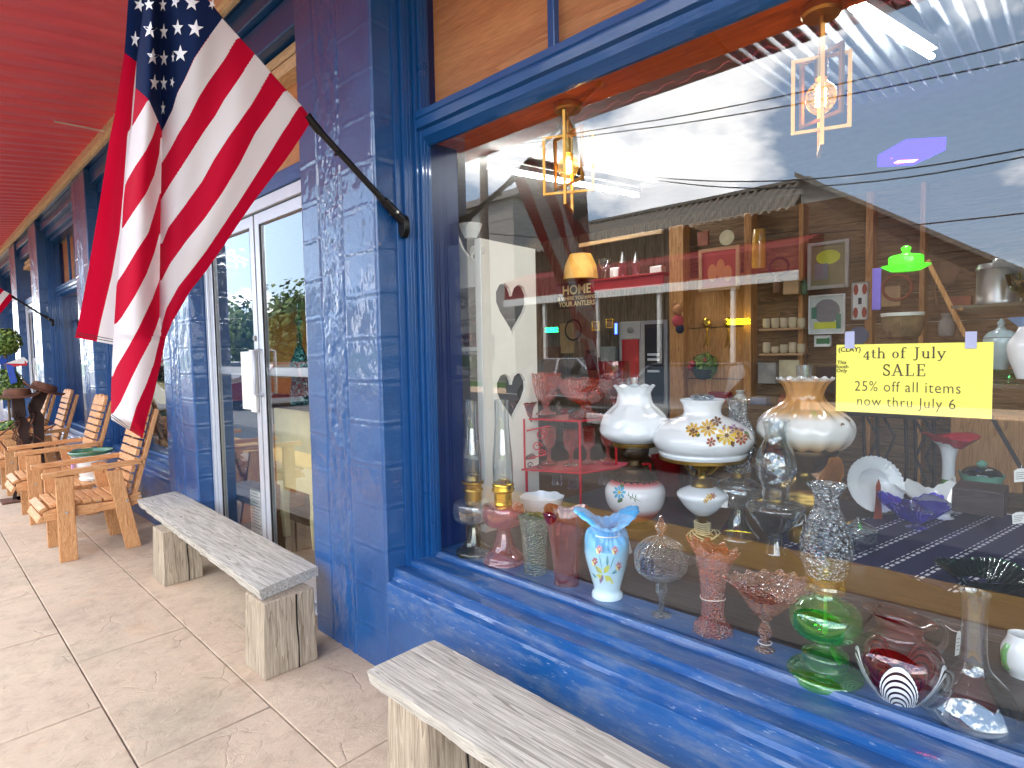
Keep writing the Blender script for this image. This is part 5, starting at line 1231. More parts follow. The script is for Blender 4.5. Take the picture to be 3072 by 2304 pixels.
t_, b_, o_ = ware('trumpet_vase', 'white trumpet vase with red flared lips and a green foot', 'vase', 2858, 1500, ZP, 20, [
    ('base', flat('leaf_green_opal', (96,140,62), .15, coat=.5), [(20,1496),(20,1480),(18,1450),(17,1436)], {}),
    ('stem', OPAL, [(17,1436),(16,1410),(18,1370),(26,1340),(44,1322)], {'wall':.002,'n':60}),
    ('lip', flat('red_opal_glass', (196,40,52), .15, coat=.5), [(40,1326),(58,1314),(74,1304)], {'wall':.002,'n':72,'mod':lambda th,t,r,z: (r, z+.030*t*math.cos(2*(th-math.atan2(_RH[1],_RH[0]))) + .012*t*math.sin(th-.4))})])
price_tag('white price tag on the foot of the red lipped trumpet vase', b_.at(2858,1424)+TOCAM*.035, .034, .042, .08, b_.at(2858,1418)+TOCAM*.03, 0, 4)
JADE = flat('jade_green_glass', (126,190,160), .15, coat=.5, var=.03)
t_, b_, o_ = ware('covered_dish', 'jade green scalloped dish with a dark green lid', 'dish', 2976, 1462, ZP+.05, 40, [
    ('body', JADE, [(44,1456),(46,1450),(50,1440),(54,1426),(57,1420)], {'wall':.003,'n':56,'mod':ribs_rim(8,.02,8,.02,.003)}),
    ('lid', DKGREEN, [(50,1424),(44,1410),(26,1400),(12,1398)], {'wall':.002}),
    ('finial', JADE, [(10,1398),(13,1394),(13,1388),(8,1384),(3,1380)], {})])
price_tag('white price tag on the lid of the jade green dish', b_.at(2970,1400)+TOCAM*.07, .046, .030, .03, b_.at(2976,1394)+TOCAM*.02, 0, 4)
price_tag('white price tag at the right edge above the dark cloth', PX(3062,1405,1.25), .05, .05, .05, PX(3066,1395,1.25), 0, 4)
price_tag('white price tag lying at the right edge on the dark cloth', PX(3056,1536,1.2), .05, .042, .1, PX(3020,1542,1.2), 0, 4)
stb = MB().box(tuple(PX(2930,1466,1.62)-np.array([.10,.1,.09])), tuple(PX(2990,1464,1.62)+np.array([.10,.14,0]))).build('display_block', DARKPLANK, smooth=0, bevel=.004); tag(stb, 'dark wooden block under the jade green covered dish', 'block')
# dark green pleated bowl at the right
t_, b_, o_ = ware('pleated_bowl', 'dark green pleated glass bowl at the right edge behind the decanter', 'bowl', 2995, 1775, ZP, 50, [
    ('body', DKGREEN, [(44,1768),(54,1760),(84,1736),(108,1716),(120,1708)], {'wall':.003,'n':120,'mod':lambda th,t,r,z: (r*(1+.03*math.cos(30*th)+.10*t*math.cos(3*th+.8)), z+.016*t*math.cos(3*th+.8))})])
t_, b_, o_ = ware('covered_dish', 'small clear glass covered jar beside the quilted chimney', 'jar', 2596, 1660, ZP, 40, [('body', CLEAR, [(46,1655),(48,1640),(50,1610),(50,1590)], {'wall':.003}), ('lid', CLEAR, [(51,1588),(44,1578),(20,1566),(8,1558),(6,1548)], {'wall':.002})])
MB().lathe(b_.prof([(1,1666),(60,1664),(72,1658),(70,1656),(1,1660)]), (b_.c[0],b_.c[1],ZP+.001), 48, ribs(20,.03)).build('saucer', CRAN, t_)
# golden carnival plate behind the easel
gp = Vector(PL.at(2530,1420)+VIEW_H*.18); mb = MB(); n = 90; vs = []
for rr, d in ((0,.02),(.3,.016),(.6,.006),(.85,-.004),(1,0),(1,-.004),(.6,.0),(0,.014)):
    for k in range(n):
        a = 2*math.pi*k/n; vs.append(tuple(gp+u_*(.125*rr*math.cos(a)*(1+.03*math.cos(18*a)))+v_*(.125*rr*math.sin(a)*(1+.03*math.cos(18*a)))+ax*d))
mb.add(vs, [(i*n+k, i*n+(k+1)%n, (i+1)*n+(k+1)%n, (i+1)*n+k) for i in range(7) for k in range(n)])
tag(mb.build('carnival_plate', flat('golden_carnival_glass', (168,104,34), .25, .4, bump=1.0, bscale=130, coat=.5), smooth=60), 'golden brown textured carnival glass plate standing behind the tan shade lamp', 'plate')
# dark cloth with woven white dashes
cpx = [(2300,1610),(2640,1548),(2950,1508),(3072,1560),(3140,1640),(3120,1740),(2860,1778),(2640,1700),(2420,1690)]
def m_cloth():
    t = NT('navy_woven_cloth'); sep = t.node('ShaderNodeSeparateXYZ'); A_ = np.array(PZ(2550,1762,ZP)); B_ = np.array(PZ(3000,1545,ZP)); ang = math.atan2(B_[1]-A_[1], B_[0]-A_[0])
    mp = t.node('ShaderNodeMapping'); mp.vector_type = 'TEXTURE'; t._tc = t.node('ShaderNodeTexCoord'); t.l.new(t._tc.outputs['Object'], mp.inputs[0]); mp.inputs['Location'].default_value = (A_[0],A_[1],0); mp.inputs['Rotation'].default_value = (0,0,ang); t.l.new(mp.outputs[0], sep.inputs[0])
    u, v = sep.outputs[0], sep.outputs[1]
    st = t.math('LESS_THAN', t.math('FRACT', t.math('DIVIDE', v, .13)), .10); st2 = t.math('LESS_THAN', t.math('ABSOLUTE', t.math('SUBTRACT', t.math('FRACT', t.math('DIVIDE', v, .13)), .20)), .022)
    da = t.math('LESS_THAN', t.math('FRACT', t.math('DIVIDE', u, .05)), .62)
    msk = t.math('MULTIPLY', t.math('MAXIMUM', st, st2), da)
    base = t.mix(t.noise(t.coord(), 500, 2), srgb(16,16,46), srgb(34,32,80))
    return t.done(t.pbsdf(t.mix(msk, base, srgb(206,206,214)), .9, normal=t.bump(t.noise(t.coord(), 600, 2), .3, .002)))
cl = [np.array(PZ(x,y,ZP)) for x,y in cpx]; cm = sum(cl)/len(cl); mb = MB(); vs = [(cm[0],cm[1],ZP+.002)]
N_ = len(cl)
bmv = bmesh.new()
for k in range(N_):
    for f_ in (.5,1.0):
        p = cm+(cl[k]-cm)*f_; vs.append((p[0],p[1],ZP+.0022))
fs = [(0,1+2*k,1+2*((k+1)%N_)) for k in range(N_)]+[(1+2*k,2+2*k,2+2*((k+1)%N_),1+2*((k+1)%N_)) for k in range(N_)]
bmv.free()
tag(mb.add(vs, fs).build('table_cloth', m_cloth(), smooth=0, solid=.0015), 'navy woven cloth with rows of white dashes spread over the dark platform', 'cloth')

# ================================================================== yellow sale sign taped inside the glass
SX = .2935
def sp(u, v, e=0): # u right, v up across the sign in metres, seen from the street
    return (SX-e, SY0-u, SZ0+v)
c0, c1, c2, c3 = PX(2507,1035,SX), PX(2978,1025,SX), PX(2975,1256,SX), PX(2507,1233,SX)
SY0 = c3[1]; SZ0 = (c3[2]+c2[2])/2; SW, SH = c3[1]-c2[1], (c0[2]+c1[2])/2-(c3[2]+c2[2])/2
sg = thing('sale_sign', 'yellow paper sale sign with black printed and handwritten lettering taped inside the window', 'sign', (SX,SY0-SW/2,SZ0))
YEL = flat('yellow_paper', (250,240,104), .7, var=.02)
MB().add([sp(0,0,-.0015),sp(SW,0,-.0015),sp(SW,SH,-.0015),sp(0,SH,-.0015),sp(0,0,-.0008),sp(SW,0,-.0008),sp(SW,SH,-.0008),sp(0,SH,-.0008)],[(0,1,2,3),(4,7,6,5),(0,4,5,1),(1,5,6,2),(2,6,7,3),(3,7,4,0)]).build('paper', YEL, sg, smooth=0)
SINK = flat('grey_print_ink', (58,56,52), .8); BINK = flat('black_marker', (20,18,22), .7)
def text_mesh(txt, size, to3d, mat, parent, name='lettering', xs=1.0, bold=0.0, shear=0.0, font=None, align='CENTER', sp_=1.0):
    cu = bpy.data.curves.new('lettering', 'FONT'); cu.body = txt; cu.size = size; cu.align_x = align; cu.offset = bold; cu.shear = shear; cu.space_character = sp_; cu.resolution_u = 3
    if font: cu.font = font
    tmp = bpy.data.objects.new('lettering', cu); COL.objects.link(tmp); bpy.context.view_layer.update()
    me = tmp.evaluated_get(bpy.context.evaluated_depsgraph_get()).to_mesh(); vs = [(v.co.x*xs, v.co.y) for v in me.vertices]; fs = [tuple(p.vertices) for p in me.polygons]
    tmp.to_mesh_clear(); bpy.data.objects.remove(tmp); bpy.data.curves.remove(cu)
    return MB().add([to3d(u, v) for u, v in vs], fs).build(name, mat, parent, smooth=0, fix=False)
def serif_text(txt, x0, y0, h, to3d, mat, parent, stem=.12, thin=.055, gap=.16):
    """hand built roman letters with serifs; returns the end x"""
    mb = MB(); x = x0
    def stroke(pts, w):
        P = [np.array(p, float) for p in pts]
        for a, c in zip(P[:-1], P[1:]):
            d = c-a; L = np.hypot(*d); 
            if L < 1e-9: continue
            nrm = np.array([-d[1], d[0]])/L*w/2; e = d/L*w*.25
            mb.add([to3d(*(a-nrm-e)), to3d(*(c-nrm+e)), to3d(*(c+nrm+e)), to3d(*(a+nrm-e))], [(0,1,2,3)])
    def arc(cx, cy, rx, ry, a0, a1, n=14): return [(cx+rx*math.cos(math.radians(a0+(a1-a0)*k/n)), cy+ry*math.sin(math.radians(a0+(a1-a0)*k/n))) for k in range(n+1)]
    def oval(cx, cy, rx, ry):
        n = 22; o = []; 
        for k in range(n): a = 2*math.pi*k/n; o.append((cx+rx*math.cos(a), cy+ry*math.sin(a), cx+(rx-stem*h)*math.cos(a), cy+(ry-thin*h)*math.sin(a)))
        for k in range(n):
            p, q = o[k], o[(k+1)%n]; mb.add([to3d(p[0],p[1]),to3d(q[0],q[1]),to3d(q[2],q[3]),to3d(p[2],p[3])],[(0,1,2,3)])
    S_, T_ = stem*h, thin*h; xh = .62*h
    def serif(cx, cy, w=.13): stroke([(cx-w*h,cy),(cx+w*h,cy)], T_)
    for ch_ in txt:
        X = lambda u: x+u*h
        Y = lambda v: y0+v*h
        if ch_ == ' ': x += .42*h; continue
        if ch_ == '4': stroke([(X(.30),Y(.62)),(X(0),Y(.12)),(X(.52),Y(.12))], T_*1.2); stroke([(X(.36),Y(.66)),(X(.36),Y(-.12))], S_); serif(X(.36),Y(-.12),.10); w = .54
        elif ch_ == 't': stroke([(X(.14),Y(.80)),(X(.14),Y(.12))], S_); stroke([(X(.14),Y(.12)),(X(.2),Y(.03)),(X(.30),Y(.04)),(X(.36),Y(.10))], T_*1.2); stroke([(X(0),Y(.60)),(X(.34),Y(.60))], T_); w = .38
        elif ch_ == 'h': stroke([(X(.10),Y(1.02)),(X(.10),Y(.02))], S_); stroke(arc(X(.30),Y(.42),.20*h,.20*h,170,0), T_*1.4); stroke([(X(.50),Y(.42)),(X(.50),Y(.02))], S_); serif(X(.10),Y(.02)); serif(X(.50),Y(.02)); stroke([(X(.0),Y(1.0)),(X(.10),Y(1.02))], T_); w = .64
        elif ch_ == 'o': oval(X(.27), Y(.31), .27*h, .32*h); w = .56
        elif ch_ == 'f': stroke([(X(.14),Y(.80)),(X(.14),Y(.02))], S_); stroke(arc(X(.30),Y(.82),.16*h,.18*h,180,40), T_*1.5); stroke([(X(0),Y(.60)),(X(.36),Y(.60))], T_); serif(X(.15),Y(.02),.15); w = .42
        elif ch_ == 'J': stroke([(X(.30),Y(.98)),(X(.30),Y(.02))], S_); stroke(arc(X(.12),Y(.02),.18*h,.20*h,0,-120), T_*1.6); serif(X(.30),Y(.98),.17); w = .54
        elif ch_ == 'u': stroke([(X(.10),Y(.60)),(X(.10),Y(.18))], S_); stroke(arc(X(.29),Y(.20),.19*h,.19*h,180,340), T_*1.4); stroke([(X(.48),Y(.60)),(X(.48),Y(.0))], S_); stroke([(X(0),Y(.60)),(X(.14),Y(.60))], T_); stroke([(X(.38),Y(.60)),(X(.52),Y(.60))], T_); stroke([(X(.48),Y(.02)),(X(.60),Y(.02))], T_); w = .62
        elif ch_ == 'l': stroke([(X(.12),Y(1.02)),(X(.12),Y(.02))], S_); serif(X(.12),Y(.02)); stroke([(X(.0),Y(1.0)),(X(.12),Y(1.02))], T_); w = .27
        elif ch_ == 'y': stroke([(X(.06),Y(.60)),(X(.30),Y(.03))], S_); stroke([(X(.54),Y(.60)),(X(.28),Y(-.08)),(X(.18),Y(-.24)),(X(.04),Y(-.24))], T_*1.3); serif(X(.07),Y(.60),.10); serif(X(.53),Y(.60),.10); w = .60
        elif ch_ == 'S': stroke(arc(X(.26),Y(.74),.20*h,.22*h,30,215), T_*1.6); stroke([(X(.09),Y(.62)),(X(.42),Y(.38))], S_); stroke(arc(X(.25),Y(.25),.22*h,.23*h,35,-150), T_*1.6); stroke([(X(.45),Y(.95)),(X(.44),Y(.72))], T_); stroke([(X(.04),Y(.28)),(X(.04),Y(.04))], T_); w = .52
        elif ch_ == 'A': stroke([(X(.08),Y(.02)),(X(.36),Y(.98))], T_*1.2); stroke([(X(.36),Y(.98)),(X(.68),Y(.02))], S_); stroke([(X(.18),Y(.34)),(X(.56),Y(.34))], T_); serif(X(.08),Y(.02)); serif(X(.68),Y(.02)); w = .80
        elif ch_ == 'L': stroke([(X(.14),Y(.98)),(X(.14),Y(.02))], S_); stroke([(X(.0),Y(.02)),(X(.56),Y(.02))], T_); stroke([(X(.56),Y(.0)),(X(.58),Y(.24))], T_); serif(X(.14),Y(.98)); w = .62
        elif ch_ == 'E': stroke([(X(.14),Y(.98)),(X(.14),Y(.02))], S_); stroke([(X(.0),Y(.02)),(X(.56),Y(.02))], T_); stroke([(X(.0),Y(.98)),(X(.54),Y(.98))], T_); stroke([(X(.14),Y(.52)),(X(.44),Y(.52))], T_); stroke([(X(.56),Y(.0)),(X(.58),Y(.24))], T_); stroke([(X(.54),Y(1.0)),(X(.54),Y(.78))], T_); stroke([(X(.44),Y(.62)),(X(.44),Y(.42))], T_); w = .62
        x += (w+gap)*h
    mb.build('lettering', mat, parent, smooth=0, fix=False); return x
s3 = lambda u, v: sp(u*SW, v*SH, .0002)
_k = SW/471.0; s3m = lambda u, v: sp(u, v, .0002)
def SU(px): return (px-2507)*_k
# heights by fractions of the sheet
serif_text('4th of July', SU(2600), SH*.795, SH*.148, s3m, SINK, sg, .13, .06, .150)
serif_text('SALE', SU(2664), SH*.545, SH*.165, s3m, SINK, sg, .13, .06, .17)
text_mesh('25% off all items', SH*.215, lambda u,v: s3m(u+SU(2733), v+SH*.315), SINK, sg, xs=.80, bold=-.0003, sp_=1.10)
text_mesh('now thru July 6', SH*.205, lambda u,v: s3m(u+SU(2730), v+SH*.10), SINK, sg, xs=.82, bold=-.0003, sp_=1.12)
text_mesh('(CLAY)', SH*.098, lambda u,v: s3m(u+SU(2552), v+SH*.895), BINK, sg, 'handwriting', xs=1.0, bold=.0003, shear=.05)
for k, w_ in enumerate(('This','Booth','Only')): text_mesh(w_, SH*.075, lambda u,v: s3m(u+SU(2526), v+SH*(.71-.062*k)), BINK, sg, 'handwriting', xs=1.0, bold=.0002, shear=.1)
TAPE = flat('cloudy_tape', (176,180,214), .4)
for k, (x0, x1) in enumerate(((2535,2563),(2896,2930))):
    p = PX(x0,995,SX-.003); q = PX(x1,1045,SX-.003)
    MB().box((SX-.0032,p[1],q[2]),(SX-.0025,q[1],p[2])).build('tape', TAPE, sg, smooth=0)
# ================================================================== inside the shop
def rect(x0, y0, x1, y1, X):
    """extent on the plane at distance X of a feature framed by these two image corners"""
    a = PX(x0,(y0+y1)/2,X); c = PX(x1,(y0+y1)/2,X); t_ = PX((x0+x1)/2,y0,X); u_2 = PX((x0+x1)/2,y1,X)
    return min(a[1],c[1]), max(a[1],c[1]), min(t_[2],u_2[2]), max(t_[2],u_2[2])
def slab_at(name, mat, x0, y0, x1, y1, X, d=.03, parent=None, bevel=0, label=None, cat=None, group=None):
    ya, yb, za, zb = rect(x0,y0,x1,y1,X); o = MB().box((X,ya,za),(X+d,yb,zb)).build(name, mat, parent, smooth=0, bevel=bevel)
    if label: tag(o, label, cat, group)
    return o
# --- timber wall behind the display and the posts in front of it
XW = 4.1
wl_ = thing('board_wall', 'brown board wall with amber posts at the back of the window display', 'wall', (XW,1.5,0))
zt = PX(2400,610,XW)[2]
y_l = PX(2062,900,XW)[1]
mb = MB(); z = 0.0; k = 0
while z < zt:
    h = .24+.05*((k*7)%3); mb.box((XW+.03+.006*(k%2),-8.9,z+.002),(XW+.09,y_l,min(z+h-.004,zt))); z += h; k += 1
mb.build('boards', OLDWALL, wl_, smooth=0, bevel=.003)
for x0, x1 in ((2018,2060),(2240,2262),(2402,2416),(2600,2622),(2760,2776)): 
    ya, yb, _, _ = rect(x0,640,x1,1300,XW-.05); MB().box((XW-.12,ya,.0),(XW+.028,yb,zt-.03)).build('post', OLDPOST, wl_, bevel=.004)
ya, yb, za, zb = rect(2062,826,2240,1290,XW-.02)
mb = MB(); n = 3
for k in range(n): mb.box((XW-.02,ya,za+(zb-za)*k/n+.004),(XW+.005,yb,za+(zb-za)*(k+1)/n-.004))
mb.build('panel', OLDPOST, wl_, smooth=0, bevel=.004)
gw = thing('partition', 'grey brown board partition further back on the left inside the shop', 'wall', (6.2,6,0))
mb = MB()
for k in range(30): mb.box((6.2,PX(2062,900,XW)[1]-.4+.31*k,0),(6.25+.01*(k%2),PX(2062,900,XW)[1]-.4+.31*k+.30,3.43))
mb.build('boards', GREYWALL, gw, smooth=0, bevel=.003)
# corrugated pale strip and siding high at the right
CORR = flat('white_corrugated_sheet', (124,126,128), .45, .1, var=.03)
mb = MB(); ya, yb = -2.0, PZ(2480,440,3.10)[1]
mb.grid(lambda u, v: (.9+2.2*v, ya+(yb-ya)*u, 3.12+.10*v+.016*math.sin(u*(yb-ya)/.075*2*math.pi)), 700, 2)
tag(mb.build('corrugated_ceiling_sheet', CORR, smooth=60, fix=False), 'white corrugated sheet under the ceiling at the upper right inside the window', 'ceiling sheet')
# --- white shelf unit with heart cut-outs
XA = .66; s0 = PX(1450,1000,XA); yP = s0[1]; xb = PY(1610,1000,yP)[0]; zt0 = PY(1450,716,yP)[2]; zt1 = PY(1610,748,yP)[2]
hs = thing('heart_shelf', 'white wooden shelf unit with heart cut outs in its side', 'shelf unit', (XA,yP,ZF))
def heart(cx, cz, s, n=22):
    o = []
    for k in range(n):
        t = 2*math.pi*k/n; o.append((cx+s*.075*math.sin(t)**3, cz+s*(13*math.cos(t)-5*math.cos(2*t)-2*math.cos(3*t)-math.cos(4*t))/16*.095))
    return o
def holed(outer, holes, fn, a, c, name, mat, parent):
    """flat board with cut-outs, filled by triangulation"""
    bm = bmesh.new(); allv = []
    for loop in [outer]+holes:
        vs = [bm.verts.new((u,v,0)) for u, v in loop]; allv.append(vs)
        for i in range(len(vs)): bm.edges.new((vs[i], vs[(i+1)%len(vs)]))
    bmesh.ops.triangle_fill(bm, use_beauty=True, use_dissolve=False, edges=bm.edges[:])
    fs = [[(v.co.x,v.co.y) for v in f.verts] for f in bm.faces]; bm.free(); mb = MB()
    for f in fs:
        mb.add([fn(u,v,a) for u,v in f],[tuple(range(len(f)))]); mb.add([fn(u,v,c) for u,v in f],[tuple(range(len(f)))])
    for loop in [outer]+holes:
        n = len(loop)
        for i in range(n):
            p, q = loop[i], loop[(i+1)%n]; mb.add([fn(*p,a),fn(*q,a),fn(*q,c),fn(*p,c)],[(0,1,2,3)])
    return mb.build(name, mat, parent, smooth=0)
CREAMW = flat('cream_painted_board', (244,238,222), .5, bump=.06, var=.03)
h1 = PY(1536,916,yP); h2 = PY(1536,1180,yP)
holed([(XA,ZF+.001),(xb,ZF+.001),(xb,zt1),(XA,zt0)], [heart(h1[0],h1[2],1.75), heart(h2[0],h2[2],1.65)], lambda u,v,w: (u,w,v), yP, yP+.022, 'side_panel', CREAMW, hs)
MB().box((XA-.012,yP-.002,ZF+.001),(XA-.001,yP+.045,zt0)).build('front_edge', WHITE, hs, bevel=.002)
for yy in (1048,1372):
    zz_ = PX(1410,yy,XA)[2]; MB().box((XA,yP+.024,zz_-.012),(xb,yP+.75,zz_+.012)).build('shelf', WHITE, hs, bevel=.002)
zz_ = PX(1410,870,XA)[2]
zc = PX(1430,765,XA)[2]
yh = PX(1429,790,XA)[1]
sc_ = [(yP+.024,zc+.03),(yP+.06,zc+.03),(yP+.10,zc-.01),(yP+.16,zc+.05),(yP+.22,zc+.16),(yP+.75,zc+.20),(yP+.75,zc-.17),(yP+.024,zc-.17)]
holed(sc_, [heart(yh,PX(1429,762,XA)[2],.7)], lambda u,v,w: (w,u,v), XA, XA+.018, 'scalloped_front', WHITE, hs)
MB().box((xb-.015,yP+.024,ZF+.001),(xb,yP+.75,zc)).build('back_board', flat('shelf_back', (96,90,84), .8), hs, smooth=0)
# things on the white shelves
def plane_ware(name, label, cat, px, py, X, parts, group=None):
    p = PX(px,py,X); bb = Base.__new__(Base); bb.c = np.array([p[0],p[1],p[2]]); bb.s = DEPTH(p)/F_PX; bb.y0 = PIX(p)[1]; bb.z = p[2]; bb.px = px
    return ware(name, label, cat, px, py, p[2], 0, parts, group, base=bb)
plane_ware('glass_bowl', 'white glass bowl on top of the heart shelf', 'bowl', 1412, 716, XA+.12, [('body', OPAL, [(18,716),(26,700),(34,682),(36,674)], {'wall':.002})])
plane_ware('glass_jar', 'olive green lidded jar on the middle shelf of the heart unit', 'jar', 1413, 1108, XA+.14, [('body', flat('olive_jar', (92,98,40), .2, coat=.4), [(28,1108),(34,1100),(36,1072),(30,1064)], {}), ('lid', OPAL, [(34,1064),(24,1054),(6,1050)], {})])
plane_ware('glass_carafe', 'clear fluted glass carafe on the lower shelf of the heart unit', 'carafe', 1406, 1364, XA+.1, [('body', CLEAR, [(22,1364),(24,1340),(18,1280),(16,1230),(20,1200)], {'wall':.002,'mod':ribs(12,.03)})])
plane_ware('red_figurine', 'dark red glass basket on the upper shelf of the heart unit', 'basket', 1412, 1040, XA+.12, [('body', CRAN, [(20,1040),(26,1020),(30,1000)], {'wall':.002})])
ck = thing('carved_duck', 'dark red carved bird on the upper shelf of the heart unit', 'figurine', PX(1425,930,XA+.1))
DKRED = flat('dark_red_lacquer', (74,20,20), .3, coat=.4)
c_ = PX(1428,928,XA+.1); MB().sphere(c_, .05, sc=(.7,1.2,.75)).build('body', DKRED, ck); c_ = PX(1388,914,XA+.1); MB().sphere(c_, .022, sc=(1,1.3,1)).build('head', DKRED, ck)
MB().box((XA+.02,yP+.03,PX(1410,956,XA)[2]-.01),(xb-.02,yP+.6,PX(1410,956,XA)[2])).build('upper_shelf', DARKPLANK, hs, smooth=0)
# --- pendant lights
COPPER = flat('brushed_copper', (196,142,66), .35, .75, bump=.1, bscale=90); BULBG = glassmat('amber_bulb_glass', (255,226,170), .6)
FIL = emission('glowing_filament', (255,200,116), 34)
def pendant(label, px, ytop, X, cage, Yang, ws=1.0):
    """cage: pixel height of the cage top and bottom, half widths"""
    top = PX(px, ytop, X); z1 = 2.604 if X < .52 else 3.43
    t = thing('pendant_light', label, 'pendant light', (top[0],top[1],z1), 'open cage pendant lights')
    s = DEPTH(top)/F_PX; x0, y0 = top[0], top[1]
    MB().lathe([(.0,z1-.03),(.052,z1-.03),(.058,z1-.022),(.058,z1-.001),(0,z1-.001)], (x0,y0,0), 32).build('canopy', COPPER, t)
    zb = lambda py: top[2]+(ytop-py)*s
    MB().tube([(x0,y0,z1-.03),(x0,y0,zb(cage[0])-.10)], .0065, 10).build('stem', COPPER, t)
    def frame(zl, zh, w, ang):
        w *= ws; m = MB(); u = np.array([math.cos(ang),math.sin(ang),0]); c = np.array([x0,y0,0])
        for a in (-w,w): m.beam(c+u*a+np.array([0,0,zl]), c+u*a+np.array([0,0,zh]), .011, .011, (u[0],u[1],0))
        for z in (zl+.0055,zh-.0055): m.beam(c-u*(w-.006)+np.array([0,0,z]), c+u*(w-.006)+np.array([0,0,z]), .010, .010)
        return m.build('cage_frame', COPPER, t, smooth=0)
    H_ = zb(cage[0])-zb(cage[1])
    frame(zb(cage[1]), zb(cage[0]), .088, Yang); frame(zb(cage[1])+.17*H_, zb(cage[0])-.18*H_, .105, Yang+math.pi/2)
    frame(zb(cage[1])+.26*H_, zb(cage[0])-.16*H_, .098, Yang+math.pi/4)
    zc_ = zb(cage[0])-.55*H_
    MB().lathe([(.016,zc_+.058),(.019,zc_+.06),(.019,zc_+.12),(.0,zc_+.122)], (x0,y0,0), 20).build('socket', BRASS, t)
    bl = MB().lathe(crs([(.0005,zc_-.045),(.025,zc_-.038),(.044,zc_-.006),(.040,zc_+.026),(.020,zc_+.048),(.014,zc_+.057)]), (x0,y0,0), 28).build('bulb', BULBG, t)
    MB().tube([(x0+.014*math.cos(k*.8),y0+.014*math.sin(k*.8),zc_+.035-.0016*k) for k in range(38)], .0022, 6).build('filament', FIL, bl)
    return t
pendant('copper cage pendant light with glowing bulb over the left of the window', 1702, 290, .44, (352,622), .5)
pendant('pale cage pendant light with glowing bulb under the right half of the soffit', 2465, 40, .44, (100,446), .35, .74)
# --- fluorescent tubes
GREYF2 = flat('grey_lamp_housing', (110,110,108), .5)
TUBE = emission('fluorescent_tube', (250,252,255), 60)
def strip(label, a, c, z, r=.013):
    A_, B_ = PZ(*a, z), PZ(*c, z); t = thing('strip_light', label, 'strip light', (A_+B_)/2, 'fluorescent ceiling strips')
    MB().tube([A_,B_], r, 10).build('tube', TUBE, t)
    MB().beam(A_+np.array([0,0,.055]), B_+np.array([0,0,.055]), .06, .05).build('housing', GREYF2, t, bevel=.004)
strip('lit fluorescent strip seen through the left pendant light', (1466,504), (1914,588), 3.3)
strip('lit fluorescent strip on the far ceiling above the green poster', (2346,680), (2606,728), 3.3)
strip('lit fluorescent strip at the top right of the window', (2555,22), (2796,170), 3.05, .013)
# --- violet lamp
UVM = emission('violet_led', (110,40,255), 2.6); UVP = emission('pink_led', (255,120,170), 5)
uc = PZ(2730,475,2.9); uv = thing('violet_led_lamp', 'violet LED flood lamp glowing below the ceiling at the right', 'lamp', uc)
ux, uy = np.array([.8,.6,0]), np.array([-.6,.8,0])
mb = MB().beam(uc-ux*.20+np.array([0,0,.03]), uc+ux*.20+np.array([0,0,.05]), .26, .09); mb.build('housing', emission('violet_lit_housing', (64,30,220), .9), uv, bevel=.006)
MB().box(uc-np.array([.10,.10,.0]), uc+np.array([.10,.10,.004])).build('lens', UVM, uv, smooth=0)
mb = MB()
for i in range(9):
    for j in range(7):
        p = uc+ux*(-.08+.02*i)+uy*(-.06+.02*j); mb.box(p-np.array([.006,.006,.004]), p+np.array([.006,.006,-.001]))
mb.build('led_array', UVP, uv, smooth=0)
# --- glowing green butter dish on a glass shelf, can and jars on the right
UR = NT('uranium_glass'); UR = UR.done(UR.pbsdf(srgb(90,220,60), .1, coat=.5, emit=srgb(60,230,30), estr=.55))
plane_ware('butter_dish', 'glowing green glass butter dish with a domed lid on the right', 'butter dish', 2717, 812, 1.9, [
    ('plate', UR, [(40,812),(60,800),(64,797)], {'wall':.004,'mod':ribs(30,.015)}), ('lid', UR, [(44,797),(45,780),(42,768),(20,763),(9,757),(12,750),(13,744),(6,738)], {})])
METAL = flat('spun_aluminium', (168,166,162), .35, .8, bump=.15, bscale=50)
plane_ware('milk_can', 'tall aluminium canister on the glass shelf at the right', 'canister', 2990, 912, 1.7, [('body', METAL, [(50,912),(52,906),(50,900),(50,812),(53,808),(50,800)], {'smooth':0}), ('lid', METAL, [(50,800),(46,792),(14,788),(12,780),(6,776)], {'smooth':0})])
sh_ = MB().box((1.45,PX(3072,930,1.7)[1]-.5,PX(2990,918,1.7)[2]-.012),(2.0,PX(2880,930,1.7)[1],PX(2990,918,1.7)[2]-.001)).build('glass_shelf', glassmat('shelf_glass', (190,214,206), .5), smooth=0); tag(sh_, 'glass shelf holding the aluminium canister', 'shelf')
plane_ware('glass_goblet', 'olive glass goblet at the right edge beside the aluminium canister', 'goblet', 3062, 914, 1.55, [('body', OLIVE, [(26,914),(8,908),(8,890),(30,862),(40,822)], {'wall':.003})])
GREYG = flat('grey_blue_glass_urn', (150,170,170), .15, coat=.5)
plane_ware('lidded_urn', 'grey blue glass urn with a pointed lid right of the yellow sign', 'urn', 3000, 1108, 1.3, [('body', GREYG, [(18,1108),(22,1098),(40,1060),(44,1030),(42,1014)], {}), ('lid', GREYG, [(43,1012),(30,996),(14,988),(8,978),(10,970),(2,956)], {})])
plane_ware('floral_vase', 'white vase with a blue ruffled top at the right edge', 'vase', 3080, 1136, 1.25, [('body', OPAL, [(24,1136),(28,1124),(46,1070),(48,1030),(30,1000),(22,980)], {}), ('ruffle', flat('blue_ruffle', (110,150,200), .2, coat=.4), [(22,980),(40,962),(50,952)], {'wall':.003,'mod':ribs(9,.06)})])
plane_ware('glass_dish', 'green glass dish under the grey blue urn', 'dish', 3010, 1138, 1.32, [('body', glassmat('green_dish_glass', (90,190,120), .4), [(30,1138),(44,1126),(52,1110)], {'wall':.003})])
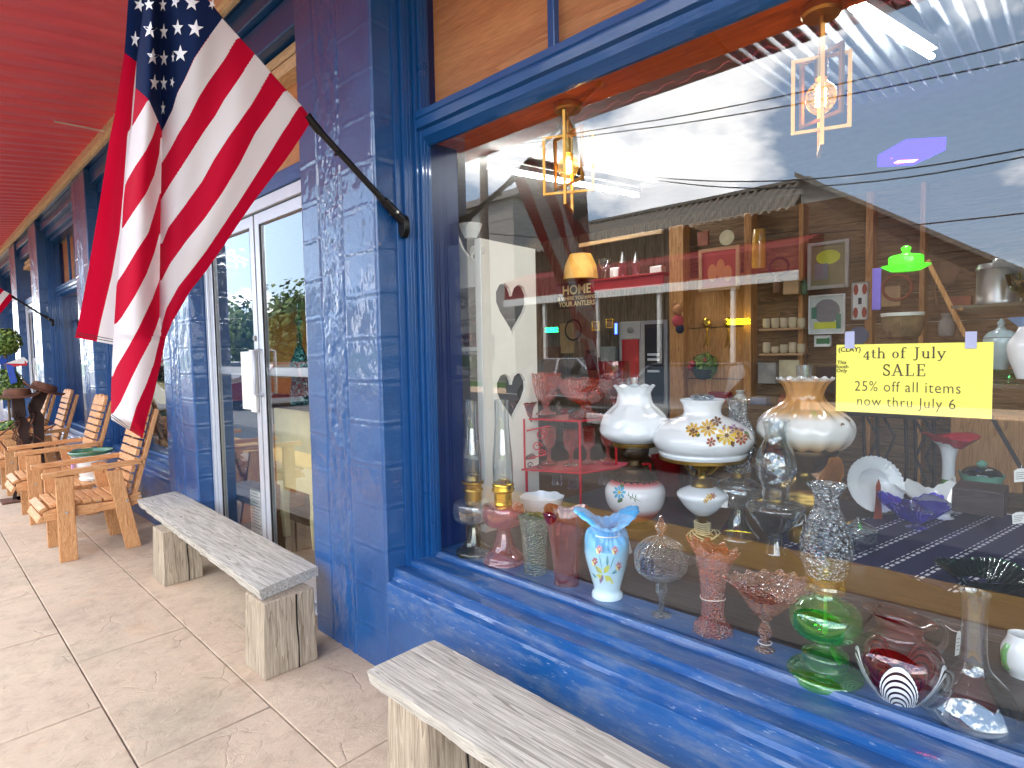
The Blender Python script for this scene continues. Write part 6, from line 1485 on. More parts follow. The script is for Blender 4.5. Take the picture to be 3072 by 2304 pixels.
s2 = MB().box((1.05,PX(3072,1145,1.3)[1]-.6,PX(3000,1142,1.3)[2]-.014),(1.55,PX(2978,1145,1.3)[1],PX(3000,1140,1.3)[2]-.001)).build('glass_shelf', bpy.data.materials['shelf_glass'], smooth=0); tag(s2, 'glass shelf under the grey blue urn right of the yellow sign', 'shelf')
# black shelf brackets
for (a, c, X) in (((2940,1190),(3072,1420),1.5),):
    o = MB().beam(PX(*a,X), PX(*c,X), .014, .014).build('shelf_bracket', BLK_MET, smooth=0); tag(o, 'slanting black metal bracket right of the yellow sign', 'bracket')
# --- treadle table base in black iron
IRON = flat('black_cast_iron', (20,20,22), .45, .5, bump=.2)
tr_ = thing('iron_treadle', 'black cast iron treadle table base behind the white plate', 'table base', PX(2700,1480,2.75))
mb = MB()
for x in (2590,2630,2716,2744,2800): mb.tube([PX(x,1240,2.75), PX(x+4,1370,2.75), PX(x,1500,2.75)], .010, 8)
for x in (2600,2650,2740,2770): mb.tube([PX(x,1250,2.75), PX(x+34,1310,2.75), PX(x+8,1372,2.75), PX(x+36,1440,2.75), PX(x+4,1500,2.75)], .008, 8)
mb.tube([PX(2570,1490,2.75), PX(2820,1500,2.75)], .010, 8); mb.build('side_frame', IRON, tr_)
pz = PX(2680,1242,2.75)[2]; MB().box((2.6,PX(2830,1240,2.75)[1],pz-.01),(3.1,PX(2560,1240,2.75)[1],pz+.015)).build('table_top', flat('dark_table_top', (34,28,26), .4), tr_, bevel=.004)
# --- pictures, signs and oddments on the board wall
def framed(name, label, cat, box, X, frame, art, fw=.02):
    ya, yb, za, zb = rect(*box, X); t = thing(name, label, cat, (X,(ya+yb)/2,za))
    MB().box((X-.02,ya,za),(X+.01,ya+fw,zb)).box((X-.02,yb-fw,za),(X+.01,yb,zb)).box((X-.02,ya+fw,za),(X+.01,yb-fw,za+fw)).box((X-.02,ya+fw,zb-fw),(X+.01,yb-fw,zb)).build('frame', frame, t, bevel=.003)
    MB().box((X-.004,ya+fw,za+fw),(X+.006,yb-fw,zb-fw)).build('picture', art[0], t, smooth=0)
    if len(art) > 1:
        for k, (u, v, w, h, m) in enumerate(art[1:]):
            pts = [(u+w*math.cos(a), v+h*math.sin(a)) for a in np.linspace(0,2*math.pi,17)[:-1]] if m[1] == 'o' else [(u-w,v-h),(u+w,v-h),(u+w,v+h),(u-w,v+h)]
            MB().prism(pts, X-.006-.0015*k, X-.0045-.0015*k, lambda p,q,r_: (r_, yb-fw-(yb-ya-2*fw)*p, za+fw+(zb-za-2*fw)*q)).build('printed_shape', m[0], t, smooth=0)
    return t
C_ = lambda n, r: flat(n, r, .7)
OAK = flat('light_oak', (176,140,98), .5, var=.1); GREYF = flat('grey_frame', (160,158,150), .5)
pear = C_('pear_paint', (190,120,70)); redp = C_('red_paint', (150,52,42)); lime = C_('lime_paint', (196,200,60)); tealp = C_('teal_paint', (60,120,100)); greyp = C_('grey_paint', (120,120,124)); whitep = C_('white_print', (216,218,214))
framed('framed_picture', 'oak framed picture of three pears on a red ground', 'picture', (2098,742,2220,872), XW-.14, OAK, [redp,(.3,.42,.14,.24,(pear,'o')),(.55,.5,.13,.28,(pear,'o')),(.76,.36,.13,.22,(pear,'o'))], .035)
framed('framed_picture', 'grey framed faded olive landscape picture above the green poster', 'picture', (2424,724,2548,866), XW-.14, GREYF, [C_('faded_landscape', (126,118,86)),(.5,.7,.36,.18,(lime,'o')),(.3,.35,.2,.2,(greyp,'r'))], .03)
framed('poster', 'white poster with a grey arch over lime green and teal shapes', 'poster', (2427,884,2536,1002), XW-.14, whitep, [C_('poster_paper', (190,198,194)),(.5,.58,.4,.34,(greyp,'o')),(.5,.2,.38,.09,(lime,'r')),(.12,.55,.08,.16,(tealp,'r')),(.86,.3,.07,.2,(tealp,'r'))], .012)
aw_ = framed('arrow_sign', 'small white sign with a green arrow under the poster', 'sign', (2444,1006,2494,1040), XW-.15, whitep, [whitep,(.45,.5,.36,.26,(C_('sign_green', (30,110,70)),'r')),(.86,.5,.10,.34,(bpy.data.materials['sign_green'],'o'))], .004)
framed('quilt_block', 'wooden barn quilt square with red petals on white', 'quilt block', (2556,846,2606,960), XW-.15, GREYF, [whitep,(.2,.82,.17,.15,(redp,'o')),(.8,.82,.17,.15,(redp,'o')),(.2,.18,.17,.15,(redp,'o')),(.8,.18,.17,.15,(redp,'o')),(.5,.5,.12,.09,(C_('navy_paint', (30,40,60)),'r'))], .008)
framed('small_picture', 'small gold framed picture low on the left partition, left one of two', 'picture', (1778,964,1800,992), 4.2, GOLD, [C_('sepia', (120,84,56))], .012)
framed('small_picture', 'small gold framed picture low on the left partition, right one of two', 'picture', (1820,956,1842,984), 4.2, GOLD, [C_('sepia_two', (130,96,66))], .012)
# wreath basket, brass spoons, soft toy on the post
bk_ = thing('wall_basket', 'hanging wall basket filled with dark greenery and red berries', 'basket', PX(2110,1140,XW-.16))
c_ = PX(2112,1108,XW-.2)
leafy('greenery', [(tuple(c_+np.array([0,0,.03])), .13, 700, (.6,1,1), .3)], .05, bk_, LEAF, 21)
MB().lathe([(.02,-.10),(.08,-.08),(.11,.0),(.10,.0),(.07,-.07)], tuple(c_), 24).build('basket', flat('dark_wicker', (50,54,40), .8, bump=.5), bk_)
MB().sphere(c_+np.array([-.06,.09,.06]), .03).sphere(c_+np.array([-.07,.11,.02]), .028).sphere(c_+np.array([-.06,-.04,.09]), .022).build_split('berry', flat('berry_red', (150,40,44), .4), bk_)
for k, x in enumerate((2120,2184)):
    t = thing('brass_pan', ('left','right')[k]+' brass ladle hanging on the amber board panel', 'ladle', PX(x,965,XW-.04), 'brass ladles on the board panel')
    c_ = PX(x,968,XW-.06); MB().sphere(c_, .055, sc=(.4,.8,1)).build('bowl', GOLD, t)
    MB().tube([c_+np.array([0,0,-.05]), PX(x+6,1040,XW-.05)], .009, 8).tube([c_+np.array([0,-.02,-.05]), PX(x-8,1044,XW-.05)], .007, 8).build_split('handle', GOLD, t)
ty_ = thing('cloth_toy', 'stuffed cloth toy in a striped shirt hanging on the amber post', 'toy', PX(2038,960,XW-.16))
TOY = flat('tan_plush', (176,120,78), .9, bump=.3); c_ = PX(2034,930,XW-.2)
MB().sphere(c_, .055, sc=(.8,1,1)).sphere(c_+np.array([0,.035,.06]), .02, sc=(.6,.8,1.8)).sphere(c_+np.array([0,-.035,.06]), .02, sc=(.6,.8,1.8)).build('head', TOY, ty_)
MB().sphere(c_+np.array([0,0,-.11]), .06, sc=(.7,1,1.1)).build('shirt', flat('striped_shirt', (170,60,70), .9), ty_); MB().sphere(c_+np.array([0,-.02,-.19]), .045, sc=(.7,1,1.1)).build('trousers', flat('navy_cloth', (40,44,66), .9), ty_)
# --- red shelf with jars on the left partition
RSH = flat('red_painted_shelf', (150,30,32), .5, var=.1); XR = 4.3
rs = thing('wall_shelf', 'red painted wall shelf holding clear jars left of the amber post', 'shelf', PX(1900,830,XR))
ya, yb, za, zb = rect(1800,832,2016,870,XR); MB().box((XR-.22,ya,zb-.02),(XR+.02,yb,zb)).box((XR-.19,ya,za),(XR-.17,yb,zb-.021)).build('board', RSH, rs, bevel=.003)
ya, yb, za, zb = rect(1770,716,2016,728,XR); MB().box((XR-.22,ya,za),(XR-.19,yb,zb)).build('rail', OAK, rs, bevel=.002)
plane_ware('glass_goblet', 'clear glass goblet at the left end of the red shelf', 'goblet', 1816, 838, XR-.15, [('body', CLEAR, [(14,838),(4,832),(4,812),(16,800),(20,778)], {'wall':.003})])
plane_ware('stoneware_crock', 'white stoneware crock on the red shelf', 'crock', 1846, 838, XR-.1, [('body', ENAMEL, [(14,838),(16,830),(16,808),(14,804)], {})])
for k, x in enumerate((1868,1908)): plane_ware('glass_shaker', ('wider','slimmer')[k]+' glass jar with a silver top on the red shelf', 'jar', x, 836-4*k, XR-.13, [('body', PINK, [(13-k*2,836),(14-k*2,826),(11-k,790)], {}), ('top', METAL, [(10,790),(6,772),(3,762),(2,756)], {'smooth':0})])
bx_ = PX(1974,822,XR-.12); o = MB().box(bx_+np.array([-.05,-.07,0]), bx_+np.array([.05,.075,.085])).build('white_dish', ENAMEL, bevel=.012, seg=3); tag(o, 'white scalloped dish at the right end of the red shelf', 'dish')
# yellow lampshade and the antler sign
plane_ware('lampshade', 'yellow parchment lampshade above the lettered wooden sign', 'lampshade', 1742, 838, 4.25, [('shade', flat('parchment_shade', (214,160,70), .7), [(52,838),(48,800),(32,764)], {'wall':.003,'smooth':0}), ('stand', BRONZE, [(6,860),(6,764)], {'smooth':0})])
asg = framed('wall_sign', 'dark wooden sign with cream letters about antlers, left of the red shelf', 'sign', (1672,846,1792,924), 4.2, flat('dark_sign_edge', (52,40,36), .6), [C_('dark_sign_board', (66,54,50))], .008)
ya, yb, za, zb = rect(1672,846,1792,924,4.2); sw_, sh2 = yb-ya, zb-za; LET = C_('cream_sign_letters', (214,190,140))
a3 = lambda u, v: (4.1935, yb-u, za+v)
text_mesh('HOME', sh2*.50, lambda u,v: a3(u+sw_*.5, v+sh2*.55), LET, asg, bold=.004, xs=1.0)
text_mesh('IS WHERE YOU HANG', sh2*.20, lambda u,v: a3(u+sw_*.5, v+sh2*.33), LET, asg, bold=.001, xs=.95)
text_mesh('YOUR ANTLERS', sh2*.26, lambda u,v: a3(u+sw_*.5, v+sh2*.09), LET, asg, bold=.002, xs=.95)
# white cabinet doors with a red curtain, dark glass cabinet
cb = thing('painted_cabinet', 'grey white cabinet with a red curtained door left of the amber post', 'cabinet', PX(1920,1180,4.5))
ya, yb, za, zb = rect(1856,962,2000,1215,4.5); MB().box((4.52,ya,za-.6),(4.9,yb,zb)).build('carcass', GREYF, cb, bevel=.004)
for (x0,y0,x1,y1,nm,m) in ((1862,966,1920,1016,'oval_panel',GREYF),(1866,1018,1916,1210,'curtain',flat('red_curtain', (166,26,34), .9, bump=.2)),(1934,972,1988,1210,'dark_pane',flat('dark_cabinet_inside', (26,22,20), .5))): slab_at(nm, m, x0, y0, x1, y1 , 4.50, .018, cb, .002)
c_ = PX(1891,990,4.49); MB().sphere(c_, .05, sc=(.15,1,.75)).build('oval_print', C_('grey_print', (110,110,104)), cb)
for y in (1060,1075,1110): slab_at('shelf_item', whitep, 1942, y, 1978, y+7, 4.49, .008, cb)
# neon words seen from behind: blurred green and yellow signs
for (x0,y0,x1,y1,c,lb) in ((1636,982,1674,998,(20,230,120),'small green lit sign far inside the shop at the left'),(2182,956,2250,974,(250,226,20),'small yellow lit sign on the board panel')):
    t = thing('lit_sign', lb, 'lit sign', PX((x0+x1)/2,(y0+y1)/2,3.9)); ya, yb, za, zb = rect(x0,y0,x1,y1,3.9); mb = MB(); L = yb-ya; h = zb-za
    for r_ in (.25,.78): mb.tube([(3.9, yb-L*k/26, za+h*r_+h*.16*math.sin(k*1.9)) for k in range(27)], .0065, 6)
    mb.build('neon_tube', emission('neon_%d' % x0, c, 3.2), t)
bt = thing('blue_lamp', 'small blue lit tube beside the small gold pictures', 'lamp', PX(1848,980,3.9)); MB().tube([PX(1848,970,3.9), PX(1848,1002,3.9)], .014, 8).build('tube', emission('blue_light', (40,60,255), 6), bt)
# yellow bottle, small shelves of crockery, net bag, painted saw, stick
plane_ware('yellow_vase', 'tall amber yellow glass vase right of the pear picture', 'vase', 2276, 806, XW-.3, [('body', flat('yellow_glass', (190,140,30), .25, coat=.4), [(18,806),(20,780),(19,720),(16,690)], {})])
cs = thing('crockery_shelf', 'narrow two board shelf with pale crockery beside the poster', 'shelf', PX(2350,1060,XW-.1))
for y in (985,1060): ya, yb, za, zb = rect(2290,y,2420,y+6,XW-.1); MB().box((XW-.2,ya,za),(XW+.02,yb,zb)).build('board', OAK, cs, bevel=.002)
rnd = random.Random(5)
for y in (985,1060):
    for k, x in enumerate(range(2300,2412,26)): plane_ware('cup', 'pale stoneware cup, '+('first','second','third','fourth','fifth')[k]+' from the left on the '+('upper' if y == 985 else 'lower')+' board beside the poster', 'cup', x, y-1, XW-.15, [('body', flat('stoneware', (186,172,140), .5) if 'stoneware' not in bpy.data.materials else bpy.data.materials['stoneware'], [(8,y-1),(11,y-8),(11,y-20-rnd.random()*14)], {'n':16})], 'cups on the crockery shelf')
nb = thing('net_basket', 'brown mesh basket with a pale crossed rim above the yellow sign', 'basket', PX(2704,980,2.4)); p_ = PX(2706,1010,2.4)
MB().lathe([(.05,-.02),(.085,.0),(.105,.06),(.10,.115),(.095,.115),(.09,.03)], tuple(p_), 24).build('body', flat('brown_mesh', (112,92,62), .8, bump=1.0, bscale=45, var=.5), nb); MB().lathe([(.104,.116),(.107,.135),(.10,.135)], tuple(p_), 24).build('rim', WHITE, nb)
o = slab_at('hand_plane_board', flat('lavender_board', (124,110,214), .5), 2616, 804, 2642, 930, 2.6, .02, None, .004, 'lavender perforated board left of the green butter dish', 'board')  # plain lavender base colour all over the board
o = MB().beam(PX(2782,780,2.5), PX(2898,1010,2.5), .022, .022).build('wooden_rod', OLDPOST, smooth=0); tag(o, 'slanting wooden rod leaning behind the yellow sign', 'rod')
o = slab_at('low_bench_chest', OLDWALL, 2060, 1225, 2420, 1400, 3.5, .4, None, .006, 'low dark wooden chest behind the tan shade lamp', 'chest')
o = slab_at('wooden_crate', OLDPOST, 2850, 1250, 3072, 1470, 3.7, .2, None, .006, 'wooden crate board behind the jade green dish', 'crate')
plane_ware('ribbed_jar', 'dark brown ribbed jar under the white dome shade lamp', 'jar', 2075, 1560, 1.75, [('body', flat('brown_ribbed_glaze', (58,34,26), .3, coat=.4), [(36,1560),(38,1540),(38,1380),(34,1370)], {'smooth':0,'mod':lambda th,t,r,z: (r*(1+.03*math.sin(z*420)),z)})])
plane_ware('ruby_vase', 'large ruby red glass vase behind the white frilled shade lamp', 'vase', 2005, 1480, 1.7, [('body', RUBY, [(30,1480),(34,1460),(40,1400),(54,1368)], {'wall':.004,'mod':ribs(8,.04)})])
# --- more stock crowding the board wall
STK = {n: flat('stock_'+n, c, .55, bump=.1, var=.2) for n, c in dict(cream=(196,184,150),brown=(104,72,46),black=(34,32,32),blue=(70,92,124),green=(74,100,70),rust=(136,70,44),grey=(130,128,122),tan=(168,136,96),white=(210,206,196),red=(140,40,40)).items()}
def stock(kind, x, y, w, h, col, label, X=None):
    X = XW-.16 if X is None else X; p = PX(x, y, X); s_ = DEPTH(p)/F_PX; m = STK[col]; W_, H_ = w*s_, h*s_
    if kind == 'board': o = MB().box(p+np.array([0,-W_/2,0]), p+np.array([.03,W_/2,H_])).build('wooden_board', m, smooth=0, bevel=.004)
    elif kind == 'box': o = MB().box(p+np.array([-.05,-W_/2,0]), p+np.array([.06,W_/2,H_])).build('stock_box', m, smooth=0, bevel=.005)
    elif kind == 'jar': o = MB().lathe(crs([(W_*.42,0),(W_*.5,H_*.1),(W_*.5,H_*.6),(W_*.3,H_*.78),(W_*.28,H_*.88),(W_*.34,H_*.9),(W_*.34,H_)]), tuple(p), 20).build('stock_jar', m)
    elif kind == 'plate': o = MB().tube([p+np.array([0,0,H_/2]), p+np.array([.02,0,H_/2])], [W_/2,W_*.36], 28).build('wall_plate', m)
    elif kind == 'hoop':
        o = torus(MB(), (0,0,0), W_/2, .012, 26, 6); o.v = [(p[0]+v[2], p[1]+v[0], p[2]+H_/2+v[1]) for v in o.v]; o = o.build('iron_hoop', m)
    else: o = MB().tube([p, p+np.array([0,W_*.3,H_*.6]), p+np.array([0,W_*.1,H_])], [.012,.009,.006], 8).build('hand_tool', m)
    return tag(o, label, {'board':'board','box':'box','jar':'jar','plate':'plate','hoop':'hoop','tool':'tool'}[kind])
for a in (('board',2108,738,34,44,'rust','small rust coloured board leaning above the pear picture'),('plate',2180,736,46,46,'cream','cream plate hung above the pear picture'),('hoop',2336,830,56,56,'black','black iron hoop hung between yellow vase and olive picture'),
  ('jar',2332,880,24,54,'brown','brown jar standing above the crockery shelf'),('box',2378,884,44,40,'tan','tan box standing above the crockery shelf'),('jar',2412,884,18,46,'green','small green bottle above the crockery shelf, at its right end'),
  ('box',2306,1150,52,62,'grey','grey box on the wall below the crockery shelf'),('board',2366,1150,58,70,'cream','cream board below the crockery shelf'),('tool',2424,1150,30,90,'black','black hand tool hanging below the arrow sign'),
  ('plate',2576,1032,52,52,'blue','blue plate on the board wall below the quilt square'),('board',2660,920,70,60,'tan','tan board with no writing behind the mesh basket'),('hoop',2690,900,74,74,'rust','rusty hoop hanging under the green butter dish'),
  ('tool',2816,930,40,110,'brown','brown hand tool hanging right of the mesh basket'),('jar',2838,1010,40,70,'grey','grey jug above the right half of the yellow sign'),('box',2880,930,56,40,'rust','rust coloured box beside the aluminium canister'),
  ('plate',2840,850,60,60,'brown','brown plate high on the wall left of the aluminium canister'),('board',2480,1180,60,80,'black','black board behind the tan shade lamp frill'),('box',2160,1226,60,50,'red','red box standing on the low wooden chest'),
  ('jar',2220,1226,36,56,'white','white jar standing on the low wooden chest'),('box',2280,1226,50,34,'blue','blue grey box standing on the low wooden chest'),('jar',2350,1226,30,44,'rust','rust coloured jar standing on the low wooden chest'),
  ('board',2590,1230,120,110,'grey','grey weathered board behind the iron treadle'),('box',2900,1250,70,50,'tan','tan box on top of the wooden crate board')): stock(*a)
for a in (('box',1660,1120,60,80,'brown','brown box on the floor behind the orange jug, at the left'),('board',1700,1060,50,90,'tan','tan wooden slat leaning behind the orange bowl'),('jar',1770,1110,40,60,'black','black pot behind the ruby goblet'),('plate',1690,930,44,44,'rust','rust plate hung below the antler sign'),('box',1830,1130,50,90,'grey','grey case beside the red curtained cabinet'),('hoop',1720,1020,60,60,'black','black hoop hung on the left partition')): stock(*a, X=4.6)
# --- just inside the glass doors
fl_ = thing('floor_lamp', 'floor lamp with a grey bowl shade inside the glass doors', 'floor lamp', (1.9,7.2,0))
p_ = PX(792,955,1.9); s_ = DEPTH(p_)/F_PX
MB().lathe(crs([(.02,0),(28*s_,8*s_),(48*s_,26*s_),(56*s_,52*s_)]), tuple(p_), 36).build('shade', flat('frosted_grey_glass', (150,150,138), .35), fl_); MB().tube([(p_[0],p_[1],0),(p_[0],p_[1],p_[2])], .016, 10).build('stem', BRASS, fl_)
o = slab_at('wardrobe', MUSTARD, 740, 940, 950, 1180, 2.6, .4, None, .01, 'amber coloured wooden wardrobe inside the glass doors', 'wardrobe')
TEAL = NT('teal_tinsel'); TEAL = TEAL.done(TEAL.pbsdf(TEAL.ramp(TEAL.voronoi(TEAL.coord(), 60, 'F1', 'Color'), [(.2,srgb(16,80,90)),(.5,srgb(40,140,150)),(.9,srgb(150,220,220))]), .18, .7, TEAL.bump(TEAL.voronoi(TEAL.coord(), 60), 1.0, .02)))
plane_ware('tinsel_tree', 'teal tinsel cone tree with a tall glass spire inside the right door', 'ornament', 905, 1212, .75, [('cone', TEAL, [(30,1212),(32,1190),(26,1140),(30,1100),(16,1060),(9,1040)], {'mod':lambda th,t,r,z: (r*(1+.05*math.sin(9*th+z*60)),z)}), ('spire', glassmat('teal_glass', (60,170,180), .3), [(9,1040),(8,1000),(5,990),(12,966),(2,912)], {'smooth':0,'n':6})])
p_ = PX(936,1028,.6); t_ = thing('yellow_tag', 'round yellow paper tag hanging beside the teal tinsel tree', 'tag', p_)
MB().tube([p_+np.array([0,-.0,0]), p_+np.array([.002,.0,0])], .062, 28).tube([p_+np.array([0,0,.10]), p_+np.array([.002,0,.10])], .032, 20).build('card', flat('golden_card', (246,196,40), .6), t_)
CRM = flat('cream_sideboard_paint', (232,216,160), .5, bump=.1, var=.06)
sbd = thing('sideboard', 'cream painted sideboard with curved legs inside the right door', 'sideboard', PX(890,1500,.62))
ya, yb, za, zb = rect(826,1232,990,1478,.62); MB().box((.62,ya-.9,za),(1.1,yb,zb)).build('cabinet', CRM, sbd, bevel=.006); MB().box((.60,ya-.9,zb+.001),(1.12,yb+.02,zb+.03)).build('top', flat('dark_sideboard_top', (58,40,30), .35), sbd, bevel=.006)
zL = PX(940,1690,.63)[2]
for yy in (PX(940,1560,.64)[1], yb-.07): MB().prism([(-.035,za),(.035,za),(.028,za-.12),(.045,za-.22),(.018,0.01),(-.018,0.01),(-.012,za-.2),(-.03,za-.1)], .63, .69, lambda u,v,w: (w,yy+u,v)).build('leg', CRM, sbd, bevel=.006)
cbx = slab_at('wooden_chest', CEDARS['y'], 708, 1290, 800, 1640, .9, .4, None, .006, 'light brown wooden chest of drawers inside the left door', 'chest')
ntc = thing('paper_notice', 'white notice sheet with a green border leaning inside the left door', 'notice', PX(775,1590,.40))
ya, yb, za, zb = rect(748,1470,790,1600,.40); MB().box((.40,ya,za),(.402,yb,zb)).build('sheet', flat('notice_border', (120,150,146), .7), ntc, smooth=0); MB().box((.3975,ya+.012,za+.012),(.3995,yb-.012,zb-.012)).build('print_area', PAPER, ntc, smooth=0)
mb = MB()
for k in range(12): 
    w_ = (yb-ya)*(.62 if k%3 else .4); zq = zb-.03-(zb-za-.06)*k/12; ym = (ya+yb)/2; mb.add([(.3973,ym-w_/2,zq),(.3973,ym+w_/2,zq),(.3973,ym+w_/2,zq-.005),(.3973,ym-w_/2,zq-.005)],[(0,1,2,3)])
mb.build('writing', INK, ntc, smooth=0, fix=False)
cur = slab_at('door_curtain', flat('beige_curtain', (170,158,138), .9, bump=.2), 672, 640, 706, 1570, .45, .03, None, 0, 'narrow beige curtain hanging inside the left edge of the glass doors', 'curtain')
# --- things in the next display window, seen between flag and pillar
o = MB().tube([PX(488,1235,.7), PX(486,1316,.7)], .055, 20).build('zinc_bucket', flat('zinc', (96,112,116), .5, .5)); tag(o, 'grey metal milk churn in the next display window', 'churn')
wh = thing('toy_bicycle', 'small bicycle frame with a wheel in the next display window', 'bicycle', PX(448,1290,.75)); c_ = Vector(PX(448,1290,.75)); mb = MB()
mb.tube([c_+Vector((0,.10*math.cos(a),.10*math.sin(a))) for a in np.linspace(0,2*math.pi,25)], .008, 6); mb.build('wheel', BLACK, wh); mb = MB()
for k in range(6): mb.tube([c_+Vector((0,.10*math.cos(k*math.pi/6),.10*math.sin(k*math.pi/6))), c_-Vector((0,.10*math.cos(k*math.pi/6),.10*math.sin(k*math.pi/6)))], .002, 4)
mb.tube([c_, c_+Vector((0,-.1,.14)), c_+Vector((0,-.25,.12)), c_+Vector((0,-.3,0))], .009, 6); mb.build('frame', BLK_MET, wh)
o = slab_at('white_box', WHITE, 436, 1306, 462, 1344, .6, .12, None, .004, 'white box standing in the next display window', 'box')
o = slab_at('cardboard_box', flat('cardboard', (170,134,96), .85), 466, 1322, 520, 1362, .65, .12, None, .004, 'brown box leaning in the next display window', 'box')
o = slab_at('cream_table', CRM, 450, 1150, 560, 1215, 1.3, .5, None, .01, 'cream and blue tin table top in the next display window', 'table')
o = slab_at('bunting_board', flat('patriotic_paper', (190,60,60), .7, var=.5), 300, 1050, 330, 1200, .7, .02, None, 0, 'red patterned paper hanging in the third display window', 'paper')
nd = thing('red_neon_sign', 'round red lit sign inside the far glass door', 'lit sign', PX(95,1015,.5)); c_ = Vector(PX(95,1015,.5)); MB().tube([c_+Vector((0,.13*math.cos(a),.10*math.sin(a))) for a in np.linspace(0,2*math.pi,25)], .018, 6).tube([c_+Vector((0,.06*math.cos(a),.05*math.sin(a))) for a in np.linspace(0,2*math.pi,19)], .016, 6).build('neon_tube', emission('neon_red', (255,30,40), 3), nd)
# ================================================================== across the street (seen as reflections in the glass)
MX = 0.577
def RX(px, py, X):
    """where something seen mirrored in the shop glass really stands, X metres behind the glass line"""
    p = PX(px, py, X); return np.array([MX-p[0], p[1], p[2]])
BARN = wood('barn_boards', (84,66,54), (122,100,82), 'z', .35, .85, 18, .3, False); TIN = flat('weathered_tin', (116,108,96), .5, .4, bump=.3, bscale=6, var=.15)
ob = thing('warehouse', 'long brown board warehouse with tin eave and red canopy across the street', 'building', (-17.4,12,0))
c0 = RX(2397,535,18.0); HX, HY, HZ = c0[0], c0[1], c0[2]
mb = MB(); W2 = 12.0
mb.add([(HX,HY,-.2),(HX,HY+11,-.2),(HX,HY+11,HZ-.7),(HX,HY,HZ-.7)],[(0,1,2,3)])
e0 = RX(3072,825,18.0); sl = (HZ-e0[2])/(HY-e0[1]); ye = e0[1]-4.0; ze = HZ-sl*(HY-ye)
mb.add([(HX,ye,-.2),(HX,HY,-.2),(HX,HY,HZ),(HX,ye,ze)],[(0,1,2,3)]); mb.add([(HX,ye,-.2),(HX-W2,ye,-.2),(HX-W2,ye,ze),(HX,ye,ze)],[(0,1,2,3)])
MB().prism([(HY+.05,HZ+.02),(HY+.05,HZ+.16),(ye-.3,ze-sl*.3+.16),(ye-.3,ze-sl*.3+.02)], HX+.25, HX-W2, lambda u,v,w: (w,u,v)).build('gable_roof', TIN, ob, smooth=0)
for yy in (HY+11,): mb.add([(HX,yy,-.2),(HX-W2,yy,-.2),(HX-W2,yy,HZ-.1),(HX-.3,yy,HZ),(HX,yy,HZ-.7)],[(0,1,2,3,4)])
mb.add([(HX-W2,HY,-.2),(HX-W2,HY+11,-.2),(HX-W2,HY+11,HZ-.1),(HX-W2,HY,HZ-.1)],[(0,1,2,3)])
mb.build('wall', BARN, ob, smooth=0)
mb = MB(); mb.grid(lambda u, v: (HX+.9-1.3*v, HY-.15+11.3*u, HZ-1.05+1.05*v+.05*math.sin(u*11.3/.26*2*math.pi)), 520, 2); mb.build('eave', TIN, ob, smooth=60, fix=False)
MB().box((HX-W2-.2,HY-.2,HZ+.0),(HX-.32,HY+11.2,HZ+.10)).build('roof', TIN, ob, smooth=0)
q0, q1 = RX(2370,700,16.0), RX(2290,832,16.0); zc1, zc0 = q0[2], q1[2]
MB().prism([(HX+.02,zc1+.25),(HX+2.1,zc1-.35),(HX+2.1,zc0),(HX+.02,zc0)], q0[1]-.3, HY+10.8, lambda u,v,w: (u,w,v)).build('canopy', flat('red_canopy', (120,32,36), .7), ob, smooth=0)
MB().box((HX+2.102,q0[1]-.3,zc0-.18),(HX+2.18,HY+10.8,zc0+.10)).build('canopy_fascia', WHITE, ob, smooth=0)
for k in range(4):
    y = HY+1.4+2.5*k; MB().box((HX+.002,y,.9),(HX+.05,y+1.5,2.3)).build('window', flat('dark_window', (40,44,50), .1) if 'dark_window' not in bpy.data.materials else bpy.data.materials['dark_window'], ob, smooth=0)
    MB().box((HX+2.0,y-.3,-.15),(HX+2.12,y-.18,zc0-.19)).build('canopy_post', WHITE, ob, smooth=0)
h = thing('sided_house', 'pale clapboard house beyond the warehouse across the street', 'building', (-20,24,0))
a_, c_ = RX(1365,640,22), RX(1540,660,22); zH = a_[2]; mb = MB()
z = -.2
while z < zH: mb.box((a_[0]-6,c_[1],z),(a_[0]+.02*((z*5)%1),a_[1]+6,min(z+.175,zH))); z += .18
mb.build('siding', flat('pale_clapboard', (160,156,150), .7), h, smooth=0)
MB().prism([(a_[0]+.3,zH),(a_[0]-6.3,zH),(a_[0]-3,zH+1.6)], c_[1]-.3, a_[1]+6.3, lambda u,v,w: (u,w,v)).build('roof', flat('shingle', (92,86,82), .9), h, smooth=0)
MB().box((a_[0]+.021,c_[1]+1.6,1.1),(a_[0]+.06,c_[1]+2.5,2.5)).build('window', bpy.data.materials['dark_window'], h, smooth=0)
# utility pole and wires
pp = RX(1456,760,10.5); pt_ = RX(1456,440,10.5)
up = thing('utility_pole', 'wooden utility pole beside the street, mirrored at the left of the window', 'utility pole', (pp[0],pp[1],0))
PW = flat('pole_timber', (104,92,80), .9, bump=.3)
MB().tube([(pp[0],pp[1],-.2),(pp[0],pp[1],9.0)], [.15,.11], 12).build('post', PW, up); MB().box((pp[0]-.9,pp[1]-.06,8.2),(pp[0]+.9,pp[1]+.06,8.34)).build('crossarm', PW, up)
WIRE = flat('wire_black', (18,18,20), .6)
for k, (a, c) in enumerate((((1820,385),(3072,125)),((1830,400),(3072,178)),((2380,540),(3072,447)),((2440,560),(3072,470)),((2060,720),(3072,640)))):
    A_, B_ = RX(*a, 10.5+.3*k), RX(*c, 10.5+.3*k); d = (B_-A_); pts = [A_+d*t-np.array([0,0,.25*(1-(2*t-1)**2)*.3]) for t in np.linspace(-2.2,1.25,24)]
    o = MB().tube(pts, .014, 5).build('power_line', WIRE); tag(o, ('upper','second','middle','fourth','lowest')[k]+' black power line across the mirrored sky', 'power line', 'power lines over the street')
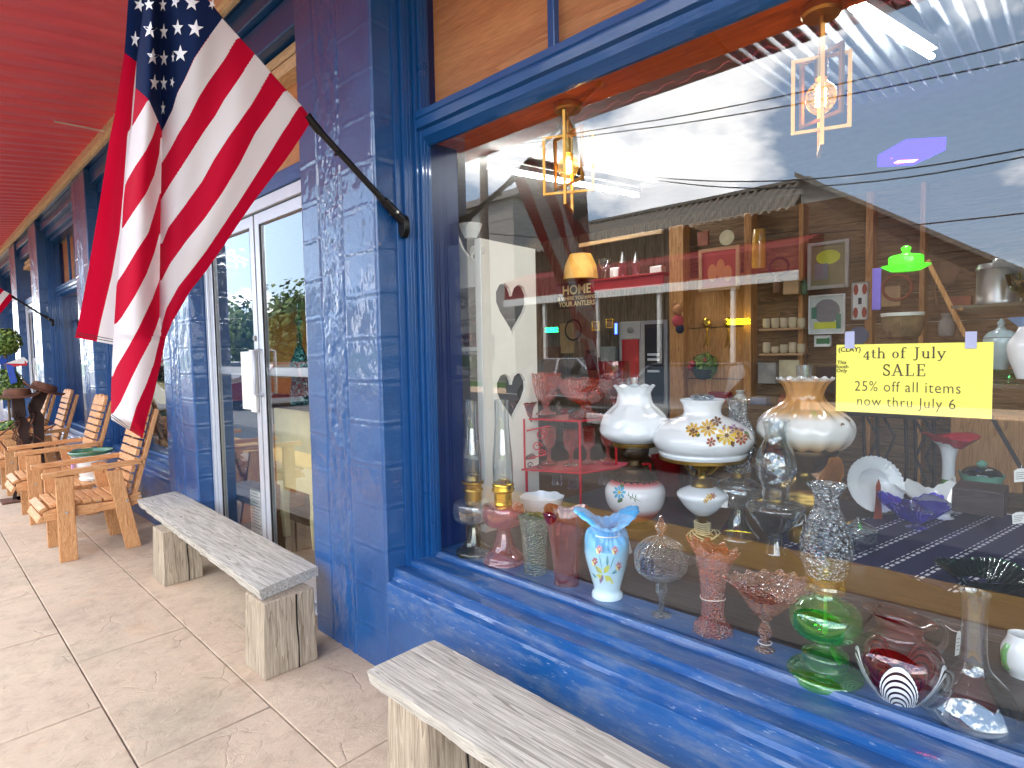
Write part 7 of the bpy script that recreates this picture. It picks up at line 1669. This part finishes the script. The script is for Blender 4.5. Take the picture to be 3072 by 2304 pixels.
# trees
TLEAF = NT('tree_leaf'); _c = TLEAF.attr('leaf_tone'); _cc = TLEAF.ramp(_c.outputs['Fac'], [(0,(.012,.028,.006,1)),(.5,(.035,.075,.014,1)),(1,(.10,.15,.035,1))])
_d = TLEAF.pbsdf(_cc, .5, spec=.3); _t = TLEAF.node('ShaderNodeBsdfTranslucent'); TLEAF.l.new(_cc, _t.inputs[0]); _m = TLEAF.node('ShaderNodeMixShader'); _m.inputs[0].default_value = .3; TLEAF.l.new(_d, _m.inputs[1]); TLEAF.l.new(_t.outputs[0], _m.inputs[2]); TLEAF = TLEAF.done(_m.outputs[0])
BARK = flat('bark', (84,70,56), .95, bump=.6)
def tree(label, x, y, H, R, seed, n=2600, leaf=.34):
    rnd = random.Random(seed); t = thing('tree', label, 'tree', (x,y,-.2), 'trees across the street')
    mb = MB().tube([(x,y,-.2),(x+.1,y,H*.3),(x+.15,y+.1,H*.6)], [.28,.2,.1], 10); balls = []
    for k in range(11):
        a = rnd.uniform(0,2*math.pi); rr = R*rnd.uniform(.25,.75); z = H*rnd.uniform(.35,.86); c = (x+rr*math.cos(a), y+rr*math.sin(a), z)
        mb.tube([(x+.1,y,H*rnd.uniform(.25,.5)), tuple((np.array([x,y,z*.85])+np.array(c))/2), c], [.09,.06,.02], 6); balls.append((c, R*rnd.uniform(.32,.5), n//12, (1,1,.8), .25))
    balls.append(((x,y,H*.84), R*.5, n//12, (1,1,.9), .25)); mb.build('trunk', BARK, t); leafy('crown', balls, leaf, t, TLEAF, seed)
for k, (px, py, X, R, lb) in enumerate(((720,925,16,3.6,'round leafy tree mirrored in the left glass door'),(840,905,15,3.9,'broad leafy tree mirrored in the middle of the glass doors'),(930,885,14,3.6,'leafy tree mirrored at the right of the glass doors'),(1500,640,30,2.6,'small tree behind the pale clapboard house'),(640,930,17,3.6,'leafy tree at the far left of the row across the street'),(985,900,15,3.5,'leafy tree at the right end of the row across the street'))):
    p = RX(px, py, X); tree(lb, p[0], p[1], p[2]+.2, R, 31+k)
# parked cars
def car(label, x, y, rot, paint):
    t = thing('parked_car', label, 'car', (0,0,0), 'cars parked along the street'); L, Wd = 4.5, 1.8
    def P(u, v, w): return (u, v, w)
    low = [(-2.2,.32),(-2.25,.62),(-2.15,.86),(-1.3,.98),(1.55,1.0),(2.2,.92),(2.25,.5),(2.2,.3)]
    mb = MB(); secs = [(-.86,.97),(-.9,1.0),(-.45,1.0),(.45,1.0),(.9,1.0),(.86,.97)]
    n = len(low); vs = [(u*k, w, .3+(v-.3)*(k if abs(w)>.88 else 1)) for w, k in secs for u, v in low]
    mb.add(vs, [(i*n+j, (i+1)*n+j, (i+1)*n+(j+1)%n, i*n+(j+1)%n) for i in range(len(secs)-1) for j in range(n)]+[tuple(range(n)), tuple(range((len(secs)-1)*n, len(secs)*n))[::-1]])
    top = [(-1.25,.97),(-.55,1.42),(.75,1.46),(1.7,.99)]
    cab = [(-.84,1),(-.70,0),(.70,0),(.84,1)]
    body = mb.build('body', paint, t, smooth=40, bevel=.05, seg=3)
    def cabin(s, zo): return [(u*s, wv, v+zo) for (wv, _) in ((-1,0),(1,0)) for u, v in top]
    g_ = MB(); vv = [(-1.25,-.82,.96),(-.6,-.66,1.42),(.75,-.66,1.45),(1.7,-.80,.98),(-1.25,.82,.96),(-.6,.66,1.42),(.75,.66,1.45),(1.7,.80,.98)]
    g_.add(vv, [(0,1,2,3),(4,7,6,5),(0,4,5,1),(2,6,7,3),(1,5,6,2)]); g_.build('windows', flat('car_glass', (24,28,32), .05, coat=.5) if 'car_glass' not in bpy.data.materials else bpy.data.materials['car_glass'], t, smooth=0)
    MB().box((-.58,-.655,1.425),(.72,.655,1.475)).build('roof', paint, t, bevel=.03, seg=3)
    pl_ = MB()
    for s in (-1,1):
        for a, c in ((0,1),(2,3)): pl_.beam(np.array(vv[a])*np.array([1,s*1.01,1]), np.array(vv[c])*np.array([1,s*1.01,1]), .07, .05)
        pl_.beam((.15,s*.835,.98),(.15,s*.67,1.44),.07,.04)
    pl_.build_split('window_pillar', paint, t, smooth=0)
    for u in (-1.4,1.35):
        for s in (-1,1):
            ty = MB().tube([(u,s*.74,.33),(u,s*.93,.33)], .33, 24).build('wheel', BLACK, t, bevel=.03); MB().tube([(u,s*.931,.33),(u,s*.945,.33)], .21, 18).build('rim', METAL, ty)
    for s in (-1,1):
        MB().box((-2.27,s*.6-.2,.62),(-2.18,s*.6+.2,.78)).build('headlight', flat('headlight_lens', (214,216,220), .1, coat=.6) if 'headlight_lens' not in bpy.data.materials else bpy.data.materials['headlight_lens'], t, bevel=.02)
        MB().box((2.18,s*.66-.16,.66),(2.27,s*.66+.16,.82)).build('tail_light', flat('tail_light_lens', (170,16,20), .15, coat=.6) if 'tail_light_lens' not in bpy.data.materials else bpy.data.materials['tail_light_lens'], t, bevel=.02)
    t.location = (x, y, -.155); t.rotation_euler = (0,0,rot); return t
PCOL = [flat('car_paint_black', (18,20,24), .15, .3, coat=1), flat('car_paint_silver', (168,172,176), .25, .6, coat=1), flat('car_paint_white', (220,222,222), .2, coat=1), flat('car_paint_red', (120,20,26), .2, .3, coat=1)]
car('black car parked facing the shop, mirrored behind the tan shade lamp', -7.2, 4.6, math.radians(178), PCOL[0])
car('silver car parked across the street in front of the warehouse', -12.6, 11.5, math.radians(90), PCOL[1])
car('white car parked far along the street, mirrored in the left glass door', -7.6, 27, math.radians(180), PCOL[2])
car('dark red car parked far along the street, mirrored in the glass doors', -7.4, 20, math.radians(180), PCOL[3])
